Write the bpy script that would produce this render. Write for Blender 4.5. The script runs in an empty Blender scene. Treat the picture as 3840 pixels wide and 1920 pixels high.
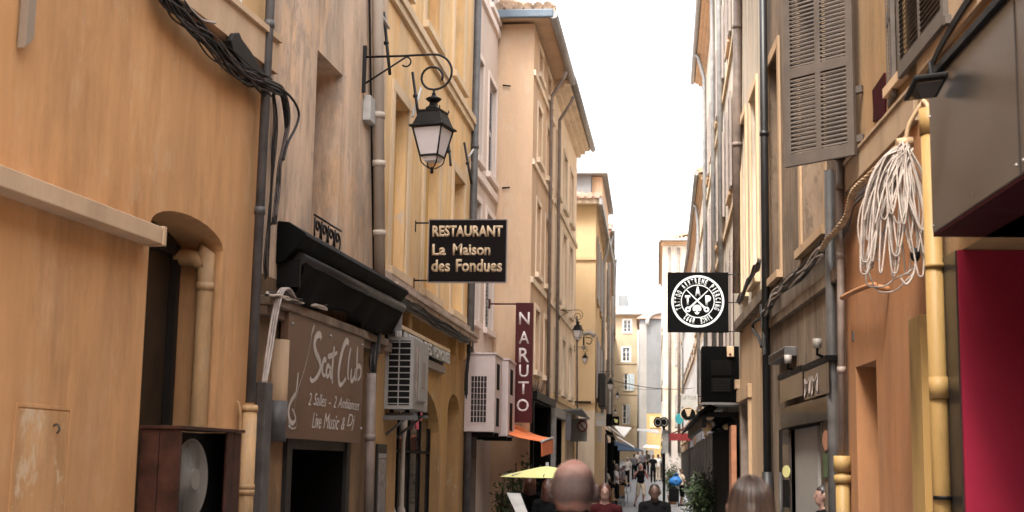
import bpy, bmesh, math, random
from mathutils import Vector, Matrix, noise
random.seed(7)
SC = bpy.context.scene
COL = SC.collection
TMP = bpy.data.scenes.new('tmp_workbench')
def evaluated(o):
    """mesh of an object with its modifiers, worked out in a small scene of its own"""
    TMP.collection.objects.link(o); vl = TMP.view_layers[0]; vl.update(); me = bpy.data.meshes.new_from_object(o.evaluated_get(vl.depsgraph)); bpy.data.objects.remove(o); return me
# ------------------------------------------------------------------ camera
# calibrated from the vanishing points of the photograph (pixels of the 3840 x 1920 original)
FPX, CX, CY = 5146.0, 1920.0, 960.0
CAMZ = 1.63
UPc = Vector((572.0, -33860.0, FPX)).normalized()          # world up, in camera axes (x right, y down, z forward)
FWc = Vector((530.0, (572*530 + FPX*FPX)/33860.0, FPX)).normalized()
FWc = (FWc - UPc*FWc.dot(UPc)).normalized()
RTc = FWc.cross(UPc).normalized()
def c2w(v): return Vector((RTc.dot(v), FWc.dot(v), UPc.dot(v)))
CAM = Vector((0, 0, CAMZ))
cd = bpy.data.cameras.new('camera'); cam = bpy.data.objects.new('camera', cd); COL.objects.link(cam)
R = Matrix((c2w(Vector((1,0,0))), c2w(Vector((0,-1,0))), c2w(Vector((0,0,-1))))).transposed()
cam.matrix_world = Matrix.Translation(CAM) @ R.to_4x4()
cd.sensor_width = 36.0; cd.lens = FPX/3840*36; cd.clip_start = 0.05; cd.clip_end = 2000
cd.dof.use_dof = True; cd.dof.focus_distance = 16.5; cd.dof.aperture_fstop = 3.2
SC.camera = cam
# ------------------------------------------------------------------ light
SUN_EL, SUN_AZ = 58.0, 22.0        # azimuth: light travels towards +X turned SUN_AZ from +Y
w = bpy.data.worlds.new('World'); SC.world = w; w.use_nodes = True
nt = w.node_tree; bg = nt.nodes['Background']
sky = nt.nodes.new('ShaderNodeTexSky'); sky.sky_type = 'NISHITA'; sky.sun_disc = False
sky.sun_elevation = math.radians(SUN_EL); sky.sun_rotation = math.radians(SUN_AZ+180)
sky.air_density = 1.0; sky.dust_density = 4.0; sky.ozone_density = 1.0
hs = nt.nodes.new('ShaderNodeHueSaturation'); hs.inputs['Saturation'].default_value = 0.28
# thin high cloud: soft white veils
tc = nt.nodes.new('ShaderNodeTexCoord'); nz = nt.nodes.new('ShaderNodeTexNoise')
nz.inputs['Scale'].default_value = 2.2; nz.inputs['Detail'].default_value = 5
cr = nt.nodes.new('ShaderNodeMapRange'); cr.inputs['From Min'].default_value = 0.35; cr.inputs['From Max'].default_value = 0.7
mx = nt.nodes.new('ShaderNodeMix'); mx.data_type = 'RGBA'; mx.blend_type = 'ADD'
mx.inputs['B'].default_value = (1.3, 1.28, 1.25, 1)
nt.links.new(tc.outputs['Generated'], nz.inputs['Vector']); nt.links.new(nz.outputs['Fac'], cr.inputs['Value'])
nt.links.new(cr.outputs['Result'], mx.inputs['Factor'])
nt.links.new(sky.outputs['Color'], hs.inputs['Color']); nt.links.new(hs.outputs['Color'], mx.inputs['A'])
nt.links.new(mx.outputs['Result'], bg.inputs['Color'])
bg.inputs['Strength'].default_value = 0.15
sd = bpy.data.lights.new('sun', 'SUN'); so = bpy.data.objects.new('sun', sd); COL.objects.link(so)
sd.energy = 1.1; sd.angle = math.radians(11); sd.color = (1.0, 0.93, 0.82)
az, el = math.radians(SUN_AZ), math.radians(SUN_EL)
sdir = Vector((math.sin(az)*math.cos(el), math.cos(az)*math.cos(el), -math.sin(el)))
so.rotation_euler = sdir.to_track_quat('-Z', 'Y').to_euler(); so.location = (-20, -10, 40)
SC.view_settings.view_transform = 'Standard'; SC.view_settings.look = 'None'
SC.view_settings.exposure = 2.26; SC.view_settings.gamma = 1.0; SC.view_settings.use_curve_mapping = False
SC.cycles.max_bounces = 8; SC.cycles.diffuse_bounces = 3
# ------------------------------------------------------------------ geometry helpers
def ray(px, py): return c2w(Vector((px-CX, py-CY, FPX)))
def at_Y(px, py, Y):
    d = ray(px, py); return CAM + d*(Y/d.y)
def at_X(px, py, X):
    d = ray(px, py); return CAM + d*(X/d.x)
class Wall:
    def __init__(s, x0, y0, x1, y1):
        s.p0 = Vector((x0, y0, 0)); d = Vector((x1-x0, y1-y0, 0)); s.L = d.length; s.t = d.normalized()
        n = Vector((s.t.y, -s.t.x, 0))
        # outward = towards the middle of the street
        m = s.p0 + d/2
        if (Vector((0, m.y, 0)) - m).dot(n) < 0: n = -n
        s.n = n; s.x0, s.y0, s.x1, s.y1 = x0, y0, x1, y1
    def P(s, u, z, o=0): return s.p0 + s.t*u + s.n*o + Vector((0, 0, z))
    def hit(s, px, py, o=0):
        d = ray(px, py); k = ((s.p0 + s.n*o) - CAM).dot(s.n)/d.dot(s.n); p = CAM + d*k
        return (p-s.p0).dot(s.t), p.z
    def u(s, px, o=0, py=1745): return s.hit(px, py, o)[0]
    def box(s, bm, u0, u1, z0, z1, o0, o1):
        obox(bm, s.P(u0, z0, o0), s.t*(u1-u0), s.n*(o1-o0), Vector((0, 0, z1-z0)))
    def poly(s, bm, pts, o0, o1):
        prism(bm, [s.P(u, z, o0) for u, z in pts], s.n*(o1-o0))
def face(bm, pts, mi=0):
    try:
        f = bm.faces.new([bm.verts.new(p) for p in pts]); f.material_index = mi; return f
    except ValueError: return None
def obox(bm, o, a, b, c):
    v = [bm.verts.new(o + a*i + b*j + c*k) for k in (0, 1) for j in (0, 1) for i in (0, 1)]
    for q in ((0,1,3,2), (4,5,7,6), (0,1,5,4), (2,3,7,6), (0,2,6,4), (1,3,7,5)): bm.faces.new([v[i] for i in q])
def bx(bm, x0, x1, y0, y1, z0, z1): obox(bm, Vector((x0, y0, z0)), Vector((x1-x0, 0, 0)), Vector((0, y1-y0, 0)), Vector((0, 0, z1-z0)))
def prism(bm, pts, ext):
    a = [bm.verts.new(p) for p in pts]; b = [bm.verts.new(Vector(p)+ext) for p in pts]; n = len(pts)
    bm.faces.new(a); bm.faces.new(b)
    for i in range(n): bm.faces.new((a[i], a[(i+1) % n], b[(i+1) % n], b[i]))
def tube(bm, pts, r, n=8, caps=True, sq=1.0):
    pts = [Vector(p) for p in pts]; rr = r if isinstance(r, (list, tuple)) else [r]*len(pts)
    rings = []; ref = None
    for i, p in enumerate(pts):
        d = (pts[min(i+1, len(pts)-1)] - pts[max(i-1, 0)])
        if d.length < 1e-9: d = Vector((0, 0, 1))
        d.normalize()
        if ref is None: ref = Vector((0, 0, 1)) if abs(d.z) < .9 else Vector((1, 0, 0))
        a = (ref - d*ref.dot(d)); a.normalize(); b = d.cross(a); ref = a
        rings.append([bm.verts.new(p + (a*math.cos(2*math.pi*k/n) + b*math.sin(2*math.pi*k/n)*sq)*rr[i]) for k in range(n)])
    for i in range(len(rings)-1):
        for k in range(n): 
            f = bm.faces.new((rings[i][k], rings[i][(k+1) % n], rings[i+1][(k+1) % n], rings[i+1][k])); f.smooth = True
    if caps: bm.faces.new(rings[0]); bm.faces.new(rings[-1])
def curve(pts, n=6):
    """Catmull-Rom through the points"""
    pts = [Vector(p) for p in pts]; out = []
    for i in range(len(pts)-1):
        p0 = pts[max(i-1, 0)]; p1 = pts[i]; p2 = pts[i+1]; p3 = pts[min(i+2, len(pts)-1)]
        for k in range(n):
            t = k/n
            out.append(0.5*((2*p1) + (p2-p0)*t + (2*p0-5*p1+4*p2-p3)*t*t + (3*p1-p0-3*p2+p3)*t**3))
    out.append(pts[-1]); return out
def sphere(bm, c, r, seg=12, rings=8, sc=(1, 1, 1), rot=None):
    m = Matrix.Translation(c) @ (rot or Matrix.Identity(4)) @ Matrix.Diagonal((r*sc[0], r*sc[1], r*sc[2], 1))
    top = bm.verts.new(m @ Vector((0, 0, 1))); bot = bm.verts.new(m @ Vector((0, 0, -1)))
    rg = [[bm.verts.new(m @ Vector((math.sin(math.pi*j/rings)*math.cos(2*math.pi*k/seg), math.sin(math.pi*j/rings)*math.sin(2*math.pi*k/seg), math.cos(math.pi*j/rings)))) for k in range(seg)] for j in range(1, rings)]
    for k in range(seg):
        n = (k+1) % seg; fs = [bm.faces.new((top, rg[0][k], rg[0][n])), bm.faces.new((bot, rg[-1][n], rg[-1][k]))]
        for j in range(rings-2): fs.append(bm.faces.new((rg[j][k], rg[j+1][k], rg[j+1][n], rg[j][n])))
        for f in fs: f.smooth = True
def lathe(bm, prof, c, n=16, sx=1, sy=1, ph=0, smooth=True):
    rings = [[bm.verts.new(Vector((c[0]+r*sx*math.cos(2*math.pi*k/n+ph), c[1]+r*sy*math.sin(2*math.pi*k/n+ph), c[2]+z))) for k in range(n)] for r, z in prof]
    for i in range(len(rings)-1):
        for k in range(n):
            f = bm.faces.new((rings[i][k], rings[i][(k+1) % n], rings[i+1][(k+1) % n], rings[i+1][k])); f.smooth = smooth
    if prof[0][0] > 1e-4: bm.faces.new(rings[0])
    if prof[-1][0] > 1e-4: bm.faces.new(rings[-1])
def obj(name, bm, m, parent=None, bevel=0, recalc=True):
    if recalc: bmesh.ops.recalc_face_normals(bm, faces=bm.faces)
    me = bpy.data.meshes.new(name); bm.to_mesh(me); bm.free()
    for x in (m if isinstance(m, (list, tuple)) else [m]): me.materials.append(x)
    # origin to the middle of the piece's foot
    if me.vertices:
        xs = [v.co.x for v in me.vertices]; ys = [v.co.y for v in me.vertices]; zs = [v.co.z for v in me.vertices]
        c = Vector(((min(xs)+max(xs))/2, (min(ys)+max(ys))/2, min(zs)))
    else: c = Vector()
    me.transform(Matrix.Translation(-c))
    o = bpy.data.objects.new(name, me); COL.objects.link(o); o.location = c
    if parent is not None:
        o.parent = parent; o.location = c - wloc(parent)
    if bevel:
        b = o.modifiers.new('bevel', 'BEVEL'); b.width = bevel; b.segments = 2; b.limit_method = 'ANGLE'
    return o
def wloc(o):
    v = Vector(o.location)
    while o.parent is not None: o = o.parent; v += o.location
    return v
def tag(o, label, cat=None, group=None, kind=None):
    if label: o['label'] = label
    if cat: o['category'] = cat
    if group: o['group'] = group
    if kind: o['kind'] = kind
    return o
def thing(name, label, cat, loc=(0, 0, 0), group=None):
    o = bpy.data.objects.new(name, None); COL.objects.link(o); o.location = loc; o.empty_display_size = .2
    return tag(o, label, cat, group)
def NB(): return bmesh.new()
def copy_tree(o, parent=None):
    c = o.copy(); COL.objects.link(c)
    if parent is not None: c.parent = parent
    for ch in list(o.children): copy_tree(ch, c)
    return c
# ------------------------------------------------------------------ materials
def srgb(r, g, b): return tuple(((x/255/12.92) if x/255 <= .04045 else ((x/255+.055)/1.055)**2.4) for x in (r, g, b)) + (1,)
MATS = {}
def soft(c, g=.84, b=.84):
    """pigment with the red bounce of the lane taken out"""
    r = max(c[0], 1e-4); return (c[0], min(r, r*(max(c[1], 1e-4)/r)**g) if c[1] < r else c[1], min(r, r*(max(c[2], 1e-4)/r)**b) if c[2] < r else c[2])
SOFT = ('painted_pipe', 'shutter', 'ac_', 'brown_cable', 'ochre_painted', 'skin', 'white_cable', 'sign_print', 'letter_gold', 'steel')
def mat(name, col, rough=.6, metal=0, var=.12, scale=6, bump=.0, spec=.4, bscale=40, alpha=None, trans=0, emit=0):
    m = bpy.data.materials.new(name); m.use_nodes = True; n = m.node_tree; b = n.nodes['Principled BSDF']
    if name.startswith(SOFT): col = soft(col, .82, .75)
    c = tuple(col[:3])+(1,)
    g = n.nodes.new('ShaderNodeNewGeometry')
    if var:
        t = n.nodes.new('ShaderNodeTexNoise'); t.inputs['Scale'].default_value = scale; t.inputs['Detail'].default_value = 6
        n.links.new(g.outputs['Position'], t.inputs['Vector'])
        r = n.nodes.new('ShaderNodeValToRGB'); r.color_ramp.elements[0].position = .3; r.color_ramp.elements[1].position = .7
        r.color_ramp.elements[0].color = tuple(x*(1-var) for x in c[:3])+(1,); r.color_ramp.elements[1].color = tuple(min(1, x*(1+var)) for x in c[:3])+(1,)
        n.links.new(t.outputs['Fac'], r.inputs['Fac']); n.links.new(r.outputs['Color'], b.inputs['Base Color'])
        rr = n.nodes.new('ShaderNodeMapRange'); rr.inputs['To Min'].default_value = max(0, rough-.1); rr.inputs['To Max'].default_value = min(1, rough+.12)
        n.links.new(t.outputs['Fac'], rr.inputs['Value']); n.links.new(rr.outputs['Result'], b.inputs['Roughness'])
    else:
        b.inputs['Base Color'].default_value = c; b.inputs['Roughness'].default_value = rough
    if bump:
        t2 = n.nodes.new('ShaderNodeTexNoise'); t2.inputs['Scale'].default_value = bscale; t2.inputs['Detail'].default_value = 4
        n.links.new(g.outputs['Position'], t2.inputs['Vector'])
        bp = n.nodes.new('ShaderNodeBump'); bp.inputs['Strength'].default_value = bump; bp.inputs['Distance'].default_value = .01
        n.links.new(t2.outputs['Fac'], bp.inputs['Height']); n.links.new(bp.outputs['Normal'], b.inputs['Normal'])
    b.inputs['Metallic'].default_value = metal; b.inputs['Specular IOR Level'].default_value = spec
    if trans: b.inputs['Transmission Weight'].default_value = trans
    if alpha is not None: b.inputs['Alpha'].default_value = alpha
    MATS[name] = m; return m
def plaster(name, c1, c2, c3=None, streak=.35, patch=0.0, patchc=(.6, .5, .4), stain=.25, rough=.9, bump=.35, big=.7, pbias=.57, dim=1.05, crack=.0):
    """lime wash: two washes blended by big noise, vertical brush streaks, grey stains, worn pale patches, fine grain"""
    kk = dim; c1, c2 = [tuple(v*kk for v in soft(c)) for c in (c1, c2)]; c3 = tuple(v*kk for v in soft(c3)) if c3 else None; patchc = tuple(v*kk for v in soft(patchc))
    m = bpy.data.materials.new(name); m.use_nodes = True; n = m.node_tree; L = n.links.new; b = n.nodes['Principled BSDF']
    g = n.nodes.new('ShaderNodeNewGeometry')
    def mp(sx, sy, sz):
        v = n.nodes.new('ShaderNodeMapping'); v.inputs['Scale'].default_value = (sx, sy, sz); L(g.outputs['Position'], v.inputs['Vector']); return v.outputs['Vector']
    def ns(vec, sc, det=6, ro=.55):
        t = n.nodes.new('ShaderNodeTexNoise'); t.inputs['Scale'].default_value = sc; t.inputs['Detail'].default_value = det; t.inputs['Roughness'].default_value = ro
        L(vec, t.inputs['Vector']); return t.outputs['Fac']
    def rng(v, a, bb, c=0, d=1):
        r = n.nodes.new('ShaderNodeMapRange'); r.inputs['From Min'].default_value = a; r.inputs['From Max'].default_value = bb
        r.inputs['To Min'].default_value = c; r.inputs['To Max'].default_value = d; L(v, r.inputs['Value']); return r.outputs['Result']
    def mixc(f, A, B, mode='MIX'):
        x = n.nodes.new('ShaderNodeMix'); x.data_type = 'RGBA'; x.blend_type = mode
        if isinstance(f, float): x.inputs['Factor'].default_value = f
        else: L(f, x.inputs['Factor'])
        for k, s in (('A', A), ('B', B)):
            if isinstance(s, tuple): x.inputs[k].default_value = s[:3]+(1,)
            else: L(s, x.inputs[k])
        return x.outputs['Result']
    p1 = mp(1, 1, 1); pv = mp(1.9, 1.9, .30); pf = mp(13, 13, 1.6)
    col = mixc(rng(ns(p1, big, 8), .38, .62), c1, c2)
    if c3: col = mixc(rng(ns(mp(1.3, 1.3, .7), 1.1, 8, .7), .52, .68), col, c3)
    col = mixc(rng(ns(pv, 1.0, 7), .3, .7, 1-streak*.9, 1+streak*.3), (0, 0, 0), col) if False else mixc(1.0, col, mul_grey(n, L, rng(ns(pv, 1.0, 7, .65), .3, .7, 1-streak*.55, 1+streak*.35)), 'MULTIPLY')
    col = mixc(1.0, col, mul_grey(n, L, rng(ns(pf, 1.0, 5), .3, .7, 1-streak*.10, 1+streak*.08)), 'MULTIPLY')
    if stain:
        st = n.nodes.new('ShaderNodeMath'); st.operation = 'MULTIPLY'; L(rng(ns(mp(1.5, 1.5, .35), 1.6, 9, .7), .5, .72), st.inputs[0]); st.inputs[1].default_value = stain
        col = mixc(st.outputs[0], col, tuple(x*.35 for x in c2[:3]))
    if patch:
        pm = n.nodes.new('ShaderNodeMath'); pm.operation = 'MULTIPLY'; L(rng(ns(mp(2.2, 2.2, 1.1), 1.7, 10, .75), pbias, pbias+.06), pm.inputs[0]); pm.inputs[1].default_value = patch
        col = mixc(pm.outputs[0], col, patchc)
    if crack:
        wv = n.nodes.new('ShaderNodeVectorMath'); wv.operation = 'MULTIPLY_ADD'; wn = n.nodes.new('ShaderNodeTexNoise'); wn.inputs['Scale'].default_value = 3; wn.inputs['Detail'].default_value = 4; L(g.outputs['Position'], wn.inputs['Vector'])
        L(wn.outputs['Color'], wv.inputs[0]); wv.inputs[1].default_value = (.5, .5, .5); L(g.outputs['Position'], wv.inputs[2])
        vo = n.nodes.new('ShaderNodeTexVoronoi'); vo.feature = 'DISTANCE_TO_EDGE'; vo.inputs['Scale'].default_value = .55; L(wv.outputs[0], vo.inputs['Vector'])
        ck = n.nodes.new('ShaderNodeMath'); ck.operation = 'MULTIPLY'; L(rng(vo.outputs['Distance'], .0, .006, 1, 0), ck.inputs[0]); L(rng(ns(p1, .9, 3), .50, .60, 0, crack), ck.inputs[1])
        col = mixc(ck.outputs[0], col, tuple(x*.3 for x in c2[:3]))
        sp = n.nodes.new('ShaderNodeMath'); sp.operation = 'MULTIPLY'; L(rng(ns(mp(9, 9, 5), 1.0, 6, .8), .66, .70), sp.inputs[0]); sp.inputs[1].default_value = .45
        col = mixc(sp.outputs[0], col, tuple(min(1, x*1.25) for x in (c3 or c1)[:3]))
    L(col, b.inputs['Base Color']); b.inputs['Roughness'].default_value = rough; b.inputs['Specular IOR Level'].default_value = .2
    bp = n.nodes.new('ShaderNodeBump'); bp.inputs['Strength'].default_value = bump; bp.inputs['Distance'].default_value = .012
    a = n.nodes.new('ShaderNodeMath'); a.operation = 'ADD'; L(ns(p1, 9, 8, .7), a.inputs[0]); L(ns(mp(60, 60, 12), 1, 3), a.inputs[1])
    L(a.outputs[0], bp.inputs['Height']); L(bp.outputs['Normal'], b.inputs['Normal'])
    MATS[name] = m; return m
def mul_grey(n, L, v):
    c = n.nodes.new('ShaderNodeCombineColor')
    for k in ('Red', 'Green', 'Blue'): L(v, c.inputs[k])
    return c.outputs['Color']
M = {}
M['tan'] = plaster('plaster_tan', (.60, .285, .108), (.52, .255, .10), (.63, .33, .145), streak=.40, stain=.45, patch=.25, patchc=(.60, .40, .22), crack=.05)
M['tanup'] = plaster('plaster_ochre_upper', (.58, .36, .15), (.52, .31, .13), streak=.3, stain=.1, crack=.10)
M['stone'] = plaster('stone_band', (.56, .37, .22), (.50, .32, .18), streak=.25, stain=.15, crack=.10)
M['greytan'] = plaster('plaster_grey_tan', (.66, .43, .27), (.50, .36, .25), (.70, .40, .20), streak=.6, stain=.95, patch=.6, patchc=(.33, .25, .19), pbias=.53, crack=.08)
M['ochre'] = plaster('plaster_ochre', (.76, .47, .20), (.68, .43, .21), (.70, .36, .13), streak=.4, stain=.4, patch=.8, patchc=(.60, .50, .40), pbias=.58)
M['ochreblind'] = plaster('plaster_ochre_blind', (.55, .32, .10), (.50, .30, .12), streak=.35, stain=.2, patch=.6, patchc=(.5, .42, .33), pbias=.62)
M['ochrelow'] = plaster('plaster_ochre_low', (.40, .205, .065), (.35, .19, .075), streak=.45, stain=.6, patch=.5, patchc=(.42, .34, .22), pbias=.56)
M['trim'] = plaster('trim_cream', (.66, .47, .28), (.60, .42, .25), streak=.2, stain=.2)
M['pink'] = plaster('plaster_pink', (.68, .53, .44), (.62, .48, .39), streak=.15, stain=.15, dim=1.0)
M['pinktrim'] = plaster('plaster_pink_trim', (.76, .62, .54), (.72, .58, .50), streak=.1, stain=.05)
M['peach'] = plaster('plaster_peach', (.68, .435, .262), (.62, .40, .245), (.68, .42, .24), streak=.16, stain=.35, big=.3, dim=1.0, patch=.25, patchc=(.66, .52, .38))
M['peach2'] = plaster('plaster_peach_cream', (.80, .62, .44), (.74, .56, .39), (.76, .54, .37), streak=.3, stain=.3, dim=1.1)
M['yellow'] = plaster('plaster_yellow', (.66, .45, .23), (.62, .42, .22), streak=.12, stain=.15, dim=1.0)
M['cream'] = plaster('plaster_cream', (.70, .56, .40), (.64, .50, .36), (.60, .44, .30), streak=.3, stain=.3, dim=1.0)
M['creambright'] = plaster('plaster_cream_bright', (.70, .60, .47), (.60, .50, .38), (.60, .44, .30), streak=.5, stain=.6, dim=.95)
M['brown'] = plaster('plaster_brown', (.20, .135, .088), (.145, .10, .068), (.27, .18, .11), streak=.9, stain=.8, patch=.6, patchc=(.09, .065, .045), pbias=.54)
M['brownpale'] = plaster('plaster_brown_pale', (.46, .34, .26), (.40, .29, .22), (.36, .25, .2), streak=.3, stain=.6, patch=.7, patchc=(.24, .15, .12), pbias=.55, crack=.10)
M['brown4'] = plaster('plaster_brown_orange', (.42, .26, .14), (.36, .23, .13), streak=.5, stain=.4)
M['orange'] = plaster('plaster_orange', (.34, .125, .042), (.29, .125, .052), (.34, .14, .055), streak=.35, stain=.25, patch=.2, patchc=(.24, .12, .06))
M['yellowwash'] = plaster('plaster_yellow_wash', (.56, .34, .13), (.50, .30, .12), streak=.4, stain=.3)
M['endwall'] = plaster('plaster_end', (.44, .325, .195), (.40, .30, .185), streak=.15, stain=.3, dim=.9)
M['greywall'] = plaster('plaster_grey', (.215, .212, .208), (.19, .188, .185), streak=.15, stain=.3, dim=.9)
M['greypink'] = plaster('plaster_grey_pink', (.58, .50, .44), (.52, .45, .40), streak=.3, stain=.2, dim=0.95)
M['lowstone'] = plaster('shop_stone', (.32, .24, .17), (.25, .19, .14), streak=.3, stain=.6)
M['patchplaster'] = plaster('patch_plaster', (.58, .285, .108), (.50, .25, .10), (.62, .36, .17), streak=.5, stain=.4, patch=.7, patchc=(.70, .52, .33), pbias=.54, crack=.05)
M['black'] = mat('black_metal', (.0035, .0032, .003), .5, .0, spec=.15, bump=.1)
M['blackcloth'] = mat('black_awning_cloth', (.0055, .005, .0045), .85, bump=.3, bscale=15, spec=.08)
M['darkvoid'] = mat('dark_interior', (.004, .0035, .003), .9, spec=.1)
M['pipegrey'] = mat('painted_pipe_grey', (.085, .078, .073), .5, var=.35, bump=.1)
M['pipeblack'] = mat('painted_pipe_black', (.014, .013, .013), .45, var=.25, bump=.1)
M['pipebeige'] = plaster('painted_pipe_beige', (.50, .40, .31), (.44, .35, .27), streak=.3, stain=.6, patch=.4, patchc=(.3, .24, .19), rough=.55, bump=.1)
M['pipeochre'] = plaster('painted_pipe_ochre', (.50, .28, .12), (.44, .25, .11), streak=.25, stain=.85, patch=.6, patchc=(.34, .23, .14), rough=.55, bump=.12, dim=.95, crack=.4)
M['pipeyellow'] = plaster('painted_pipe_yellow', (.42, .235, .07), (.36, .21, .065), streak=.25, stain=.85, patch=.6, patchc=(.26, .18, .09), rough=.5, bump=.12, dim=.85)
M['pipebrown'] = mat('painted_pipe_brown', (.20, .145, .11), .5, var=.25)
M['zinc'] = mat('zinc', (.30, .29, .28), .5, metal=.4, var=.2)
M['zincblue'] = mat('zinc_gutter_blue', (.13, .165, .20), .55, metal=.1, var=.15)
M['steel'] = mat('brushed_steel', (.13, .115, .105), .30, metal=.7, var=.3, scale=1.6)
M['steeldark'] = mat('steel_post', (.05, .042, .038), .35, metal=.6, var=.3, scale=2)
M['magenta'] = mat('magenta_panel', (.24, .012, .034), .45, var=.18, scale=1.2, spec=.3)
M['darkred'] = mat('dark_red_soffit', (.03, .0015, .003), .7, spec=.1)
M['cable'] = mat('black_cable', (.008, .007, .006), .55, var=.3, spec=.3)
M['cablebrown'] = mat('brown_cable', (.065, .045, .034), .6, var=.4, scale=12)
M['cableochre'] = mat('ochre_painted_cable', (.36, .22, .10), .6, var=.3, scale=12)
M['cablewhite'] = mat('white_cable', (.32, .255, .205), .55, var=.25, scale=12)
M['white'] = mat('white_plastic', (.42, .40, .37), .45, var=.12)
M['acbody'] = mat('ac_grey_beige', (.26, .235, .205), .5, var=.1)
M['acpink'] = mat('ac_cover_pink', (.56, .43, .385), .6, var=.06)
M['signbrown'] = mat('sign_brown', (.125, .070, .044), .4, var=.18, scale=1.5, spec=.3)
M['signprint'] = mat('sign_print_pale', (.44, .38, .32), .6, var=.15)
M['signdark'] = mat('sign_dark_brown', (.0055, .0033, .003), .65, var=.1, spec=.1)
M['lettergold'] = mat('letter_gold', (.50, .34, .18), .6, var=.05)
M['signred'] = mat('sign_dark_red', (.058, .004, .005), .5, var=.1, spec=.3)
M['lettergrey'] = mat('letter_pale', (.60, .52, .50), .5, var=.05)
M['signblack'] = mat('sign_black', (.0022, .0022, .0022), .6, var=.1, spec=.08)
M['printwhite'] = mat('print_white', (.75, .80, .82), .6, var=.03)
M['wood'] = mat('red_brown_wood', (.045, .015, .009), .5, var=.5, scale=9, bump=.2)
M['fanwhite'] = mat('fan_white', (.20, .18, .155), .5, var=.15)
M['shutter'] = mat('shutter_grey', (.085, .064, .048), .6, var=.15, bump=.1)
M['shutterslat'] = mat('shutter_slat', (.075, .056, .042), .65, var=.2)
M['shutterfar'] = mat('shutter_far_grey', (.42, .40, .39), .6, var=.08)
M['shutterbrown'] = mat('shutter_far_brown', (.30, .24, .20), .6, var=.1)
M['frostglass'] = mat('milky_glass', (.66, .60, .58), .35, var=.03, spec=.5)
M['glass'] = mat('window_glass', (.035, .036, .038), .08, var=0, spec=.8)
M['shopglass'] = mat('shop_glass', (.05, .04, .035), .06, var=0, spec=.9)
M['glassbrown'] = mat('smoked_glass', (.042, .027, .016), .4, var=.25, spec=.4)
M['frame'] = mat('window_frame_white', (.72, .70, .66), .5, var=.05)
M['framedark'] = mat('frame_dark', (.018, .015, .013), .5, var=.1, spec=.3)
M['tile'] = mat('roof_tile', (.42, .29, .20), .9, var=.45, scale=5, bump=.4)
M['tilepink'] = mat('roof_tile_pink', (.52, .36, .28), .9, var=.25, scale=2, bump=.4)
M['skin'] = mat('skin', (.24, .125, .085), .5, var=.12, scale=18, spec=.4)
M['skinred'] = mat('skin_sunburnt', (.50, .20, .135), .5, var=.15, scale=18, spec=.4)
M['leaf'] = mat('leaf_green', (.055, .085, .035), .6, var=.5, scale=9)
M['corner'] = plaster('corner_stone', (.33, .30, .27), (.28, .26, .235), streak=.2, stain=.2, dim=.9)
M['ochreshade'] = plaster('plaster_ochre_shaded', (.34, .19, .08), (.28, .165, .075), (.36, .21, .10), streak=.45, stain=.4, patch=.3, patchc=(.4, .28, .16))  # darker copy of the upper ochre: shade of the right side put into the colour
M['stoneshade'] = plaster('stone_band_shaded', (.40, .26, .15), (.34, .23, .14), streak=.3, stain=.4)  # stone band darkened for the right side, its shade painted in
M['stainedwhite'] = mat('stained_white', (.26, .235, .205), .5, var=.25)
M['yellowend'] = plaster('plaster_yellow_end', (.50, .32, .12), (.46, .29, .11), streak=.12, stain=.2, dim=.9)
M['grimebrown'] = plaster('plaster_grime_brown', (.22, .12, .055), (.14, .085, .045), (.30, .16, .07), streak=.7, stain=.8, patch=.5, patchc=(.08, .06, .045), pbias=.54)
M['stem'] = mat('stem_brown', (.10, .07, .05), .8)
M['umbyellow'] = mat('parasol_yellow', (.72, .68, .28), .8, var=.05)
M['awningorange'] = mat('awning_orange', (.75, .19, .06), .8, var=.06)
M['terracotta'] = mat('terracotta', (.35, .15, .08), .8, var=.2)
M['clothblack'] = mat('cloth_black', (.005, .005, .0055), .9, bump=.3, bscale=25, spec=.1)
M['clothbeige'] = mat('cloth_beige', (.45, .36, .27), .85, bump=.2)
M['clothwhite'] = mat('cloth_white', (.62, .58, .55), .85)
M['clothred'] = mat('cloth_dark_red', (.035, .006, .007), .9, spec=.1)
M['clothgrey'] = mat('cloth_grey', (.14, .13, .14), .85)
M['blue'] = mat('bag_blue', (.02, .13, .36), .6, var=.1)
M['teal'] = mat('sign_teal', (.03, .25, .27), .5)
M['red'] = mat('sign_red', (.16, .014, .014), .5)
M['awningwhite'] = mat('awning_white', (.70, .68, .65), .8, var=.05)
M['awningblue'] = mat('parasol_blue', (.025, .05, .09), .8)
M['eye'] = mat('eye_dark', (.02, .015, .012), .2, var=0)
M['iron'] = mat('wrought_iron', (.005, .0045, .0045), .5, bump=.2, spec=.3)
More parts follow.
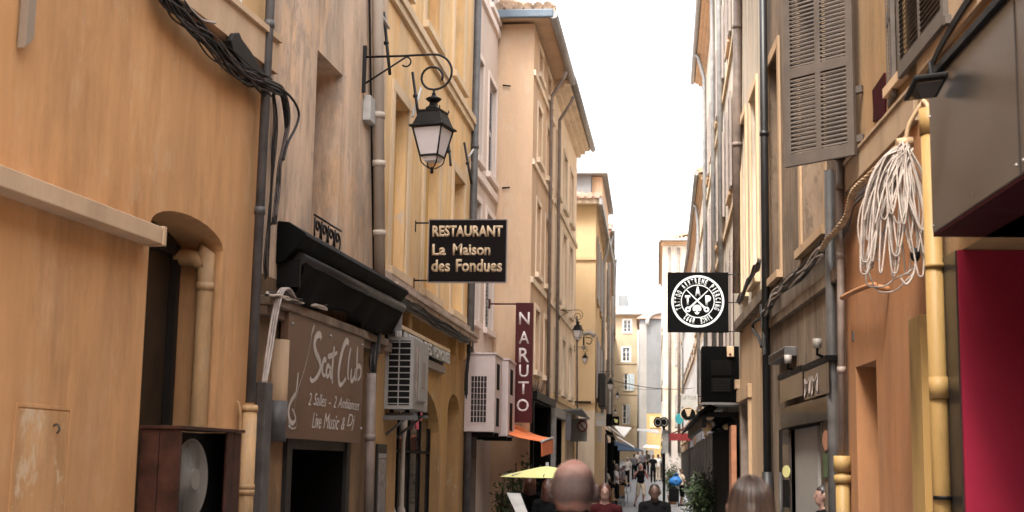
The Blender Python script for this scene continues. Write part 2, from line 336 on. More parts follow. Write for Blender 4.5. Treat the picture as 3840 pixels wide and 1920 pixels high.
# ------------------------------------------------------------------ facades
def facade(w, u0, u1, z0, z1, holes=(), back=7.0, top=True):
    """front with real openings (reveals, arched heads), end walls, back, top: one closed shell"""
    bm = NB()
    us = sorted({u0, u1} | {h['u0'] for h in holes} | {h['u1'] for h in holes})
    zs = sorted({z0, z1} | {h['z0'] for h in holes} | {h['z1'] for h in holes})
    def inside(u, z): return any(h['u0'] < u < h['u1'] and h['z0'] < z < h['z1'] for h in holes)
    for i in range(len(us)-1):
        for j in range(len(zs)-1):
            if us[i+1]-us[i] < 1e-5 or zs[j+1]-zs[j] < 1e-5: continue
            if inside((us[i]+us[i+1])/2, (zs[j]+zs[j+1])/2): continue
            face(bm, [w.P(us[i], zs[j]), w.P(us[i+1], zs[j]), w.P(us[i+1], zs[j+1]), w.P(us[i], zs[j+1])])
    for h in holes:
        a, b, c, e, d = h['u0'], h['u1'], h['z0'], h['z1'], h.get('d', .2); rise = h.get('arch', 0)
        face(bm, [w.P(a, c), w.P(b, c), w.P(b, c, -d), w.P(a, c, -d)])
        zt = e-rise
        face(bm, [w.P(a, c), w.P(a, c, -d), w.P(a, zt, -d), w.P(a, zt)])
        face(bm, [w.P(b, c), w.P(b, c, -d), w.P(b, zt, -d), w.P(b, zt)])
        if rise:
            n = 12; arc = [(a+(b-a)*(.5-.5*math.cos(math.pi*k/n)), zt+rise*math.sin(math.pi*k/n)) for k in range(n+1)]
            for k in range(n):
                (ua, za), (ub, zb) = arc[k], arc[k+1]
                f = face(bm, [w.P(ua, za), w.P(ub, zb), w.P(ub, zb, -d), w.P(ua, za, -d)])
                if f: f.smooth = False
                face(bm, [w.P(ua, za), w.P(ub, zb), w.P(ub, e), w.P(ua, e)])
        else:
            face(bm, [w.P(a, e), w.P(b, e), w.P(b, e, -d), w.P(a, e, -d)])
    face(bm, [w.P(u0, z0), w.P(u0, z0, -back), w.P(u0, z1, -back), w.P(u0, z1)])
    face(bm, [w.P(u1, z0), w.P(u1, z0, -back), w.P(u1, z1, -back), w.P(u1, z1)])
    face(bm, [w.P(u0, z0, -back), w.P(u1, z0, -back), w.P(u1, z1, -back), w.P(u0, z1, -back)])
    face(bm, [w.P(u0, z1), w.P(u1, z1), w.P(u1, z1, -back), w.P(u0, z1, -back)])
    bmesh.ops.remove_doubles(bm, verts=bm.verts, dist=1e-5)
    return bm
def hole_px(w, xl, xr, zt, zb, d=.2, arch=0, ref=None):
    """opening from the pixel columns of its two edges; zt / zb in metres"""
    a, b = sorted((w.u(xl, 0, ref or 1000), w.u(xr, 0, ref or 1000)))
    return dict(u0=a, u1=b, z0=zb, z1=zt, d=d, arch=arch)
def panel(w, h, m, parent, name='blind_panel', o=.004):
    bm = NB(); d = h['d']; w.box(bm, h['u0']-.02, h['u1']+.02, h['z0']-.02, h['z1']+.02, -d+o, -d-.05)
    return obj(name, bm, m, parent)
def liner(w, h, m, parent, th=.02, name='reveal_cover'):  # boards added over the reveals; near-black ones paint in the shade of the opening
    bm = NB(); a, b, c, e, d = h['u0'], h['u1'], h['z0'], h['z1'], h['d']
    w.box(bm, a, a+th, c, e, -d+.005, .003); w.box(bm, b-th, b, c, e, -d+.005, .003); w.box(bm, a+th, b-th, e-th, e, -d+.005, .003)
    return obj(name, bm, m, parent)
def surround(w, h, parent, m, wd=.12, o=.03, name='window_surround', sill=True):
    a, b, c, e = h['u0'], h['u1'], h['z0'], h['z1']; bm = NB()
    w.box(bm, a-wd, a, c, e, -.01, o); w.box(bm, b, b+wd, c, e, -.01, o); w.box(bm, a-wd, b+wd, e, e+wd, -.01, o+.004)
    if sill: w.box(bm, a-wd-.02, b+wd+.02, c-.09, c, -.01, o+.05)
    return obj(name, bm, m, parent)
def window(w, h, parent, mframe=None, glass=None, bars=3, mull=True, sill=True, inset=None):
    """casement set back in its opening: frame with mullion and glazing bars, pane, stone sill"""
    a, b, c, e = h['u0'], h['u1'], h['z0'], h['z1']; d = inset or h['d']*.75; t = .055; bm = NB()
    for q in ((a, a+t, c, e), (b-t, b, c, e), (a+t, b-t, c, c+t), (a+t, b-t, e-t, e)): w.box(bm, q[0], q[1], q[2], q[3], -d, -d+.05)
    m = (a+b)/2
    if mull: w.box(bm, m-.035, m+.035, c+t, e-t, -d+.002, -d+.06)
    for k in range(1, bars+1):
        z = c+(e-c)*k/(bars+1)
        if mull: w.box(bm, a+t, m-.035, z-.014, z+.014, -d+.004, -d+.04); w.box(bm, m+.035, b-t, z-.014, z+.014, -d+.004, -d+.04)
        else: w.box(bm, a+t, b-t, z-.014, z+.014, -d+.004, -d+.04)
    fr = obj('window', bm, mframe or M['frame'], parent)
    bm = NB(); w.box(bm, a+.01, b-.01, c+.01, e-.01, -d+.012, -d+.022); obj('pane', bm, glass or M['glass'], fr)
    bm = NB(); w.box(bm, a-.01, b+.01, c, e, -h['d']-.03, -h['d']+.003); obj('dark_room', bm, M['darkvoid'], fr)
    if sill: bm = NB(); w.box(bm, a-.08, b+.08, c-.07, c+.004, -d, .06); obj('sill', bm, M['stone'], fr)
    return fr
def shutter_leaf(w, ua, ub, z0, z1, parent, m=None, o0=.02, o1=.06, n=None, name='shutter'):
    """louvred leaf lying open against the wall"""
    a, b = min(ua, ub), max(ua, ub); bm = NB(); s = min(.06, (b-a)*.2)
    w.box(bm, a, a+s, z0, z1, o0, o1); w.box(bm, b-s, b, z0, z1, o0, o1)
    for z in (z0, (z0+z1)/2-.04, z1-.08): w.box(bm, a+s, b-s, z, z+.08, o0+.002, o1-.002)
    k = n or max(6, int((z1-z0)/.075))
    for i in range(k):
        z = z0+.09+(z1-z0-.18)*(i+.5)/k
        obox(bm, w.P(a+s, z-.02, o1-.006), w.t*(b-a-2*s), w.n*(-.02)+Vector((0, 0, .03)), w.n*.003+Vector((0, 0, .006)))
    return obj(name, bm, m or M['shutterfar'], parent)
def downpipe(pts, r, parent, m, name='downpipe', collars=(), n=12, label=None):
    bm = NB(); tube(bm, pts, r, n); o = obj(name, bm, m, parent)
    if label: o['label'] = label
    for c in collars:
        bm = NB(); c = Vector(c); tube(bm, [c-Vector((0, 0, .03)), c+Vector((0, 0, .03))], r*1.18, n); obj('pipe_collar', bm, m, o)
    return o
def pipe_on(w, xtop, ytop, xbot, ybot, r, parent, m, o=None, collars=(), ztop=None, zbot=None, name='downpipe', label=None):
    """straight pipe through two photo points on the wall, carried on to ztop / zbot"""
    o = r+.03 if o is None else o
    u0, z0 = w.hit(xtop, ytop, o); u1, z1 = w.hit(xbot, ybot, o)
    def at(z): return w.P(u0+(u1-u0)*(z-z0)/(z1-z0), z, o)
    pts = [at(ztop if ztop is not None else z0), at(zbot if zbot is not None else z1)]
    return downpipe(pts, r, parent, m, name, [at(w.hit(xtop, c, o)[1]) for c in collars], label=label), at
def eave(w, u0, u1, z, over, parent, mt=None, slope=.32, tiles=False, soff=None, gut=None, depth=7.0, name='roof'):
    """tiled roof plane rising from the eave, plastered soffit, half round gutter"""
    bm = NB(); th = .10
    prism(bm, [w.P(u0-.15, z+.10, over), w.P(u1+.15, z+.10, over), w.P(u1+.15, z+.10+slope*(depth/2+over), -depth/2), w.P(u0-.15, z+.10+slope*(depth/2+over), -depth/2)], Vector((0, 0, th)))
    prism(bm, [w.P(u0-.15, z+.10, -depth-over), w.P(u1+.15, z+.10, -depth-over), w.P(u1+.15, z+.10+slope*(depth/2+over), -depth/2+.01), w.P(u0-.15, z+.10+slope*(depth/2+over), -depth/2+.01)], Vector((0, 0, th)))
    # gable infill
    for uu in (u0+.02, u1-.06):
        prism(bm, [w.P(uu, z-.01, 0), w.P(uu, z-.01, -depth), w.P(uu, z+.10+slope*(depth/2+over), -depth/2)], w.t*.04)
    # rows of half round tiles running up the slope
    L = u1-u0+.3; k = int(L/.22)
    for i in range(k):
        u = u0-.15+L*(i+.5)/k
        tube(bm, [w.P(u, z+.21, over+.04), w.P(u, z+.21+slope*(depth/2+over), -depth/2)], L/k*.33, 6, caps=True)
    r = obj(name, bm, mt or M['tile'], parent)
    bm = NB()
    for k2, (oo, zz) in enumerate(((over-.02, z+.02), (over*.62, z-.06), (over*.3, z-.14))):
        w.box(bm, u0-.002*k2, u1+.002*k2, zz, zz+.075, -.01, oo)
    obj('cornice', bm, soff or M['peach'], parent)
    bm = NB(); tube(bm, [w.P(u0-.12, z+.10, over+.05), w.P(u1+.12, z+.10, over+.05)], .07, 10); obj('gutter', bm, gut or M['zinc'], parent)
    return r
def house(name, label, cat='building', group=None): return thing(name, label, cat, (0, 0, 0), group)

WL1 = Wall(-4.54, -4, -3.14, 10.64); WL2 = Wall(-3.14, 10.64, -2.95, 14.52); WL3 = Wall(-2.95, 14.52, -2.84, 20.75)
WL4 = Wall(-2.84, 20.75, -2.77, 23.55); WL5 = Wall(-2.13, 23.6, -2.04, 27.4); WL5b = Wall(-2.04, 27.4, -1.91, 33.6)
WS5 = Wall(-4.2, 23.6, -2.13, 23.6); WS5.n = Vector((0, -1, 0))
WL6 = Wall(-1.51, 35.6, -1.62, 46); WL7 = Wall(-1.60, 46, -2.1, 64); WL8 = Wall(-2.0, 64, -2.8, 88); WL9 = Wall(-2.7, 88, -3.86, 129.95)
def rx(y): return 1.4788+.0505*(17.71-y)
WR1 = Wall(rx(-4), -4, rx(9.62), 9.62); WR2 = Wall(rx(9.62), 9.62, rx(12.62), 12.62); WR3 = Wall(rx(12.62), 12.62, rx(17.71), 17.71)
WR4 = Wall(1.479, 17.71, 1.365, 22.0); WR5 = Wall(1.365, 22.0, 1.5, 40); WR6 = Wall(1.5, 40, 1.6, 54); WR7 = Wall(1.65, 54, 1.65, 82); WR8 = Wall(.56, 84, .62, 104)
# ------------------------------------------------------------------ ground
bm = NB(); bx(bm, -300, 300, -300, 600, -.4, -.008); g = obj('ground', bm, plaster('ground_earth', (.25, .21, .16), (.2, .17, .13), streak=0), None); g['kind'] = 'structure'
def paving_mat():
    m = bpy.data.materials.new('street_paving'); m.use_nodes = True; n = m.node_tree; L = n.links.new; b = n.nodes['Principled BSDF']
    g = n.nodes.new('ShaderNodeNewGeometry'); br = n.nodes.new('ShaderNodeTexBrick'); br.inputs['Scale'].default_value = 1
    br.inputs['Brick Width'].default_value = .6; br.inputs['Row Height'].default_value = .3; br.inputs['Mortar Size'].default_value = .008
    br.inputs['Color1'].default_value = (.29, .29, .30, 1); br.inputs['Color2'].default_value = (.23, .23, .245, 1); br.inputs['Mortar'].default_value = (.10, .10, .10, 1)
    L(g.outputs['Position'], br.inputs['Vector']); t = n.nodes.new('ShaderNodeTexNoise'); t.inputs['Scale'].default_value = .8; t.inputs['Detail'].default_value = 8
    L(g.outputs['Position'], t.inputs['Vector']); x = n.nodes.new('ShaderNodeMix'); x.data_type = 'RGBA'; x.blend_type = 'MULTIPLY'; x.inputs['Factor'].default_value = .5
    L(br.outputs['Color'], x.inputs['A']); L(t.outputs['Color'], x.inputs['B']); L(x.outputs['Result'], b.inputs['Base Color']); b.inputs['Roughness'].default_value = .65
    bp = n.nodes.new('ShaderNodeBump'); bp.inputs['Strength'].default_value = .4; bp.inputs['Distance'].default_value = .01; L(br.outputs['Fac'], bp.inputs['Height']); bp.invert = True
    L(bp.outputs['Normal'], b.inputs['Normal']); return m
bm = NB()
prism(bm, [Vector((-4.8, -8, -.1)), Vector((-4.8, -8, 0)), Vector((-4.8, 62, 0)), Vector((-4.8, 140, 2.5)), Vector((-4.8, 140, -.1))], Vector((8.0, 0, 0))); g = obj('street_pavement', bm, paving_mat(), None); g['kind'] = 'structure'
# ------------------------------------------------------------------ LEFT 1: tan house with arched alcove
H1 = house('house', 'tan plastered house front at the left edge with an arched alcove')
Z1 = 15.0
uA, uB = WL1.u(512, 0, 1745), WL1.u(835, 0, 1000)
zt = WL1.hit(660, 786, 0)[1]
zap = zt; zsp = WL1.hit(846, 946, 0)[1]
alc = dict(u0=uA, u1=uB, z0=.0, z1=zap, d=.36, arch=zap-zsp)
# string course height from the photo line (734,0)-(998,246)
zb1 = WL1.hit(985, 234, .08)[1]; zb2 = zb1+.26
up = dict(u0=WL1.u(795, 0, 30)-.0, u1=WL1.u(878, 0, 30), z0=WL1.hit(878, 62, 0)[1], z1=zb2+1.9, d=.12)
up['u0'] = up['u1']-1.0
fb = facade(WL1, 0, WL1.L, 0, zb1+.05, [alc], 9)
obj('wall', fb, M['tan'], H1)
fb = facade(WL1, 0, WL1.L, zb1+.05, Z1, [up], 9); obj('upper_wall', fb, M['tanup'], H1)
bm = NB(); WL1.box(bm, 0, WL1.L-.0, zb1, zb2, -.01, .08); WL1.box(bm, 0, WL1.L-.005, zb2, zb2+.05, -.01, .11); obj('string_course', bm, M['stone'], H1)
window(WL1, up, H1); surround(WL1, up, H1, M['frame'], .10, .02)
# alcove back: smoked glazed window with a dark frame
ug = WL1.u(690, -.30, 1500)
bm = NB(); WL1.box(bm, uA-.02, uB+.02, 0, zap+.02, -.355, -.42); obj('alcove_back', bm, M['glassbrown'], H1)
bm = NB(); WL1.box(bm, uB-.16, uB-.10, 0, zsp+.03, -.35, -.29); WL1.box(bm, uA, uB-.16, zsp-.05, zsp+.03, -.345, -.30); WL1.box(bm, uA+.35, uA+.40, 0, zsp-.05, -.345, -.31); obj('alcove_frame', bm, M['framedark'], H1)
bm = NB(); WL1.box(bm, uB-.1, uB+.01, 0, zsp+.03, -.35, -.335); obj('alcove_jamb', bm, M['orange'], H1)
# rounded ochre duct in the alcove mouth
bm = NB(); ud, _ = WL1.hit(757, 1300, -.10)
a0 = WL1.P(ud, 0, -.10); zd = WL1.hit(757, 985, -.10)[1]
tube(bm, curve([a0, WL1.P(ud, zd-.12, -.10), WL1.P(ud-.005, zd-.03, -.12), WL1.P(ud-.02, zd+.04, -.19), WL1.P(ud-.03, zd+.05, -.33)], 5), .062, 16); obj('duct', bm, M['pipeochre'], H1)
bm = NB(); tube(bm, [WL1.P(ud, zd-.20, -.10), WL1.P(ud, zd-.14, -.10)], .068, 16); obj('duct_collar', bm, M['pipeochre'], H1)
# long painted trunking box across the wall, stopping at the alcove
T = thing('cable_trunking', 'long tan painted metal box running across the tan wall to the alcove', 'trunking')
e_u, e_z = WL1.hit(611, 850, .15); z_top = WL1.hit(300, 731, .15)[1]; z_bot = WL1.hit(300, 805, .15)[1]
bm = NB(); WL1.box(bm, 0, e_u, z_bot, z_top, 0.002, .15); obj('trunking_box', bm, M['stone'], T, .006)
bm = NB(); WL1.box(bm, e_u+.006, e_u+.05, z_bot-.008, z_top+.008, 0.002, .158); obj('end_cap', bm, M['stone'], T, .006)
# repaired patch low on the wall, with its hook
bm = NB(); pu0, pz = WL1.hit(68, 1530, 0); pu1, _ = WL1.hit(258, 1530, 0)
WL1.box(bm, pu0, pu1, .3, pz, -.02, .006); p = obj('repair_patch', bm, M['patchplaster'], H1, .004); p['label'] = 'worn rectangular plaster patch'
bm = NB()
for q in ((pu0-.03, pu0-.006, .3, pz+.03), (pu1+.006, pu1+.03, .3, pz+.03), (pu0-.006, pu1+.006, pz+.006, pz+.03)): WL1.box(bm, q[0], q[1], q[2], q[3], -.02, .008)
obj('patch_rim', bm, M['tan'], H1, .003)
hu, hz = WL1.hit(197, 1598, .0); bm = NB(); tube(bm, curve([WL1.P(hu, hz, 0), WL1.P(hu, hz+.01, .03), WL1.P(hu, hz-.02, .045), WL1.P(hu, hz-.04, .03)], 4), .007, 6); obj('hook', bm, M['cablebrown'], H1)
# end of a grey wooden batten hanging from above
bu0, bz = WL1.hit(88, 178, .05); bu1, _ = WL1.hit(120, 178, .05); bm = NB()
WL1.poly(bm, [(bu0, bz), (bu1-.01, bz+.06), (bu1, bz+.09), (bu1, 7.5), (bu0, 7.5)], .01, .06); t = obj('batten', bm, M['lowstone'], None, .004); tag(t, 'greyish wooden batten end fixed high on the tan wall, top left', 'batten')
# grey downpipe at the joint with the next house, over a fatter ochre pipe
gp, at = pipe_on(WL1, 1014, 0, 938, 1510, .038, None, M['pipegrey'], o=.09, collars=(95, 810), ztop=9.5)
tag(gp, 'dark grey downpipe crossing the cable bundle at the corner of the tan house', 'downpipe')
oz = WL1.hit(932, 1518, .09)[1]; bm = NB(); b0 = at(oz); tube(bm, [b0+Vector((0, 0, .0)), Vector((b0.x+.0, b0.y-.0, 0))], .058, 14)
for dz in (.03, .62, .66): tube(bm, [Vector((b0.x, b0.y, oz-dz-.02)), Vector((b0.x, b0.y, oz-dz+.02))], .064, 14)
tag(obj('downpipe', bm, M['pipeochre'], None), 'fat ochre pipe below the dark grey downpipe, beside the fan crate', 'downpipe')
bm = NB(); c1 = WL1.hit(899, 1515, .05); tube(bm, curve([WL1.P(c1[0], c1[1]+.02, .03), WL1.P(c1[0]+.015, c1[1]-.06, .05), WL1.P(c1[0]+.03, c1[1]-.3, .05), WL1.P(c1[0]-.0, .3, .05)], 6), .012, 8)
tag(obj('conduit', bm, M['pipeochre'], None), 'thin ochre conduit beside the fat ochre pipe', 'conduit')
cu, cz = WL2.hit(985, 1430, .06); cu = max(cu, .02); bm = NB(); WL2.box(bm, cu, cu+.16, 0, cz, .002, .09); tag(obj('cable_casing', bm, M['pipegrey'], None, .01), 'flat dark grey cable casing left of the brown club sign', 'casing')
# ------------------------------------------------------------------ condenser fan in a wooden crate
F = thing('fan_crate', 'red brown wooden crate hiding a fan unit on the tan wall', 'crate')
fe = .285; u0 = WL1.u(521, 0, 1740); u1 = WL1.u(901, fe, 1740); zt = WL1.hit(663, 1597, fe)[1]; zb = zt-.98
n = 3
for k, (a, b) in enumerate(((.0, .13), (.135, fe-.001))):
    bm = NB(); WL1.box(bm, u0, u0+.02, zb, zt-.02, a, b); obj('plank', bm, M['wood'], F, .003)
uf0, uf1 = WL1.u(663, fe, 1740), WL1.u(668, fe, 1740)
L_ = u1-u0
for a, b in ((.76*L_, .87*L_), (.875*L_, L_-.001)):
    bm = NB(); WL1.box(bm, u0+a, u0+b, zb, zt-.02, fe-.02, fe); obj('plank', bm, M['wood'], F, .003)
bm = NB(); WL1.box(bm, u1-.02, u1, zb, zt-.02, 0, fe-.022); obj('plank', bm, M['wood'], F, .003)
bm = NB(); WL1.box(bm, u0-.02, u1+.02, zt-.018, zt+.004, 0, fe+.02); obj('lid', bm, M['wood'], F, .003)
bm = NB(); WL1.box(bm, u0+.03, u1-.03, zb+.02, zt-.03, .004, .17); obj('unit_body', bm, M['black'], F, .004)
fc_u, fc_z = WL1.hit(697, 1798, .235)
r = .265; fc_u = u0+.305; bm = NB()
for q in range(22):
    rr = .06+(r-.06)*q/21
    pts = [WL1.P(fc_u+rr*math.cos(a), fc_z+rr*math.sin(a), .225+.03*(1-(rr/r)**2)) for a in [2*math.pi*k/40 for k in range(41)]]
    tube(bm, pts, .0032 if q < 21 else .007, 4, False)
for q in range(36):
    a = 2*math.pi*q/36; tube(bm, [WL1.P(fc_u+rr*math.cos(a+(.5-rr)*.5), fc_z+rr*math.sin(a+(.5-rr)*.5), .223+.03*(1-(rr/r)**2)) for rr in (.06, .12, .18, .24, r)], .002, 4, False)
gr = obj('fan_guard', bm, M['fanwhite'], F)
bm = NB(); pts = [WL1.P(fc_u+.07*math.cos(a), fc_z+.07*math.sin(a), .25) for a in [2*math.pi*k/24 for k in range(24)]]; prism(bm, pts, WL1.n*.012); obj('fan_hub', bm, M['fanwhite'], F)
for b in range(3):
    bm = NB(); a0 = b*2.094+.5; pa = []
    inner = [(.05, a0), (.25, a0-.1), (.27, a0+.55), (.25, a0+1.25), (.12, a0+1.15), (.05, a0+.9)]
    prism(bm, [WL1.P(fc_u+q*math.cos(t), fc_z+q*math.sin(t), .195+.02*(t-a0)) for q, t in inner], WL1.n*.006); obj('fan_blade', bm, M['acbody'], F)
# ------------------------------------------------------------------ LEFT 2: grey tan club house
H2 = house('house', 'grey tan rendered house with a tall blind window above the brown club sign')
Z2 = 15.0
n_t = WL2.hit(1281, 279, 0)[1]; n_b = WL2.hit(1281, 930, 0)[1]-.15
nich = hole_px(WL2, 1183, 1281, n_t, n_b, .45, ref=400)
dz = WL2.hit(1100, 1640, 0)[1]
door = dict(u0=WL2.u(1078, 0, 1740), u1=WL2.u(1285, 0, 1740), z0=0, z1=dz+.02, d=.6)
zsplit = WL2.hit(1100, 1075, 0)[1]
obj('wall', facade(WL2, 0, WL2.L, zsplit, Z2, [nich], 9), M['greytan'], H2)
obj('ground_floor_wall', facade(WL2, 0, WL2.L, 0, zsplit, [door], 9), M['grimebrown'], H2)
panel(WL2, nich, M['tan'], H2)
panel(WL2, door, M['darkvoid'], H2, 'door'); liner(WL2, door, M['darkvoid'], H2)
bm = NB(); WL2.box(bm, door['u0']-.14, door['u0'], 0, dz, -.01, .04); WL2.box(bm, door['u1'], door['u1']+.12, 0, dz, -.01, .04); WL2.box(bm, door['u0'], door['u1'], dz-.1, dz+.04, -.01, .02); obj('door_frame', bm, M['framedark'], H2)
bm = NB(); WL2.box(bm, door['u0']+.05, door['u1']-.05, .9, .94, -.57, -.55); WL2.box(bm, (door['u0']+door['u1'])/2-.02, (door['u0']+door['u1'])/2+.02, 0, dz-.1, -.58, -.54); obj('door_rail', bm, M['framedark'], H2)
# ochre plinth colour of the ground floor + beige half column
bm = NB(); WL2.box(bm, 0.002, WL2.L-.002, 0, WL2.hit(1100, 1110, 0)[1], .0, .012)
bmesh.ops.delete(bm, geom=[], context='VERTS')
bm.free()
lu, lz0 = WL2.hit(1036, 1655, .04); _, lz1 = WL2.hit(1036, 1270, .04)
bm = NB(); a = WL2.P(lu, lz0, .03); tube(bm, [a, WL2.P(lu, lz1, .03)], .085, 18); obj('half_column', bm, M['brown4'], H2)
bm = NB(); tube(bm, [a, WL2.P(lu, lz0+.33, .03)], .088, 18); obj('half_column_base', bm, M['pipegrey'], H2)
# stone lintel ledge
s0 = WL2.hit(1020, 1118, .12); s1 = WL2.hit(1360, 1222, .12)
zl = (s0[1]+s1[1])/2
bm = NB(); WL2.box(bm, .0, WL2.L+.0, zl-.08, zl-.0, -.01, .12); WL2.box(bm, 0.01, WL2.L-.01, zl-.16, zl-.08, -.01, .07); obj('stone_ledge', bm, M['brown'], H2, .01)
# balconette of wrought iron scrolls across the blind window
B = thing('iron_balconette', 'small black scrollwork balconette at the foot of the blind window', 'railing')
bu0, bu1 = nich['u0'], nich['u1']+.03; bz1 = WL2.hit(1190, 812, .03)[1]; bz0 = bz1-.42
bm = NB(); tube(bm, [WL2.P(bu0, bz1, .03), WL2.P(bu1, bz1, .03)], .011, 6); tube(bm, [WL2.P(bu0, bz1-.2, .03), WL2.P(bu1, bz1-.2, .03)], .009, 6); obj('rail', bm, M['iron'], B)
k = 4
for i in range(k):
    c = bu0+(bu1-bu0)*(i+.5)/k; w_ = (bu1-bu0)/k*.42; bm = NB()
    for s in (-1, 1):
        pts = [WL2.P(c+s*w_*math.exp(-t*.28)*math.cos(t), bz1-.1+.09*math.exp(-t*.28)*math.sin(t), .03) for t in [j*.42 for j in range(-2, 16)]]
        tube(bm, pts, .008, 5)
    tube(bm, [WL2.P(c-w_, bz1-.02, .03), WL2.P(c-w_, bz1-.2, .03)], .008, 5)
    obj('scroll', bm, M['iron'], B)
for i in range(3):
    c = bu0+(bu1-bu0)*(.2, .55, .92)[i]; bm = NB()
    pts = [WL2.P(c, bz1-.2, .03), WL2.P(c+.05, bz1-.27, .04), WL2.P(c-.02, bz1-.34, .03), WL2.P(c+.03, bz0, .01)]; tube(bm, curve(pts, 5), .012, 5)
    tube(bm, curve([WL2.P(c-.05, bz1-.2, .03), WL2.P(c, bz1-.30, .05), WL2.P(c+.06, bz1-.2, .03)], 5), .009, 5); obj('bracket', bm, M['iron'], B)
# black boxed awning, rolled up
A = thing('awning', 'black rolled awning with a sloping hood above the brown club sign', 'awning')
au0 = WL2.hit(1038, 843, 0)[0]; au1 = WL2.L+.28
za = WL2.hit(1141, 871, .24)[1]
sec = [(0, za+.10), (.10, za+.09), (.24, za), (.26, za-.03), (.07, za-.24), (0, za-.26)]
bm = NB(); prism(bm, [WL2.P(au0, z, o+.004) for o, z in sec], WL2.t*(au1-au0)); obj('hood', bm, M['signblack'], A, .006)
bm = NB(); tube(bm, [WL2.P(au0+.12, za-.20, .17), WL2.P(au1-.03, za-.20, .19)], .055, 12); obj('roller', bm, M['pipeblack'], A)  # lighter black than the hood: the roll's highlight is put into the colour
bm = NB(); NU, NV = 52, 8; gv = [[bm.verts.new(WL2.P(au0+.14+(au1-.05-au0-.14)*i/NU, za-.20-.33*j/NV-.045*math.sin(math.pi*i/NU*3.2+.5)*(j/NV), .215+.030*math.sin(i*.55+j*.5+math.sin(i*.21)*2)*j/NV-.09*j/NV)) for j in range(NV+1)] for i in range(NU+1)]
for i in range(NU):
    for j in range(NV): bm.faces.new((gv[i][j], gv[i+1][j], gv[i+1][j+1], gv[i][j+1])).smooth = True
v = obj('valance', bm, M['blackcloth'], A); s = v.modifiers.new('thickness', 'SOLIDIFY'); s.thickness = .004
for uu in (au0+.05, au1-.06):
    bm = NB(); WL2.box(bm, uu, uu+.03, za-.45, za-.22, 0, .2); obj('arm_bracket', bm, M['zinc'] if uu > au0+.1 else M['black'], A)
# brown sign board with hand painted print
S = thing('club_sign', 'brown sign board with pale handwritten club name and saxophone', 'sign')
so_ = .10
q1 = WL2.hit(1082, 1165, so_); q2 = WL2.hit(1367, 1256, so_); q3 = WL2.hit(1068, 1650, so_); q4 = WL2.hit(1351, 1656, so_)
su0, su1 = (q1[0]+q3[0])/2, (q2[0]+q4[0])/2; sz1 = (q1[1]+q2[1])/2; sz0 = (q3[1]+q4[1])/2
bm = NB(); WL2.box(bm, su0, su1, sz0, sz1, .03, so_); obj('board', bm, M['signbrown'], S, .004)
def bil(cx, cy):
    """crop coordinates on the board -> wall (u, z), by the board's own corners"""
    px, py = 900+cx/1.263, 900+cy/1.263
    return WL2.hit(px, py, so_)
def ribbon(bm, pts, w0, w1=None, o=so_+.002, seg=5, wall=WL2):
    P2 = [Vector((a, b, 0)) for a, b in pts]; c = curve(P2, seg); n = len(c); L = []; Rr = []
    for i, p in enumerate(c):
        d = (c[min(i+1, n-1)]-c[max(i-1, 0)]).normalized(); s = Vector((-d.y, d.x, 0)); t = i/(n-1)
        ww = (w0+((w1 if w1 is not None else w0)-w0)*t)*(.55+.45*math.sin(math.pi*min(1, .15+t)))*.5
        L.append(wall.P(p.x+s.x*ww, p.y+s.y*ww, o)); Rr.append(wall.P(p.x-s.x*ww, p.y-s.y*ww, o))
    for i in range(n-1):
        f = face(bm, [L[i], L[i+1], Rr[i+1], Rr[i]])
strokes = [
 ('S', [[(384,468),(378,448),(362,455),(352,490),(358,530),(376,570),(380,610),(362,650),(340,668),(331,650)]], .036),
 ('c', [[(408,572),(398,566),(390,590),(389,625),(397,642),(408,636)]], .028),
 ('a', [[(424,600),(414,596),(408,620),(411,645),(420,640),(427,600)], [(428,596),(427,640),(432,655)]], .026),
 ('t', [[(446,505),(440,560),(435,630),(436,680)], [(415,552),(440,545),(460,532)]], .028),
 ('C', [[(514,492),(504,478),(488,510),(474,570),(466,630),(470,682),(484,680),(500,655)]], .036),
 ('l', [[(524,510),(514,570),(510,640),(514,662)]], .024),
 ('u', [[(528,610),(524,655),(531,668),(541,640),(544,608)], [(545,606),(543,655),(548,664)]], .024),
 ('b', [[(556,505),(553,580),(551,665)], [(552,610),(562,596),(572,610),(569,645),(556,665)]], .026)]
for ch, ss, wd in strokes:
    bm = NB()
    for st in ss: ribbon(bm, [bil(*p) for p in st], wd*1.9)
    x = obj('painted_letter', bm, M['signprint'], S, recalc=False)
bm = NB()
ribbon(bm, [bil(*p) for p in [(352,402),(340,440),(336,470)]], .03, .02)
ribbon(bm, [bil(*p) for p in [(336,470),(318,560),(296,640),(276,700),(262,760),(254,820)]], .010)
ribbon(bm, [bil(*p) for p in [(275,628),(270,680),(262,730),(244,770)]], .035, .02)
ribbon(bm, [bil(*p) for p in [(262,730),(238,770),(229,810),(234,850),(248,868),(262,850),(256,820),(246,800)]], .055, .035)
ribbon(bm, [bil(*p) for p in [(228,860),(240,890),(262,888),(268,860)]], .014)
obj('painted_saxophone', bm, M['signprint'], S, recalc=False)
FONTM = {}
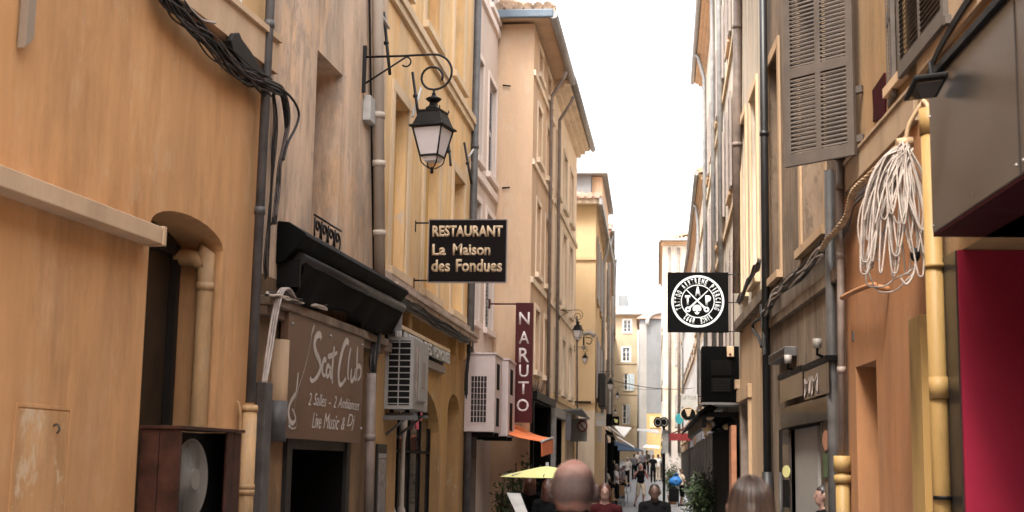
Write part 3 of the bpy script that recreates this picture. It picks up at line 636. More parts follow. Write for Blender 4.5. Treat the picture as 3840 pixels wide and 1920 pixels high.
def text(string, org, right, up, wd, ht, m, parent, name='lettering', off=0, ext=.0015, shear=0, space=1.0, lift=None):
    cu = bpy.data.curves.new('t', 'FONT'); cu.body = string; cu.size = 1; cu.offset = off; cu.extrude = 0; cu.shear = shear; cu.space_character = space; cu.resolution_u = 3
    me = evaluated(bpy.data.objects.new('t', cu))
    xs = [v.co.x for v in me.vertices]; ys = [v.co.y for v in me.vertices]; x0, x1, y0, y1 = min(xs), max(xs), min(ys), max(ys)
    nrm = right.cross(up).normalized(); bm = NB(); bm.from_mesh(me)
    for v in bm.verts: v.co = org + right*((v.co.x-x0)/(x1-x0)*wd) + up*((v.co.y-y0)/(y1-y0)*ht)
    if ext:
        r = bmesh.ops.extrude_face_region(bm, geom=bm.faces[:]); vs = [g for g in r['geom'] if isinstance(g, bmesh.types.BMVert)]
        bmesh.ops.translate(bm, verts=vs, vec=nrm*ext)
    return obj(name, bm, m, parent)
UP = Vector((0, 0, 1))
def wtext(w, string, p0, p1, ht, o, m, parent, **k):
    """along a left wall between two photo points of its base line"""
    a = w.hit(p0[0], p0[1], o); b = w.hit(p1[0], p1[1], o)
    return text(string, w.P(min(a[0], b[0]), (a[1]+b[1])/2, o), w.t if w.p0.x < 0 else -w.t, UP, abs(b[0]-a[0]), ht, m, parent, **k)
def cp(x, y): return 900+x/1.263, 900+y/1.263
for wd_, xa_, xb_, ya_, yb_, hh_ in (('2', 322, 338, 782, 783, .11), ('Salles', 348, 408, 784, 790, .11), ('-', 420, 430, 776, 777, .012), ('2', 442, 456, 794, 795, .11), ('Ambiances', 464, 564, 796, 806, .10),
                         ('Live', 340, 384, 892, 894, .14), ('Music', 394, 468, 895, 899, .14), ('&', 478, 496, 899, 900, .12), ('Dj', 506, 543, 902, 904, .16)):
    wtext(WL2, wd_, cp(xa_, ya_), cp(xb_, yb_), hh_, so_+.002, M['signprint'], S, off=.0, shear=.4)
for cx, cy in ((248, 396), (428, 455), (578, 497), (232, 886), (572, 893)):
    u_, z_ = bil(cx, cy); bm = NB(); sphere(bm, WL2.P(u_, z_, so_+.002), .014, 8, 6); obj('screw', bm, M['zinc'], S)
# menu board and dark pipe at the far end of the club house
gp, at = pipe_on(WL2, 1393, 1400, 1385, 1760, .05, None, M['pipebrown'], o=.10, zbot=.9, collars=(1640,)); tag(gp, 'dirty brown pipe between the club sign and the air conditioner', 'downpipe')
b0 = at(.9); bm = NB(); tube(bm, [Vector((b0.x, b0.y, .95)), Vector((b0.x, b0.y, 0))], .065, 14); tag(obj('downpipe', bm, M['pipeochre'], None), 'ochre foot of the dirty brown pipe under the club sign', 'downpipe')
# ------------------------------------------------------------------ beige downpipe, boxes between houses 2 and 3
gp, at = pipe_on(WL2, 1416, 0, 1424, 1040, .06, None, M['pipebeige'], o=.10, ztop=10, collars=(430, 610, 870)); tag(gp, 'thick beige downpipe behind the lantern bracket, ending above the club awning', 'downpipe')
gp, at = pipe_on(WL2, 1392, 420, 1402, 1030, .012, None, M['cable'], o=.03, ztop=9.5); tag(gp, 'thin black cable running down left of the beige downpipe', 'cable')
jb = WL2.hit(1366, 450, .02); je = WL2.hit(1398, 386, .02); bm = NB(); WL2.box(bm, jb[0], je[0], jb[1], je[1], .0, .08); tag(obj('junction_box', bm, M['white'], None, .008), 'small white junction box under the lantern bracket plate', 'box')
# ------------------------------------------------------------------ lanterns
def lantern(name_label, group=None, detail=True):
    """wall lantern: origin at the wall plate, arm along +X; lamp hangs under the scroll"""
    T = thing('street_lantern', name_label, 'street lamp', (0, 0, 0), group)
    bm = NB(); bx(bm, 0, .03, -.02, .02, -.34, .10); obj('wall_plate', bm, M['iron'], T)
    bm = NB()
    R0 = .155; cx = .685; cz = -.145
    top = [Vector((.02, 0, -.005)), Vector((.35, 0, .0)), Vector((.60, 0, .01))]
    arc = [Vector((.66+.165*math.sin(a), 0, -.155+.165*math.cos(a))) for a in [math.pi*k/16 for k in range(0, 17)]]
    # outer hook down to the ring, then the inner volute
    ring = [Vector((.655-.115*math.sin(a)*(1-.02*k), 0, -.205-.115*math.cos(a)*(1-.02*k))) for k, a in enumerate([math.pi*(k/14.)*1.62 for k in range(1, 15)])]
    tube(bm, top+arc+ring, .011, 8)
    obj('scroll_arm', bm, M['iron'], T)
    bm = NB(); tube(bm, [Vector((.02, 0, -.26)), Vector((.40, 0, -.01))], .009, 8)
    tube(bm, [Vector((.40+.045*math.sin(a), 0, -.055+.045*math.cos(a))) for a in [math.pi*k/10*1.25 for k in range(11)]], .008, 6); obj('brace', bm, M['iron'], T)
    X = .665; z0 = -.32
    bm = NB(); tube(bm, [Vector((X, 0, z0)), Vector((X, 0, z0-.07))], .011, 8); lathe(bm, [(.014, 0), (.02, .012), (.014, .024)], (X, 0, z0-.055), 10); obj('hanger', bm, M['iron'], T)
    rot = math.radians(45-14); q = math.sqrt(2)
    def sq(prof, c=(X, 0, 0)):
        b = NB(); lathe(b, [(r*q, z) for r, z in prof], c, 4, ph=rot, smooth=False); return b
    b = sq([(.045, -.55), (.055, -.50), (.03, -.47), (.028, -.445)]); lathe(b, [(.02, -.455), (.06, -.425), (.075, -.41), (.06, -.40), (.025, -.385), (.012, -.36)], (X, 0, 0), 14); obj('chimney_cap', b, M['iron'], T)
    b = sq([(.16, -.69), (.168, -.685), (.165, -.672), (.14, -.66), (.10, -.545), (.105, -.54), (.105, -.525), (.05, -.52)]); roof = obj('lantern_roof', b, M['iron'], T)
    for k in range(4):
        a = rot+math.pi/2*k; bm = NB(); lathe(bm, [(.004, 0), (.008, .008), (.002, .03)], (X+.105*q*math.cos(a), .105*q*math.sin(a), -.525), 6); obj('finial', bm, M['iron'], roof)
    zt, zb, rt, rb = -.69, -.945, .14, .085
    def cor(k, r, z): a = rot+math.pi/2*k; return Vector((X+r*q*math.cos(a), r*q*math.sin(a), z))
    bm = NB()
    for k in range(4):
        tube(bm, [cor(k, rt, zt), cor(k, rb, zb)], .008, 6); tube(bm, [cor(k, rb, zb), cor(k+1, rb, zb)], .007, 6)
        tube(bm, curve([cor(k, rb, zb), cor(k, rb*.85, zb-.06), cor(k, .02, zb-.11)], 5), .006, 6)
    lathe(bm, [(.01, -1.10), (.018, -1.085), (.01, -1.07), (.02, -1.06), (.012, -1.04)], (X, 0, 0), 10)
    obj('lantern_cage', bm, M['iron'], T)
    for k in range(4):
        bm = NB(); p = [cor(k, rb*.97, zb+.004), cor(k+1, rb*.97, zb+.004), cor(k+1, rt*.97, zt), cor(k, rt*.97, zt)]
        c = sum(p, Vector())/4; n = Vector((X, 0, c.z))-c; n.normalize(); p = [c+(x-c)*.94 for x in p]; prism(bm, p, n*.004); obj('glass_pane', bm, M['frostglass'], T)
    b = sq([(.06, -.99), (.075, zb-.005)]); obj('lower_globe', b, M['frostglass'], T)
    return T
LT = lantern('black iron scroll bracket lantern, largest and nearest, over the ochre house')
u_, z_ = WL2.hit(1362, 212, 0); LT.location = WL2.P(u_, z_, 0); LT.scale = (1.13, 1.13, 1.13)
far_lamps = [ # photo point of the wall plate, depth, scale, label
 ((2080, 1163), 29.0, .62, 'black bracket lantern on the peach house behind the red blade sign', WL5b, None),
 ((2156, 1300), 33.3, .40, 'small black lantern below the camera arm at the yellow house corner', WL5b, None),
 ((2234, 1392), 38.6, .52, 'dark lantern high above the white shop sign', WL6, None),
 ((2285, 1452), 66.0, .55, 'upper one of two small lanterns in front of the far cream house', WL8, None),
 ((2285, 1520), 75.0, .48, 'lower and smaller of the two far lanterns by the cream house', WL8, None)]
for (px, py), Y, s, lab, wl, _ in far_lamps:
    c = copy_tree(LT); c['label'] = lab; c['group'] = 'street lanterns down the lane'
    p = at_Y(px, py, Y)
    if wl is not None:
        k = (Y-wl.y0)/(wl.y1-wl.y0); p.x = wl.x0+(wl.x1-wl.x0)*k
    c.location = p; c.scale = (s, s, s)
LT['group'] = 'street lanterns down the lane'
# ------------------------------------------------------------------ LEFT 3: ochre restaurant house
H3 = house('house', 'ochre house with tall blind windows over the fondue restaurant shopfront')
Z3 = 11.2
zc0 = WL3.hit(1468, 1066, .16)[1]; zc1 = WL3.hit(1759, 1252, .16)[1]; zc = (zc0+zc1)/2
zs0 = WL3.hit(1477, 0, .05)[1]; zs1 = WL3.hit(1765, 465, .05)[1]; zs = (zs0+zs1)/2
zh = WL3.hit(1467, 331, 0)[1]
b_z = zc+.05
cols = [(1467, 1524), (1590, 1645), (1699, 1739)]
HO = []
for a, b in cols:
    HO.append(hole_px(WL3, a, b, zh, b_z+.22, .14, ref=700)); h = hole_px(WL3, a+4, b+2, zs+2.9, zs+.42, .14, ref=100); HO.append(h)
# shop openings
arch_t = WL3.hit(1560, 1440, 0)[1]
sh = dict(u0=WL3.u(1484, 0, 1740), u1=WL3.u(1642, 0, 1740), z0=.0, z1=WL3.hit(1620, 1475, 0)[1]+.05, d=.35, arch=.55)
nc = dict(u0=WL3.u(1674, 0, 1740), u1=WL3.u(1719, 0, 1740), z0=0, z1=WL3.hit(1695, 1476, 0)[1], d=.35, arch=.28)
obj('wall', facade(WL3, 0, WL3.L, zc, Z3, HO, 9), M['ochre'], H3)
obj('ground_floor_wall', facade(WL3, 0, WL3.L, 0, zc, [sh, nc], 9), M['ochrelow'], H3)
for h in HO:
    panel(WL3, h, M['ochreblind'], H3); surround(WL3, h, H3, M['trim'], .13, .025)
bm = NB(); WL3.box(bm, 0, WL3.L, zs, zs+.10, -.01, .05); WL3.box(bm, 0, WL3.L, zs+.10, zs+.2, -.01, .08); obj('string_course', bm, M['trim'], H3)
bm = NB()
for k, (a, b, o) in enumerate(((0, .06, .10), (.06, .12, .17), (.12, .17, .20), (.17, .30, .07))): WL3.box(bm, .002*k, WL3.L-.002*k, zc-.12+a, zc-.12+b, -.01, o)
obj('cornice', bm, M['brownpale'], H3, .008)
for xx in (1483, 1530, 1706, 1740):     # corbels
    u_, z_ = WL3.hit(xx, 1200, .05); bm = NB(); WL3.poly(bm, [(u_-.09, zc-.12), (u_+.09, zc-.12), (u_+.07, zc-.34), (u_-.07, zc-.38)], -.01, .09); obj('corbel', bm, M['ochrelow'], H3, .01)
panel(WL3, nc, M['ochrelow'], H3)
# shopfront: black iron glazing
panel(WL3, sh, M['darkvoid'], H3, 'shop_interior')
bm = NB(); d = -.16
n = 4
for i in range(n+1):
    u = sh['u0']+(sh['u1']-sh['u0'])*i/n; WL3.box(bm, u-.022, u+.022, 0, sh['z1']-(.5 if i in (0, n) else .02), d, d+.05)
for z in (.9, 1.75, 2.25): WL3.box(bm, sh['u0'], sh['u1'], z, z+.035, d+.004, d+.045)
gf = obj('shop_window', bm, M['black'], H3)
for i in range(n):
    for z0_, z1_ in ((.0, .9), (.935, 1.75), (1.785, 2.25), (2.285, sh['z1']-.25)):
        ua = sh['u0']+(sh['u1']-sh['u0'])*i/n+.022; ub = sh['u0']+(sh['u1']-sh['u0'])*(i+1)/n-.022; bm = NB(); WL3.box(bm, ua, ub, z0_, z1_, d+.015, d+.022); obj('pane', bm, M['shopglass'], gf)
# things on show behind the glass: white columns, a pink neon hook
for k, (fx, c, hgt, r) in enumerate(((.10, 'white', 2.2, .032), (.30, 'pipebeige', 2.05, .030))):
    bm = NB(); p = WL3.P(sh['u0']+(sh['u1']-sh['u0'])*fx, 1.0, .03-.03); p = WL3.P(sh['u0']+(sh['u1']-sh['u0'])*fx, 1.0, -.09)
    lathe(bm, [(r*1.7, 0), (r*1.7, .06), (r, .12), (r*.85, hgt-1.15), (r*1.5, hgt-1.02), (r*1.5, hgt-.9)], p, 14); tag(obj('display_column', bm, M[c], None), ('white turned column standing in the restaurant window' if k == 0 else 'cream turned column, right one in the restaurant window'), 'column')
bm = NB(); p = WL3.P(sh['u0']+(sh['u1']-sh['u0'])*.62, 2.05, -.1); tube(bm, curve([p, p+Vector((0, 0, .25)), p+Vector((0, .10, .36)), p+Vector((0, .22, .25)), p+Vector((0, .22, .12))], 6), .028, 8); tag(obj('candy_cane', bm, mat('pink', (.65, .12, .16), .5), None), 'pink candy cane hook in the restaurant window', 'decoration')
# menu frame on the wall at the left of the shop
fu0 = max(.03, WL3.u(1402, .03, 1740)); fu1 = WL3.u(1450, .03, 1740); fz = WL3.hit(1425, 1665, .03)[1]
FM = thing('menu_board', 'dark framed menu poster low on the wall under the air conditioner', 'menu board')
bm = NB(); WL3.box(bm, fu0, fu1, fz-.95, fz, .001, .03); obj('frame', bm, M['framedark'], FM, .004)
bm = NB(); WL3.box(bm, fu0+.04, fu1-.04, fz-.9, fz-.16, .031, .034); obj('poster', bm, mat('poster_grey', (.20, .17, .16), .4, var=.6, scale=14), FM)
bm = NB(); WL3.box(bm, fu0+.04, fu1-.04, fz-.15, fz-.10, .031, .034); obj('poster_heading', bm, M['acbody'], FM)
# fondue fascia with raised letters
FS = thing('restaurant_fascia', 'pale fascia board with raised white restaurant letters behind the air conditioner', 'sign')
o_ = .12
a = WL3.hit(1484, 1204, o_); b = WL3.hit(1690, 1313, o_); c = WL3.hit(1683, 1359, o_); d_ = WL3.hit(1484, 1265, o_)
fu0, fu1 = a[0], b[0]; fz1 = (a[1]+b[1])/2; fz0 = fz1-.235
bm = NB(); WL3.box(bm, fu0, fu1-.02, fz1-.045, fz1, .003, o_); obj('top_board', bm, M['trim'], FS, .004)
bm = NB(); WL3.box(bm, fu0, fu1-.02, fz0+.02, fz1-.045, .003, .03); obj('back_board', bm, M['black'], FS)
bm = NB(); WL3.box(bm, fu0, fu1-.05, fz0-.10, fz0-.0, .003, .07); obj('lower_ledge', bm, M['pipebrown'], FS, .004)
fw = fu1-fu0-.14
for wd_, f0, f1 in (('LA', 0, .085), ('MAISON', .125, .42), ('DES', .47, .61), ('FONDUES', .65, 1.0)): text(wd_, WL3.P(fu0+.12+fw*f0, fz0+.03, .09), WL3.t, UP, fw*(f1-f0), fz1-.055-fz0-.03, M['white'], FS, off=.03, ext=.03)
# outdoor condenser on its bracket
AC = thing('air_conditioner', 'beige outdoor air conditioner with slatted end on a bracket left of the fascia', 'air conditioner')
Ya = 14.92; pA = at_Y(1439, 1533, Ya); pB = at_Y(1546, 1533, Ya); pT = at_Y(1439, 1262, Ya)
ax0, ax1, az0, az1 = pA.x, pB.x, pA.z, pT.z
Yb = Ya
while at_Y(1606, 1500, Yb).x > ax1+.0 and Yb < 22: Yb += .02
while at_Y(1606, 1500, Yb).x < ax1 and Yb > Ya: Yb -= .02
Yb = Ya + 1.02
bm = NB(); bx(bm, ax0+.03, ax1, Ya+.012, Yb, az0, az1); obj('casing', bm, M['acbody'], AC, .012)
bm = NB(); bx(bm, ax0, ax0+.04, Ya-.0, Ya+.02, az0, az1)
for zz in (az0, az1-.04): bx(bm, ax0+.04, ax1-.0, Ya-.0, Ya+.018, zz, zz+.04)
gx1 = ax0+(ax1-ax0)*.98
bx(bm, gx1-.03, gx1, Ya-.0, Ya+.019, az0+.04, az1-.04); bx(bm, (ax0+gx1)/2-.006, (ax0+gx1)/2+.006, Ya-.002, Ya+.012, az0+.04, az1-.04); obj('grille_frame', bm, M['acbody'], AC)
bm = NB(); bx(bm, ax0+.041, gx1-.031, Ya+.008, Ya+.0115, az0+.041, az1-.041); obj('coil', bm, M['black'], AC)
for i in range(11):
    z = az0+.06+(az1-az0-.12)*i/10; bm = NB(); bx(bm, ax0+.041, gx1-.031, Ya-.001, Ya+.006, z-.006, z+.006); obj('slat', bm, M['acbody'], AC)
bm = NB(); bx(bm, ax1+.001, ax1+.03, Ya+.25, Ya+.75, az0+.10, az1-.16); obj('valve_cover', bm, M['acbody'], AC, .01)
bm = NB(); bx(bm, ax1+.001, ax1+.02, Ya+.16, Ya+.24, az0+.08, az1-.1); bx(bm, ax1+.03, ax1+.036, Ya+.42, Ya+.6, az0+.25, az1-.25); obj('cover_recess', bm, M['pipebrown'], AC)
bm = NB()
for yy in (Ya+.12, Yb-.16):
    bx(bm, ax0-.1, ax1+.03, yy, yy+.04, az0-.07, az0-.035)
    tube(bm, [Vector((ax0-.06, yy+.02, az0-.33)), Vector((ax1-.05, yy+.02, az0-.06))], .015, 6)
bx(bm, ax0-.12, ax1+.06, Ya-.02, Ya+.02, az0-.12, az0-.072)
obj('bracket', bm, M['pipegrey'], AC)
for xx in (ax0+.06, ax1-.08):
    for yy in (Ya+.14, Yb-.14): bm = NB(); tube(bm, [Vector((xx, yy, az0-.035)), Vector((xx, yy, az0+.001))], .025, 8); obj('rubber_foot', bm, M['black'], AC)
# dark downpipe at the joint of houses 3 and 4
gp, at = pipe_on(WL3, 1787, 300, 1752, 1745, .055, None, M['pipegrey'], o=.06, ztop=10.3, zbot=0, collars=(560, 1330)); tag(gp, 'dark downpipe between the ochre and the pink house', 'downpipe')
# iron wall ties: black bars crossed by white stays
for (a, b, c, e, lab) in (((1439, 47), (1462, 279), (1432, 60), (1458, 105), 'black iron stay on the ochre wall, left above the lantern arm'),
                  ((1547, 272), (1571, 450), (1578, 330), (1547, 438), 'black iron stay crossed by a white strip, left of the lantern head'),
                  ((1741, 535), (1768, 690), (1775, 560), (1757, 590), 'black iron stay beside the dark downpipe'),
                  ((1681, 520), (1690, 620), (1679, 500), (1684, 530), 'short black iron stay just right of the lantern glass')):
    T = thing('iron_stay', lab, 'bracket'); T['group'] = 'iron stays on the ochre wall'
    A_ = WL3.hit(*a, .05); B_ = WL3.hit(*b, .20); bm = NB(); tube(bm, [WL3.P(A_[0], A_[1], .05), WL3.P(B_[0], B_[1], .20)], .017, 6); obj('bar', bm, M['iron'], T)
    C_ = WL3.hit(*c, .12); D_ = WL3.hit(*e, .12); bm = NB(); tube(bm, [WL3.P(C_[0], C_[1], .12), WL3.P(D_[0], D_[1], .12)], .016, 6); obj('stay', bm, M['white'], T)
    bm = NB(); sphere(bm, WL3.P((A_[0]+B_[0])/2, (A_[1]+B_[1])/2, .12), .03, 8, 6); obj('joint', bm, M['iron'], T)
# ------------------------------------------------------------------ cable bundles
def bundle(label, wall, pts, n, rad, spread, mats, o=.06, kind='stuff', name='cable_bundle', wob=.02, lump=None, sag=0):
    """many cables clipped together along a photo line on a wall"""
    base = [wall.hit(px, py, o) for px, py in pts]; bm = NB(); c = curve([Vector((a, b, 0)) for a, b in base], 8)
    for i in range(n):
        ph = random.random()*6.28; a = random.uniform(-1, 1)*spread; b = random.uniform(0, 1)*spread; fr = random.uniform(1.2, 3.5); P = []
        for k, q in enumerate(c):
            t = k/len(c); s = math.sin(ph+t*fr*6.28)*wob; s2 = noise.noise(Vector((t*5, i*3.1, 0)))*spread*1.2
            P.append(wall.P(q.x+s*.4, q.y+a+s*.7+s2*.6, o-.02+b*.8+.006*math.sin(ph*2+t*11)))
        for mi in (random.randrange(len(mats)),):
            n0 = len(bm.faces); tube(bm, P, random.uniform(.6, 1.25)*rad, 5, True)
            bm.faces.ensure_lookup_table()
            for f in bm.faces[n0:]: f.material_index = mi
    x = obj(name, bm, [M[q] for q in mats], None); tag(x, label, 'cables'); x['kind'] = kind; return x
bundle('thick sagging bundle of dark cables under the string course of the tan house', WL1, [(600, -40), (640, 5), (700, 70), (760, 130), (830, 205), (900, 262), (960, 300), (1010, 325)], 40, .0068, .062, ['cable', 'cable', 'cablebrown', 'cablebrown'], .10, wob=.03)
bundle('cables sweeping from the bundle over the grey pipe onto the club house', WL2, [(985, 305), (1030, 325), (1060, 345), (1075, 400), (1080, 470), (1068, 540), (1052, 620), (1045, 720), (1030, 830)], 12, .0085, .035, ['cable', 'cable', 'cablebrown'], .10, wob=.02)
bundle('dark cables hanging straight down beside the grey downpipe', WL2, [(1030, 350), (1036, 430), (1035, 520), (1028, 620), (1022, 720), (1012, 850), (1004, 960), (1005, 1040)], 9, .0085, .03, ['cable', 'cablebrown', 'cable'], .06, wob=.015)
bm = NB(); pts = [WL2.P(*WL2.hit(px, py, .14), .14) for px, py in ((985, 300), (1050, 330), (1095, 370), (1120, 420), (1112, 470), (1080, 535), (1062, 600))]; tube(bm, curve(pts, 8), .011, 6); tag(obj('cable', bm, M['cable'], None), 'single dark cable looping out right of the grey downpipe', 'cable')
bm = NB(); pts = [WL1.P(*WL1.hit(px, py, .12), .12) for px, py in ((690, 0), (720, 40), (760, 75), (808, 86))]; tube(bm, curve(pts, 8), .010, 6); tag(obj('cable', bm, M['cablewhite'], None), 'loose pale cable end curling above the cable bundle', 'cable')
# torn black plastic cover over the bundle
bm = NB(); P = [(862, 150), (872, 125), (895, 122), (905, 148), (940, 195), (982, 262), (990, 290), (955, 285), (905, 240), (870, 190)]
q = [WL1.hit(a, b, .10) for a, b in P]; WL1.poly(bm, q, .06, .11); 
bmesh.ops.triangulate(bm, faces=bm.faces); x = obj('plastic_cover', bm, M['cable'], None, .01); tag(x, 'torn black plastic cover over the cable bundle beside the grey pipe', 'cover')
bundle('tangle of dark cables under the cornice of the ochre house', WL3, [(1440, 1085), (1480, 1108), (1530, 1140), (1590, 1175), (1650, 1215), (1700, 1248), (1755, 1275)], 14, .011, .045, ['cable', 'cablebrown', 'cable', 'cable'], .16, wob=.03)
bundle('black knot of cables hanging between the club awning and the ochre house', WL2, [(1452, 1090), (1440, 1150), (1425, 1210), (1412, 1270), (1400, 1330), (1395, 1400)], 22, .012, .07, ['cable', 'cable', 'cablebrown'], .10, wob=.06)
bundle('dark cables running down beside the dark downpipe of the ochre house', WL3, [(1760, 1275), (1758, 1320), (1752, 1400), (1748, 1480)], 12, .012, .04, ['cable'], .10, wob=.03)
bundle('brown cables on the stone ledge over the club sign', WL2, [(1010, 1095), (1070, 1108), (1140, 1130), (1230, 1150)], 8, .010, .02, ['cable', 'cablebrown', 'pipebeige'], .14, wob=.012)
# white cables arching out of the casing
for k, (lab) in enumerate(('leftmost pale cable arching into the dark casing', 'middle pale cable arching into the dark casing', 'right pale cable arching into the dark casing')):
    dx = k*9; bm = NB(); pts = [WL2.P(*WL2.hit(px, py, .12+.01*k), .12+.01*k) for px, py in ((985+dx*.7, 1435), (1000+dx, 1320), (1022+dx, 1180), (1040+dx, 1105), (1058+dx, 1082), (1078+dx*.8, 1090), (1098+dx*.5, 1115))]; tube(bm, curve(pts, 8), .010, 6); tag(obj('cable', bm, M['cablewhite'], None), lab, 'cable', 'pale cables left of the club sign')
# ------------------------------------------------------------------ hanging signs
def panelY(label, name, px0, py0, px1, py1, Y, th, m, parent=None, cat=None, group=None):
    a = at_Y(px0, py1, Y); b = at_Y(px1, py0, Y); a2 = at_Y(px0, py0, Y); x0 = (a.x+a2.x)/2; b2 = at_Y(px1, py1, Y); x1 = (b.x+b2.x)/2
    z0 = (a.z+b2.z)/2; z1 = (b.z+a2.z)/2; bm = NB(); bx(bm, x0, x1, Y, Y+th, z0, z1); return bm, x0, x1, z0, z1
RS = thing('hanging_sign', 'dark brown hanging restaurant sign with gold lettering beside the lantern', 'sign')
Yr = 16.4
bm, x0, x1, z0, z1 = panelY('', '', 1609, 826, 1897, 1056, Yr, .035, None)
obj('sign_panel', bm, M['signdark'], RS, .004)
bm = NB(); bx(bm, x1+.001, x1+.012, Yr-.004, Yr+.04, z0-.005, z1+.005); bx(bm, x0-.008, x1+.001, Yr-.004, Yr+.04, z0-.014, z0-.002); bx(bm, x0-.012, x0-.001, Yr-.004, Yr+.04, z0-.005, z1+.005); bx(bm, x0-.008, x1+.001, Yr-.004, Yr+.04, z1+.002, z1+.012); obj('sign_edge', bm, mat('sign_edge_grey', (.18, .15, .14), .5), RS)
W_, H_ = x1-x0, z1-z0; X_ = Vector((1, 0, 0)); 
def rt(s, fx0, fx1, fy0, fy1, off): text(s, Vector((x0+W_*fx0, Yr-.002, z1-H_*fy1)), X_, UP, W_*(fx1-fx0), H_*(fy1-fy0), M['lettergold'], RS, off=off, ext=.002)
rt('RESTAURANT', .035, .955, .085, .27, .042)
rt('La', .04, .22, .39, .575, .03); rt('Maison', .31, .80, .385, .575, .03)
rt('des', .035, .28, .645, .845, .03); rt('Fondues', .355, .955, .635, .845, .03)
bm = NB(); wx = WL3.P(Yr-14.52, 0).x
for zz, dz_ in ((z1-.03, .0), (z0+.015, -.09)):
    tube(bm, [Vector((wx, Yr+.017, zz)), Vector((x0, Yr+.017, zz))], .011, 6)
    bx(bm, wx, wx+.012, Yr+.005, Yr+.03, zz-.11, zz+.03)
obj('wall_bracket', bm, M['iron'], RS)
NS = thing('blade_sign', 'tall dark red blade sign with six pale capital letters', 'sign')
Yn = 23.0; bm, x0, x1, z0, z1 = panelY('', '', 1931, 1135, 1997, 1585, Yn, .06, None)
obj('sign_panel', bm, M['signred'], NS, .006); W_, H_ = x1-x0, z1-z0
for ch, (fy0, fy1), (fa, fb) in zip('NARUTO', ((.08, .185), (.24, .345), (.38, .50), (.52, .625), (.66, .765), (.805, .91)), ((.2, .8), (.2, .8), (.22, .8), (.24, .78), (.2, .8), (.14, .82))):
    text(ch, Vector((x0+W_*fa, Yn-.002, z1-H_*fy1)), X_, UP, W_*(fb-fa), H_*(fy1-fy0), M['lettergrey'], NS, 'letter', off=.012)
bm = NB(); tube(bm, [Vector((-2.79, Yn+.03, z1-.02)), Vector((x0, Yn+.03, z1-.02))], .014, 6); bx(bm, -2.79, -2.76, Yn, Yn+.06, z1-.10, z1+.06); obj('wall_bracket', bm, M['signred'], NS)
# ------------------------------------------------------------------ LEFT 4: pink house
H4 = house('house', 'narrow pale pink house with tall shuttered windows behind the boxed conditioners')
p4 = [(1788, 1809), (1830, 1857)]
zs4 = (WL4.hit(1788, 652, .05)[1]+WL4.hit(1881, 780, .05)[1])/2
zt4 = WL4.hit(1842, 305, 0)[1]; zb4 = WL4.hit(1858, 692, 0)[1]
HO = []
a1 = dict(u0=WL4.u(1830, 0, 500), u1=WL4.u(1858, 0, 500), z0=zb4, z1=zt4, d=.12); HO.append(a1)
a2 = dict(u0=max(.1, WL4.u(1790, 0, 400)), u1=WL4.u(1809, 0, 400), z0=zb4, z1=zt4, d=.12); HO.append(a2)
for h in (dict(a1), dict(a2)):
    h['z1'] = zs4-.35; h['z0'] = zs4-2.3; HO.append(h)
for h in (dict(a1), dict(a2)):
    h['z0'] = zt4+1.3; h['z1'] = zt4+3.0; HO.append(h)
d4 = dict(u0=.35, u1=1.2, z0=0, z1=2.3, d=.25); HO.append(d4)
obj('wall', facade(WL4, 0, WL4.L, 0, 11.6, HO, 9), M['pink'], H4)
for h in HO[:-1]:
    surround(WL4, h, H4, M['pinktrim'], .10, .02)
    f = shutter_leaf(WL4, h['u0']+.003, (h['u0']+h['u1'])/2-.004, h['z0'], h['z1'], H4, M['shutterfar'], -.10, -.06); shutter_leaf(WL4, (h['u0']+h['u1'])/2+.004, h['u1']-.003, h['z0'], h['z1'], H4, M['shutterfar'], -.10, -.06)
    panel(WL4, h, M['darkvoid'], H4, 'dark_room')
panel(WL4, d4, M['pipebrown'], H4, 'door'); liner(WL4, d4, M['pipebrown'], H4)
for zz in (zs4, zt4+1.0):
    bm = NB(); WL4.box(bm, 0, WL4.L, zz, zz+.13, -.01, .05); obj('string_course', bm, M['pinktrim'], H4)
bm = NB(); WL4.box(bm, .0, WL4.L, 0, WL4.hit(1800, 1640, 0)[1], .0, .015); bm.free()
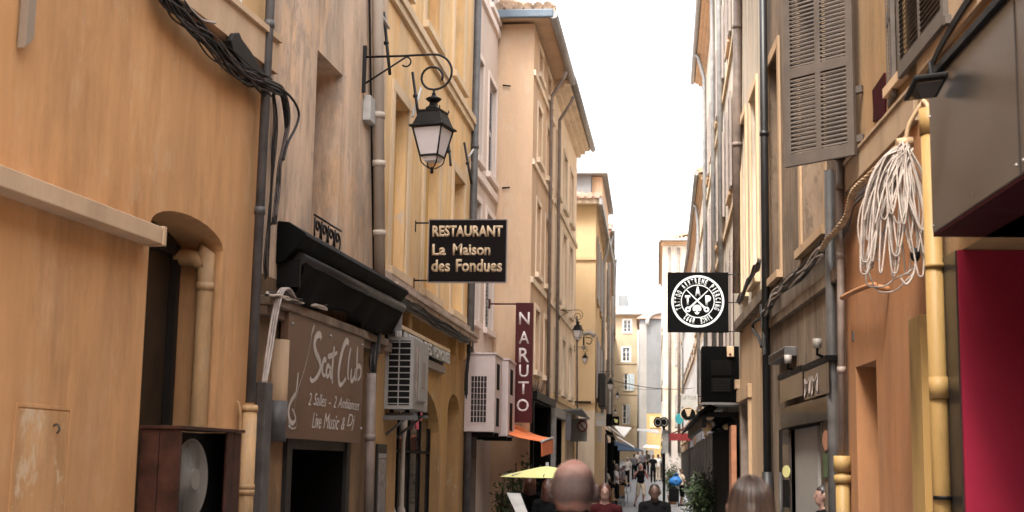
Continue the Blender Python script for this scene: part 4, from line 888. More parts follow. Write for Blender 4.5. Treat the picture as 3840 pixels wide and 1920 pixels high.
# two boxed conditioners
for (xa, xb, xc, ya, yb, Y0, ln, lab) in ((1764, 1855, 1883, 1330, 1620, 20.6, .95, 'nearer of two pink boxed air conditioner covers on the wall, with a dark grille'), (1883, 1905, 1946, 1351, 1636, 21.75, 1.1, 'farther pink boxed air conditioner cover, next to the red blade sign')):
    T = thing('conditioner_cover', lab, 'air conditioner', group='pink boxed conditioners')
    A = at_Y(xb, yb, Y0); Bq = at_Y(xb, ya, Y0); x1_ = (A.x+Bq.x)/2; x0_ = WL4.P(0, 0).x+.003 if Y0 < 21 else WL4.P(1, 0).x+.02
    xr_ = x1_ if Y0 < 21 else at_Y(1905, 1500, Y0).x
    if Y0 > 21: x1_ = xr_
    z0_, z1_ = A.z, Bq.z
    bm = NB(); bx(bm, x0_, x1_, Y0, Y0+ln, z0_, z1_); obj('cover', bm, M['acpink'], T, .008)
    bm = NB(); bx(bm, x0_, x1_+.02, Y0-.015, Y0+ln, z1_+.001, z1_+.03); obj('cover_top', bm, M['acpink'], T, .004)
    for fz0, fz1 in ((.08, .45), (.56, .90)):
        bm = NB(); bx(bm, x1_+.001, x1_+.006, Y0+ln*.25, Y0+ln*.62, z0_+(z1_-z0_)*fz0, z0_+(z1_-z0_)*fz1); obj('slot', bm, M['darkvoid'], T)
    if Y0 < 21:
        gx0, gx1, gz0, gz1 = x1_-.36, x1_-.12, z0_+(z1_-z0_)*.12, z0_+(z1_-z0_)*.72
        bm = NB(); bx(bm, gx0, gx1, Y0-.004, Y0-.001, gz0, gz1); gp_ = obj('grille', bm, M['framedark'], T)
        for i in range(6): bm = NB(); x = gx0+(gx1-gx0)*i/5; bx(bm, x-.004, x+.004, Y0-.012, Y0-.004, gz0, gz1); obj('grille_bar', bm, M['acpink'], gp_)
        for i in range(9): bm = NB(); z = gz0+(gz1-gz0)*i/8; bx(bm, gx0, gx1, Y0-.013, Y0-.0125, z-.003, z+.003); obj('grille_bar', bm, M['acpink'], gp_)
    for yb_ in (Y0+.1, Y0+ln-.2): bm = NB(); bx(bm, x0_, x1_-.02, yb_, yb_+.06, z0_-.06, z0_-.001); obj('bracket', bm, M['black'], T)
# ------------------------------------------------------------------ LEFT 5: peach corner house that juts out
H5 = house('house', 'tall peach house jutting into the lane with a bare side wall and tiled eave')
Z5 = 9.45
def winrows(w, pairs, rows, d=.12):
    out = []
    for a, b in pairs:
        for z0_, z1_ in rows: out.append(dict(u0=a, u1=b, z0=z0_, z1=z1_, d=d))
    return out
rows5 = [(5.05, 6.35), (7.15, 8.15), (8.75, 9.25), (3.3, 4.4)]
prs5 = [(.75, 1.45), (2.35, 3.05)]
hs5 = winrows(WL5, prs5, rows5)
blk = dict(u0=.35, u1=3.3, z0=0, z1=2.75, d=.5)
obj('wall', facade(WL5, 0, WL5.L, 0, Z5, hs5+[blk], 7), M['peach'], H5)
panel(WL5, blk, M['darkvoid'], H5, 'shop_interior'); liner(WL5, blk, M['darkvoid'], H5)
bm = NB(); WL5.box(bm, .2, 3.7, 2.76, 2.9, .002, .12); WL5.box(bm, .25, .35, 0, 2.75, .002, .06); WL5.box(bm, 3.3, 3.4, 0, 2.75, .002, .06); WL5.box(bm, 1.7, 1.78, 0, 2.75, -.3, -.2); obj('shopfront', bm, M['black'], H5)
for h in hs5:
    panel(WL5, h, M['peach2'], H5); surround(WL5, h, H5, M['peach2'], .09, .02)
for zz in (4.78, 6.88, 8.5): bm = NB(); WL5.box(bm, 0, WL5.L, zz, zz+.10, -.01, .04); obj('string_course', bm, M['peach2'], H5)
# roof: eave along the side wall and the front
ov = .32
bm = NB()
side_z = Z5
prism(bm, [Vector((-6.4, 23.6-ov, side_z+.05)), Vector((-2.13+ov, 23.6-ov, side_z+.05)), Vector((-2.04+ov, 27.55, side_z+.05)), Vector((-6.4, 27.5, side_z+.05))], Vector((0, 0, .06)))
bmesh.ops.recalc_face_normals(bm, faces=bm.faces)
obj('soffit_board', bm, M['peach'], H5)
bm = NB(); v1 = [Vector((-6.4, 23.6-ov-.02, side_z+.14)), Vector((-2.13+ov+.02, 23.6-ov-.02, side_z+.14)), Vector((-2.02+ov, 27.6, side_z+.14)), Vector((-4.2, 27.6, side_z+.75)), Vector((-6.4, 25.4, side_z+.75))]
prism(bm, v1, Vector((0, 0, .05))); bmesh.ops.triangulate(bm, faces=bm.faces); rf = obj('roof', bm, M['tile'], H5)
for i in range(20):
    x = -2.13+ov-.06-i*.17; bm = NB(); tube(bm, [Vector((x, 23.6-ov-.07, side_z+.185+.012*random.random())), Vector((x-.0, 23.6-ov+1.1, side_z+.55))], .085, 8); obj('tile', bm, M['tile'], rf)
for i in range(17):
    y = 23.6-ov+.25+i*.25; bm = NB(); tube(bm, [Vector((-2.13+ov+.05+.022*(y-23.6), y, side_z+.18)), Vector((-3.2, y, side_z+.5))], .085, 8); obj('tile', bm, M['tile'], rf)
bm = NB(); bx(bm, -6.3, -2.13+ov+.05, 23.6-ov-.12, 23.6-ov-.02, side_z-.02, side_z+.13); obj('gutter', bm, M['zincblue'], H5, .02)
bm = NB(); tube(bm, [Vector((-2.13+ov+.05, 23.6-ov-.1, side_z+.03)), Vector((-2.04+ov+.05, 27.5, side_z+.03))], .08, 10); obj('gutter', bm, M['zinc'], H5)
for k, (px, py) in enumerate(((1885, 317), (1882, 703))):
    p = at_Y(px, py, 23.55); bm = NB(); tube(bm, [p+Vector((0, .04, 0)), p+Vector((.14, .0, -.03 if k == 0 else 0))], .014, 6); obj('tie_bar', bm, M['iron'], H5)
# LEFT 5b: cream continuation with two downpipes
H5b = house('house', 'cream weathered house with two dark downpipes and long overhanging gutter')
rows5b = [(5.1, 6.7), (7.3, 8.5), (3.2, 4.35)]
hs5b = winrows(WL5b, [(.7, 1.5), (2.4, 3.2), (4.2, 5.0)], rows5b)
sf = dict(u0=.3, u1=2.6, z0=0, z1=2.6, d=.3); sf2 = dict(u0=3.2, u1=5.6, z0=0, z1=2.5, d=.3)
obj('wall', facade(WL5b, 0, WL5b.L, 0, Z5, hs5b+[sf, sf2], 7), M['peach2'], H5b)
for h in hs5b: panel(WL5b, h, M['cream'], H5b); surround(WL5b, h, H5b, M['cream'], .09, .02)
for zz in (4.78, 6.95): bm = NB(); WL5b.box(bm, 0, WL5b.L, zz, zz+.10, -.01, .04); obj('string_course', bm, M['cream'], H5b)
bm = NB(); WL5b.box(bm, 0, WL5b.L, 2.95, 3.05, -.01, .05); obj('string_course', bm, M['yellow'], H5b)
liner(WL5b, sf, M['darkvoid'], H5b); panel(WL5b, sf, M['darkvoid'], H5b, 'shop_interior'); panel(WL5b, sf2, M['darkvoid'], H5b, 'shop_interior')
bm = NB(); WL5b.box(bm, .0, .28, 0, 2.75, .002, .10); WL5b.box(bm, .28, 2.9, 2.6, 2.8, .002, .08); obj('shopfront', bm, M['zinc'], H5b)
bm = NB(); WL5b.box(bm, 2.62, 3.1, 0, 2.58, .002, .07); WL5b.box(bm, 5.62, 6.1, 0, 2.9, .002, .05); obj('pilaster', bm, M['yellow'], H5b)
eave(WL5b, 0, WL5b.L, Z5-.06, .34, H5b, M['tile'], .25, soff=M['peach2'])
for px, yt, nm in ((2064, 120, 'nearer dark downpipe of the cream weathered house'), (2096, 300, 'farther dark downpipe of the cream weathered house')):
    u_ = WL5b.u(px, .08, 700); zt_ = 9.2
    x = downpipe([WL5b.P(u_, zt_+.05, .36), WL5b.P(u_, zt_-.1, .30), WL5b.P(u_, zt_-.45, .08), WL5b.P(u_, zt_-.6, .08), WL5b.P(u_, 2.9, .08)], .033, H5b, M['pipebrown'], label=nm)
# orange awning of the sushi shop
AW = thing('awning', 'orange fabric awning below the tall red sign', 'awning')
bm = NB(); A0 = Vector((-2.78, 22.2, 2.55)); A1 = Vector((-2.13, 24.9, 2.72)); 
pa = [at_Y(1925, 1588, 22.0), at_Y(2030, 1655, 21.8), at_Y(2073, 1640, 24.2), at_Y(1935, 1583, 24.2)]
pa[0] = Vector((-2.70, 22.0, pa[0].z)); pa[3] = Vector((-2.30, 23.5, pa[0].z+.02))
NU = 12; g = []
for i in range(NU+1):
    s = i/NU; row = []
    for j in range(9):
        t = j/8; p = (pa[0].lerp(pa[1], s)).lerp(pa[3].lerp(pa[2], s), t); p.z += -.05*math.sin(math.pi*s)+.015*math.sin(t*12)*s; row.append(bm.verts.new(p))
    g.append(row)
for i in range(NU):
    for j in range(8): bm.faces.new((g[i][j], g[i+1][j], g[i+1][j+1], g[i][j+1])).smooth = True
x = obj('canopy', bm, M['awningorange'], AW); s = x.modifiers.new('thickness', 'SOLIDIFY'); s.thickness = .006
bm = NB(); prism(bm, [pa[1]+Vector((0, 0, -.03)), pa[2]+Vector((0, 0, -.03)), pa[2]+Vector((0, 0, -.27)), pa[1]+Vector((0, 0, -.24))], Vector((.008, 0, 0))); obj('valance', bm, M['awningorange'], AW)
bm = NB(); tube(bm, [pa[1]+Vector((0, 0, -.005)), pa[2]+Vector((0, 0, -.005))], .02, 8); obj('front_bar', bm, M['white'], AW)
# ------------------------------------------------------------------ LEFT 6..9: farther houses
H6 = house('house', 'yellow house with a blank side wall facing the lane above a pale shop corner')
z6 = at_Y(2240, 770, 35.6).z
h6 = winrows(WL6, [(1.0, 1.9), (3.8, 4.7), (6.6, 7.5)], [(3.4, 5.0), (6.0, 7.7)])
obj('wall', facade(WL6, 0, WL6.L, 0, z6, h6, 4), M['yellow'], H6)
for h in h6:
    window(WL6, h, H6, bars=2); wd = h['u1']-h['u0']
    shutter_leaf(WL6, h['u0']-wd*.5, h['u0']-.02, h['z0'], h['z1'], H6, M['shutterbrown']); shutter_leaf(WL6, h['u1']+.02, h['u1']+wd*.5, h['z0'], h['z1'], H6, M['shutterfar'])
bm = NB(); bx(bm, -5.4, -1.505, 35.55, 35.601, 0, at_Y(2200, 1540, 35.6).z); obj('pale_corner', bm, M['cream'], H6)
for yy, nm in ((at_Y(2200, 975, 35.6).z, 'a'), (at_Y(2200, 1512, 35.6).z, 'b')): bm = NB(); bx(bm, -5.4, -1.50, 35.55, 35.6, yy, yy+.09); obj('string_course', bm, M['yellow'], H6)
bm = NB(); bx(bm, -5.5, -1.42, 35.3, 45.9, z6, z6+.12); obj('cornice', bm, M['cream'], H6)
bm = NB(); prism(bm, [Vector((-5.5, 35.28, z6+.121)), Vector((-1.40, 35.28, z6+.121)), Vector((-1.40, 35.28, z6+.20)), Vector((-5.5, 35.28, z6+.9))], Vector((0, 10.6, 0))); rf = obj('roof', bm, M['tilepink'], H6)
for i in range(14): bm = NB(); x = -1.46-i*.2; tube(bm, [Vector((x, 35.18, z6+.2)), Vector((x, 36.2, z6+.32))], .09, 7); obj('tile', bm, M['tilepink'], rf)
bm = NB(); bx(bm, -1.42, -1.33, 35.2, 46, z6-.05, z6+.12); obj('gutter', bm, M['zinc'], H6)
bm = NB(); tube(bm, curve([Vector((-1.38, 41, z6)), Vector((-1.4, 41, z6-.4)), Vector((-1.5, 41, z6-.8)), Vector((-1.5, 41, z6-1.2))], 4)+[Vector((-1.50, 41, 3))], .05, 8); obj('downpipe', bm, M['zinc'], H6)
# penthouse clad in grey above
H6b = house('roof_house', 'grey clad attic house standing above the yellow house roof'); zt6 = at_Y(2190, 655, 38).z
bm = NB(); bx(bm, -6, -1.75, 38, 44, z6+.3, zt6); obj('wall', bm, M['greywall'], H6b); bm = NB(); bx(bm, -6.1, -1.3, 37.8, 44.3, zt6+.001, zt6+.12); obj('roof', bm, M['zinc'], H6b)
bm = NB(); bx(bm, -1.74, -1.45, 38.2, 44, zt6-.7, zt6-.02); obj('soffit', bm, M['peach'], H6b)
defs = [(WL7, 'narrow house with peach soffit behind the yellow house', at_Y(2288, 930, 50).z+0, M['peach2'], (2290, 930)),
        (WL8, 'cream far house with grey shutters and a small overhanging eave', at_Y(2296, 1035, 70).z, M['cream'], None),
        (WL9, 'farthest house on the left with pale grey shutters', at_Y(2300, 1130, 100).z, M['yellow'], None)]
for i, (w_, lab, zt_, m_, _) in enumerate(defs):
    Hx = house('house', lab); L = w_.L; n = int(L/3); hh = winrows(w_, [(1.2+k*3, 2.2+k*3) for k in range(n) if 2.2+k*3 < L-.5], [(z, z+1.6) for z in (3.6, 6.7, 9.7) if z+1.9 < zt_], .15)
    obj('wall', facade(w_, 0, L, 0, zt_, hh, 7), m_, Hx)
    for h in hh:
        window(w_, h, Hx, bars=2); shutter_leaf(w_, h['u0']-.5, h['u0']-.02, h['z0'], h['z1'], Hx, M['shutterfar'] if i != 0 else M['shutterbrown'], n=8, o0=.02, o1=.06); shutter_leaf(w_, h['u1']+.02, h['u1']+.5, h['z0'], h['z1'], Hx, M['shutterfar'], n=8)
    eave(w_, 0, L, zt_-.1, .18, Hx, M['tilepink'], .25, soff=M['peach'])
    bm = NB(); u = 1.2; tube(bm, [w_.P(u-.6, zt_-.1, .2), w_.P(u-.6, zt_-.6, .1), w_.P(u-.6, 3, .1)], .05, 8); obj('downpipe', bm, M['zinc'], Hx)
    bm = NB(); w_.box(bm, .3, L-.3, .0, 2.7, .003, .05); obj('shopfront', bm, M['framedark'], Hx)
# enclosed wooden bow balcony / dark box on the left at the big lantern
bm = NB(); WL6.box(bm, .7, 2.3, at_Y(2250, 1530, 37).z, at_Y(2250, 1405, 37).z, .07, .26); x = obj('balcony_box', bm, M['framedark'], None, .03); tag(x, 'dark boxed balcony behind the large dark lantern', 'balcony')
# ------------------------------------------------------------------ END of the lane
HE = house('building', 'beige four storey building closing the end of the lane')
WE = Wall(-9, 130, 3.5, 130); WE.n = Vector((0, -1, 0))
zE = at_Y(2340, 1180, 130).z
def wE(px, py): return WE.hit(px, py, 0)
he = []
for (xa, xb, ya, yb) in ((2338, 2366, 1200, 1246), (2334, 2362, 1303, 1355), (2340, 2366, 1402, 1464), (2335, 2362, 1517, 1590)):
    a = wE(xa, ya); b = wE(xb, yb); he.append(dict(u0=a[0], u1=b[0], z0=b[1], z1=a[1], d=.3))
obj('wall', facade(WE, 0, WE.L, 0, zE, he, 9), M['endwall'], HE)
for i, h in enumerate(he):
    f = window(WE, h, HE, bars=2, inset=.12); surround(WE, h, HE, M['frame'] if i < 2 else M['endwall'], .10, .03)
    if i == 2: shutter_leaf(WE, h['u1']-.28, h['u1']+.30, h['z0'], h['z1'], HE, mat('shutter_pale_blue', (.45, .52, .56), .6), .03, .07)
    if i == 3: shutter_leaf(WE, h['u0']+.35, h['u1']+.0, h['z0'], h['z1'], HE, M['shutterfar'], .03, .07)
for py in (1365, 1480, 1600): z_ = WE.hit(2350, py, 0)[1]; bm = NB(); WE.box(bm, 0, WE.L, z_, z_+.12, -.01, .06); obj('string_course', bm, M['endwall'], HE)
eave(WE, 0, WE.L, zE-.1, .6, HE, M['tilepink'], .26, soff=M['endwall'])
uu = WE.u(2393, .1, 1500); downpipe([WE.P(uu, zE, .1), WE.P(uu, 2, .1)], .09, HE, M['zinc'])
HG = house('building', 'grey building with a rounded stepped gable and yellow ground floor at the lane end')
YG = 119.0
xa, xb = at_Y(2398, 1400, YG).x, at_Y(2540, 1400, YG).x
z1 = at_Y(2400, 1195, YG).z; z2 = at_Y(2470, 1185, YG).z; zy = at_Y(2440, 1550, YG).z
bm = NB(); bx(bm, xa, xb, YG, YG+9, zy, z1); obj('wall', bm, M['greywall'], HG)
bm = NB(); bx(bm, xa+.02, xb, YG+.02, YG+9, 0, zy); obj('ground_floor_wall', bm, M['yellowend'], HG)
bm = NB(); bx(bm, xa-.02, xa+.62, YG-.05, YG+.3, 0, z1-.5); obj('corner_pilaster', bm, M['corner'], HG)
bm = NB(); n = 16; arc = [Vector((xa+.65+(xb-xa-.6)*.5*(1-math.cos(math.pi*k/n)), YG-.35, z1-.55+1.1*math.sin(math.pi*k/n)**.7)) for k in range(n+1)]
tube(bm, arc, .16, 8); bmesh.ops.recalc_face_normals(bm, faces=bm.faces); obj('curved_cornice', bm, M['greypink'], HG)
bm = NB(); prism(bm, [Vector((xa-.3, YG-.2, z1)), Vector((xb, YG-.2, z1)), Vector((xb, YG-.2, z1+1.6)), Vector((xa+2.0, YG-.2, z1+1.3))], Vector((0, 10, 0))); rf = obj('roof', bm, M['tilepink'], HG)
bm = NB(); bx(bm, xa+.9, xa+2.3, YG-.06, YG+.1, zy-1.2, zy-.3); obj('yellow_panel', bm, M['ochre'], HG)
bm = NB(); prism(bm, [Vector((xa-.6, YG-1.3, zy-4.3)), Vector((xa+3.0, YG-1.3, zy-4.4)), Vector((xa+3.0, YG, zy-3.9)), Vector((xa-.6, YG, zy-3.9))], Vector((0, 0, .12))); obj('door_canopy', bm, M['stainedwhite'], HG)
# ------------------------------------------------------------------ RIGHT 1: shop clad in steel with a magenta recess
HR1 = house('house', 'shop at the right edge clad in brushed steel with a magenta recess')
zf_t1 = WR1.hit(3560, 235, .30)[1]; zf_b1 = WR1.hit(3510, 880, .30)[1]
Yf = 9.4; ue = WR1.u(3497, .30, 870); 
um = (8.55+4)/WR1.t.y
Z1R = 8.0
rec = dict(u0=WR1.L-7.5, u1=WR1.u(3632, 0, 1745), z0=0, z1=zf_b1, d=1.1)
obj('wall', facade(WR1, 0, WR1.L, 0, Z1R, [rec], 8), M['ochreshade'], HR1)
uend = max(ue, rec['u1']+.3)
bm = NB(); WR1.box(bm, rec['u0']-.2, ue, zf_b1+.02, zf_t1, .004, .30); fa = obj('steel_fascia', bm, M['steel'], HR1, .006)
us = WR1.u(3815, .30, 300); bm = NB(); WR1.box(bm, us, us+.012, zf_b1+.02, zf_t1, .301, .304); obj('fascia_seam', bm, M['steeldark'], HR1)
bm = NB(); WR1.box(bm, rec['u0']-.2, ue, zf_b1-.0, zf_b1+.019, -1.1, .295); obj('soffit', bm, M['darkred'], HR1)
bm = NB(); WR1.box(bm, rec['u0']-.2, ue+.01, zf_t1+.001, zf_t1+.04, .0, .33); obj('fascia_cap', bm, M['black'], HR1)
bm = NB(); WR1.box(bm, rec['u1']-.0, WR1.u(3553, .03, 1745), 0, zf_b1-.002, -.01, .04); obj('steel_post', bm, M['steeldark'], HR1, .004)
bm = NB(); WR1.box(bm, rec['u1']-.03, rec['u1']-.001, 0, zf_b1-.004, -1.095, .03); obj('magenta_panel', bm, M['magenta'], HR1)
panel(WR1, rec, M['shopglass'], HR1, 'shop_window')
for su, sz in ((ue-.03, zf_b1+.06), (ue-.03, zf_t1-.2), (us-.05, zf_b1+.08), (us+.06, zf_b1+.08)): bm = NB(); sphere(bm, WR1.P(su, sz, .301), .009, 8, 5); obj('screw', bm, M['zinc'], HR1)
bm = NB(); WR1.box(bm, 0, WR1.L, zf_t1+.45, zf_t1+.75, -.01, .04); obj('stone_band', bm, M['stoneshade'], HR1)
# spot light on the fascia
SL = thing('flood_light', 'flat black flood light reaching out from the top of the steel fascia', 'lamp')
m_u, m_z = WR1.hit(3490, 320, .33)
hx = WR1.P(m_u-.05, zf_t1+.02, .31)
c = [at_X(*p, X) for p, X in (((3385, 374), 0), )] if False else None
fl = WR1.hit(3470, 338, .42); base = WR1.P(fl[0], fl[1], .42)
tipc = base + WR1.n*.10
A = WR1.n*.19 + WR1.t*.02 - UP*.02; Bv = -WR1.t*.24 + UP*.05
bm = NB(); o0 = base - Bv*.5 - A*.5; obox(bm, o0, A, Bv*1.1, Vector((0, 0, .030))); obj('lamp_body', bm, M['black'], SL, .008)
bm = NB(); obox(bm, o0+A*.12+Bv*.12-UP*.006, A*.76, Bv*.85, Vector((0, 0, .005))); obj('lamp_glass', bm, M['shopglass'], SL)
bm = NB(); tube(bm, curve([hx, hx+UP*.06+WR1.n*.03, base-A*.2+UP*.09, base-A*.2+UP*.03], 5), .010, 6); tube(bm, [hx+WR1.t*.03, base-A*.3+UP*.03], .014, 6); obj('lamp_arm', bm, M['black'], SL)
# ------------------------------------------------------------------ RIGHT 2: orange house
HR2 = house('house', 'orange plastered house with a narrow doorway between the yellow pipe and grey pipes')
zl0 = WR2.hit(3173, 705, .06)[1]; zl1 = WR2.hit(3173, 575, .06)[1]
zb_ = (zl0+WR2.hit(3400, 465, .06)[1])/2
dr = hole_px(WR2, 3211, 3289, WR2.hit(3250, 1362, 0)[1], 0, .45, ref=1500)
wn = dict(u0=WR2.u(3361, 0, 200)-1.05, u1=WR2.u(3361, 0, 200)-.02, z0=WR2.hit(3368, 287, .07)[1]+.04, z1=0, d=.25)
# window lies between the flat leaf (near) and the angled leaf (far)
ul_far = WR2.u(3368, .07, 287); ul_near = WR2.hit(3541, 105, .07)[0]; LW = abs(ul_far-ul_near)
w0, w1 = ul_far+.02, ul_far+.50
wz0 = WR2.hit(3368, 287, .07)[1]+.06
win2 = dict(u0=w0, u1=min(w1, WR2.L-.6), z0=wz0, z1=wz0+1.7, d=.22)
obj('ground_floor_wall', facade(WR2, 0, WR2.L, 0, zb_, [dr], 8), M['orange'], HR2)
obj('wall', facade(WR2, 0, WR2.L, zb_, 8.2, [win2], 8), M['ochreshade'], HR2)
panel(WR2, dr, M['framedark'], HR2, 'door'); panel(WR2, win2, M['darkvoid'], HR2, 'dark_room')
window(WR2, win2, HR2, M['framedark'], bars=2)
bm = NB(); WR2.box(bm, .15, WR2.L-.0, zb_, zb_+.24, -.01, .035); WR2.box(bm, .15, WR2.L, zb_+.24, zb_+.27, -.01, .05); obj('stone_band', bm, M['stoneshade'], HR2, .006)
def shutter_full(origin, along, nrm, wd, z0, z1, parent, label, cols=2, th=.035):
    """louvred shutter with two columns of slats; every slat its own piece"""
    bm = NB(); st = .07; O = origin
    def bb(a, b, c, e, t0=0, t1=th): obox(bm, O+along*a+UP*(c)+nrm*t0, along*(b-a), nrm*(t1-t0), UP*(e-c))
    H = z1-z0; bb(0, st, 0, H); bb(wd-st, wd, 0, H); bb(wd/2-st*.42, wd/2+st*.42, .11, H-.11, .002, th-.002)
    mids = [0, H*.34, H*.67, H-.10]
    rails = [(0, .11)]+[(m, m+.09) for m in mids[1:-1]]+[(H-.10, H)]
    for a, b in rails: bb(st, wd-st, a, b, .001, th-.001)
    S_ = obj('shutter', bm, M['shutter'], parent, .003)
    if label: S_['label'] = label
    sl = None
    for k in range(len(rails)-1):
        za, zb2 = rails[k][1], rails[k+1][0]; n = int((zb2-za)/.037)
        for i in range(n):
            z = za+(zb2-za)*(i+.5)/n
            for (a, b) in ((st, wd/2-st*.42), (wd/2+st*.42, wd-st)):
                bm2 = NB(); obox(bm2, O+along*a+UP*(z-.016)+nrm*(th-.004), along*(b-a), nrm*(-.024)+UP*.033, nrm*.003+UP*.008); obj('slat', bm2, M['shutterslat'], S_)
    return S_
# flat leaf against the wall (near side of the window)
shutter_full(WR2.P(ul_far, wz0-.08, .04), -WR2.t, WR2.n, LW, 0, 1.86, HR2, 'open shutter leaf lying flat above the steel shop sign')
# angled leaf seen almost edge on (far side)
hp = WR2.P(win2['u1']+.03, wz0-.12, .04); dv = (hp-CAM); dv.z = 0; dv.normalize(); al = (WR2.n*.95+WR2.t*.25).normalized()
pe = WR2.hit(3345, 300, .05); hp = WR2.P(pe[0], wz0-.12, .05); dv = (hp-CAM); dv.z = 0; dv.normalize(); al = (dv*1.0+WR2.n*.10).normalized(); nn = al.cross(UP).normalized()
if nn.dot(Vector((0, -1, 0))) < 0: nn = -nn
shutter_full(hp, al, nn, .42, 0, 1.9, HR2, 'half open shutter leaf seen edge on')
for (px, py) in ((3558, 80), (3560, 50)):
    pass
hh_ = WR2.hit(3558, 75, .05); bm = NB(); WR2.box(bm, hh_[0]-.03, hh_[0]+.03, hh_[1]-.03, hh_[1]+.03, 0, .08); obj('shutter_stop', bm, M['shutter'], HR2)
# broken hole with dark red brick
hu0, hz1 = WR2.hit(3272, 340, .012); hu1, hz0 = WR2.hit(3322, 430, .012)
bm = NB(); WR2.poly(bm, [(hu0, hz1), (hu0-.02, (hz0+hz1)/2), (hu0+.0, hz0+.06), (hu1+.03, hz0), (hu1, hz0+.14), (hu1+.01, hz1+.02)], .002, .016); p = obj('broken_plaster', bm, M['darkred'], HR2); p['label'] = 'dark red patch of broken plaster'
# small vents
for (px, py) in ((3197, 1262), (3438, 1228)):
    v = WR2.hit(px, py, .01); bm = NB(); WR2.box(bm, v[0]-.02, v[0]+.02, v[1]-.045, v[1]+.045, -.01, .012); obj('vent', bm, M['pipegrey'], HR2, .003)
# projecting rounded orange rail stub
a = WR2.hit(3180, 1117, .05); b = WR2.hit(3270, 1073, .12); bm = NB(); tube(bm, curve([WR2.P(a[0], a[1], .10), WR2.P((a[0]+b[0])/2, (a[1]+b[1])/2+.01, .12), WR2.P(b[0], b[1]+.01, .12), WR2.P(b[0]-.05, b[1]-.01, .09), WR2.P(b[0]-.06, b[1]-.03, .0)], 5), .022, 10); tag(obj('wall_pipe', bm, M['orange'], None), 'short bent orange painted pipe on the orange wall below the cable coil', 'pipe')
# yellow downpipe, pilaster, cap
yo = .09
y1 = WR2.hit(3486, 500, yo); y2 = WR2.hit(3536, 1860, yo); 
YP = thing('downpipe', 'fat yellow downpipe beside the steel shop front with a black band low down', 'downpipe')
def ypt(py):
    z = WR2.hit(3486+(3536-3486)*(py-500)/1360, py, yo)[1]; k = (z-y2[1])/(y1[1]-y2[1]); return WR2.P(y2[0]+(y1[0]-y2[0])*k, z, yo)
bm = NB(); tube(bm, [ypt(500), Vector((ypt(1860).x, ypt(1860).y, 0))], .058, 20); obj('pipe', bm, M['pipeyellow'], YP)
bm = NB(); c = ypt(460); tube(bm, [ypt(505), ypt(410)], .066, 20); obj('pipe_head', bm, M['pipeyellow'], YP)
bm = NB(); tube(bm, [ypt(1495), ypt(1415)], .0625, 20); obj('pipe_sleeve', bm, M['pipeyellow'], YP)
bm = NB(); tube(bm, [ypt(1005), ypt(990)], .064, 20); obj('pipe_collar', bm, M['pipeyellow'], YP)
bm = NB(); tube(bm, [ypt(1874), ypt(1860)], .062, 20); obj('black_band', bm, M['black'], YP)
bm = NB(); tube(bm, curve([ypt(415), ypt(390)+WR2.t*.03, ypt(375)+WR2.t*.14+UP*.01, ypt(520)+WR2.t*.18+WR2.n*-.05], 6), .016, 8); obj('feed_cable', bm, M['cableochre'], YP)
pu0 = WR2.u(3478, .02, 1600); pu1 = WR2.u(3432, .02, 1600); bm = NB(); WR2.box(bm, min(pu0, pu1), max(pu0, pu1), 0, WR2.hit(3440, 1190, .02)[1], -.01, .05); tag(obj('pilaster', bm, M['pipeyellow'], None, .004), 'flat yellow casing strip left of the fat yellow downpipe', 'casing')
# grey pipes at the joint with the brown house
gp, at = pipe_on(WR3, 3150, 600, 3158, 1718, .034, None, M['pipebrown'], o=.07, collars=(700, 960, 1390)); tag(gp, 'brownish grey downpipe beside the orange wall, nearer one', 'downpipe')
b0 = at(WR3.hit(3158, 1718, .07)[1]); bm = NB(); tube(bm, [b0+UP*.0, Vector((b0.x, b0.y, 0))], .062, 16); tube(bm, [b0+UP*.02, b0-UP*.12], .076, 16); tube(bm, [b0-UP*.15, b0-UP*.22], .076, 16); tag(obj('downpipe', bm, M['pipeyellow'], None), 'fat yellow pipe socket below the brownish grey downpipe', 'downpipe')
gp, at = pipe_on(WR3, 3112, 640, 3127, 1745, .055, None, M['pipegrey'], o=.03, zbot=0); tag(gp, 'flat dark grey pipe left of the brownish grey downpipe', 'downpipe')
gq = WR3.hit(3150, 598, .07); bm = NB(); p = WR3.P(gq[0], gq[1], .07); tube(bm, [p, p+UP*.06], .05, 12); tube(bm, curve([p+UP*.05, p+UP*.12-WR3.t*.02, p+UP*.2-WR3.t*.06+WR3.n*-.04], 4), .012, 6); tag(obj('pipe_hopper', bm, M['black'], None), 'black hopper on top of the brownish grey downpipe under the shutter', 'hopper')
# ------------------------------------------------------------------ RIGHT 3: brown house with the big shutter
HR3 = house('house', 'weathered brown house with the big grey shutter over a glass fronted shop')
s1 = WR3.hit(3011, 933, 0); s2 = WR3.hit(3097, 851, 0); s3 = WR3.hit(2880, 1068, 0); s4 = WR3.hit(2929, 1017, 0); t1 = WR3.hit(2890, 242, 0)
zsill = (s1[1]+s2[1]+s3[1]+s4[1])/4
wa = dict(u0=s2[0], u1=s1[0], z0=zsill, z1=t1[1], d=.28); wb = dict(u0=s4[0], u1=min(s3[0], WR3.L-.15), z0=zsill, z1=t1[1], d=.28)
sf = dict(u0=WR3.u(3090, 0, 1745), u1=WR3.u(2925, 0, 1745), z0=0, z1=WR3.hit(3040, 1590, 0)[1], d=.35)
obj('wall', facade(WR3, 0, WR3.L, 0, 8.6, [wa, wb, sf], 8), M['brown'], HR3)
for h in (wa, wb):
    panel(WR3, h, M['brownpale'], HR3); surround(WR3, h, HR3, M['brown4'], .13, .025)
zt3 = WR3.hit(3011, 1000, .0)[1]
bm = NB(); WR3.box(bm, 0, WR3.L, zsill-.62, zsill-.5, -.01, .05); obj('string_course', bm, M['brown'], HR3, .008)
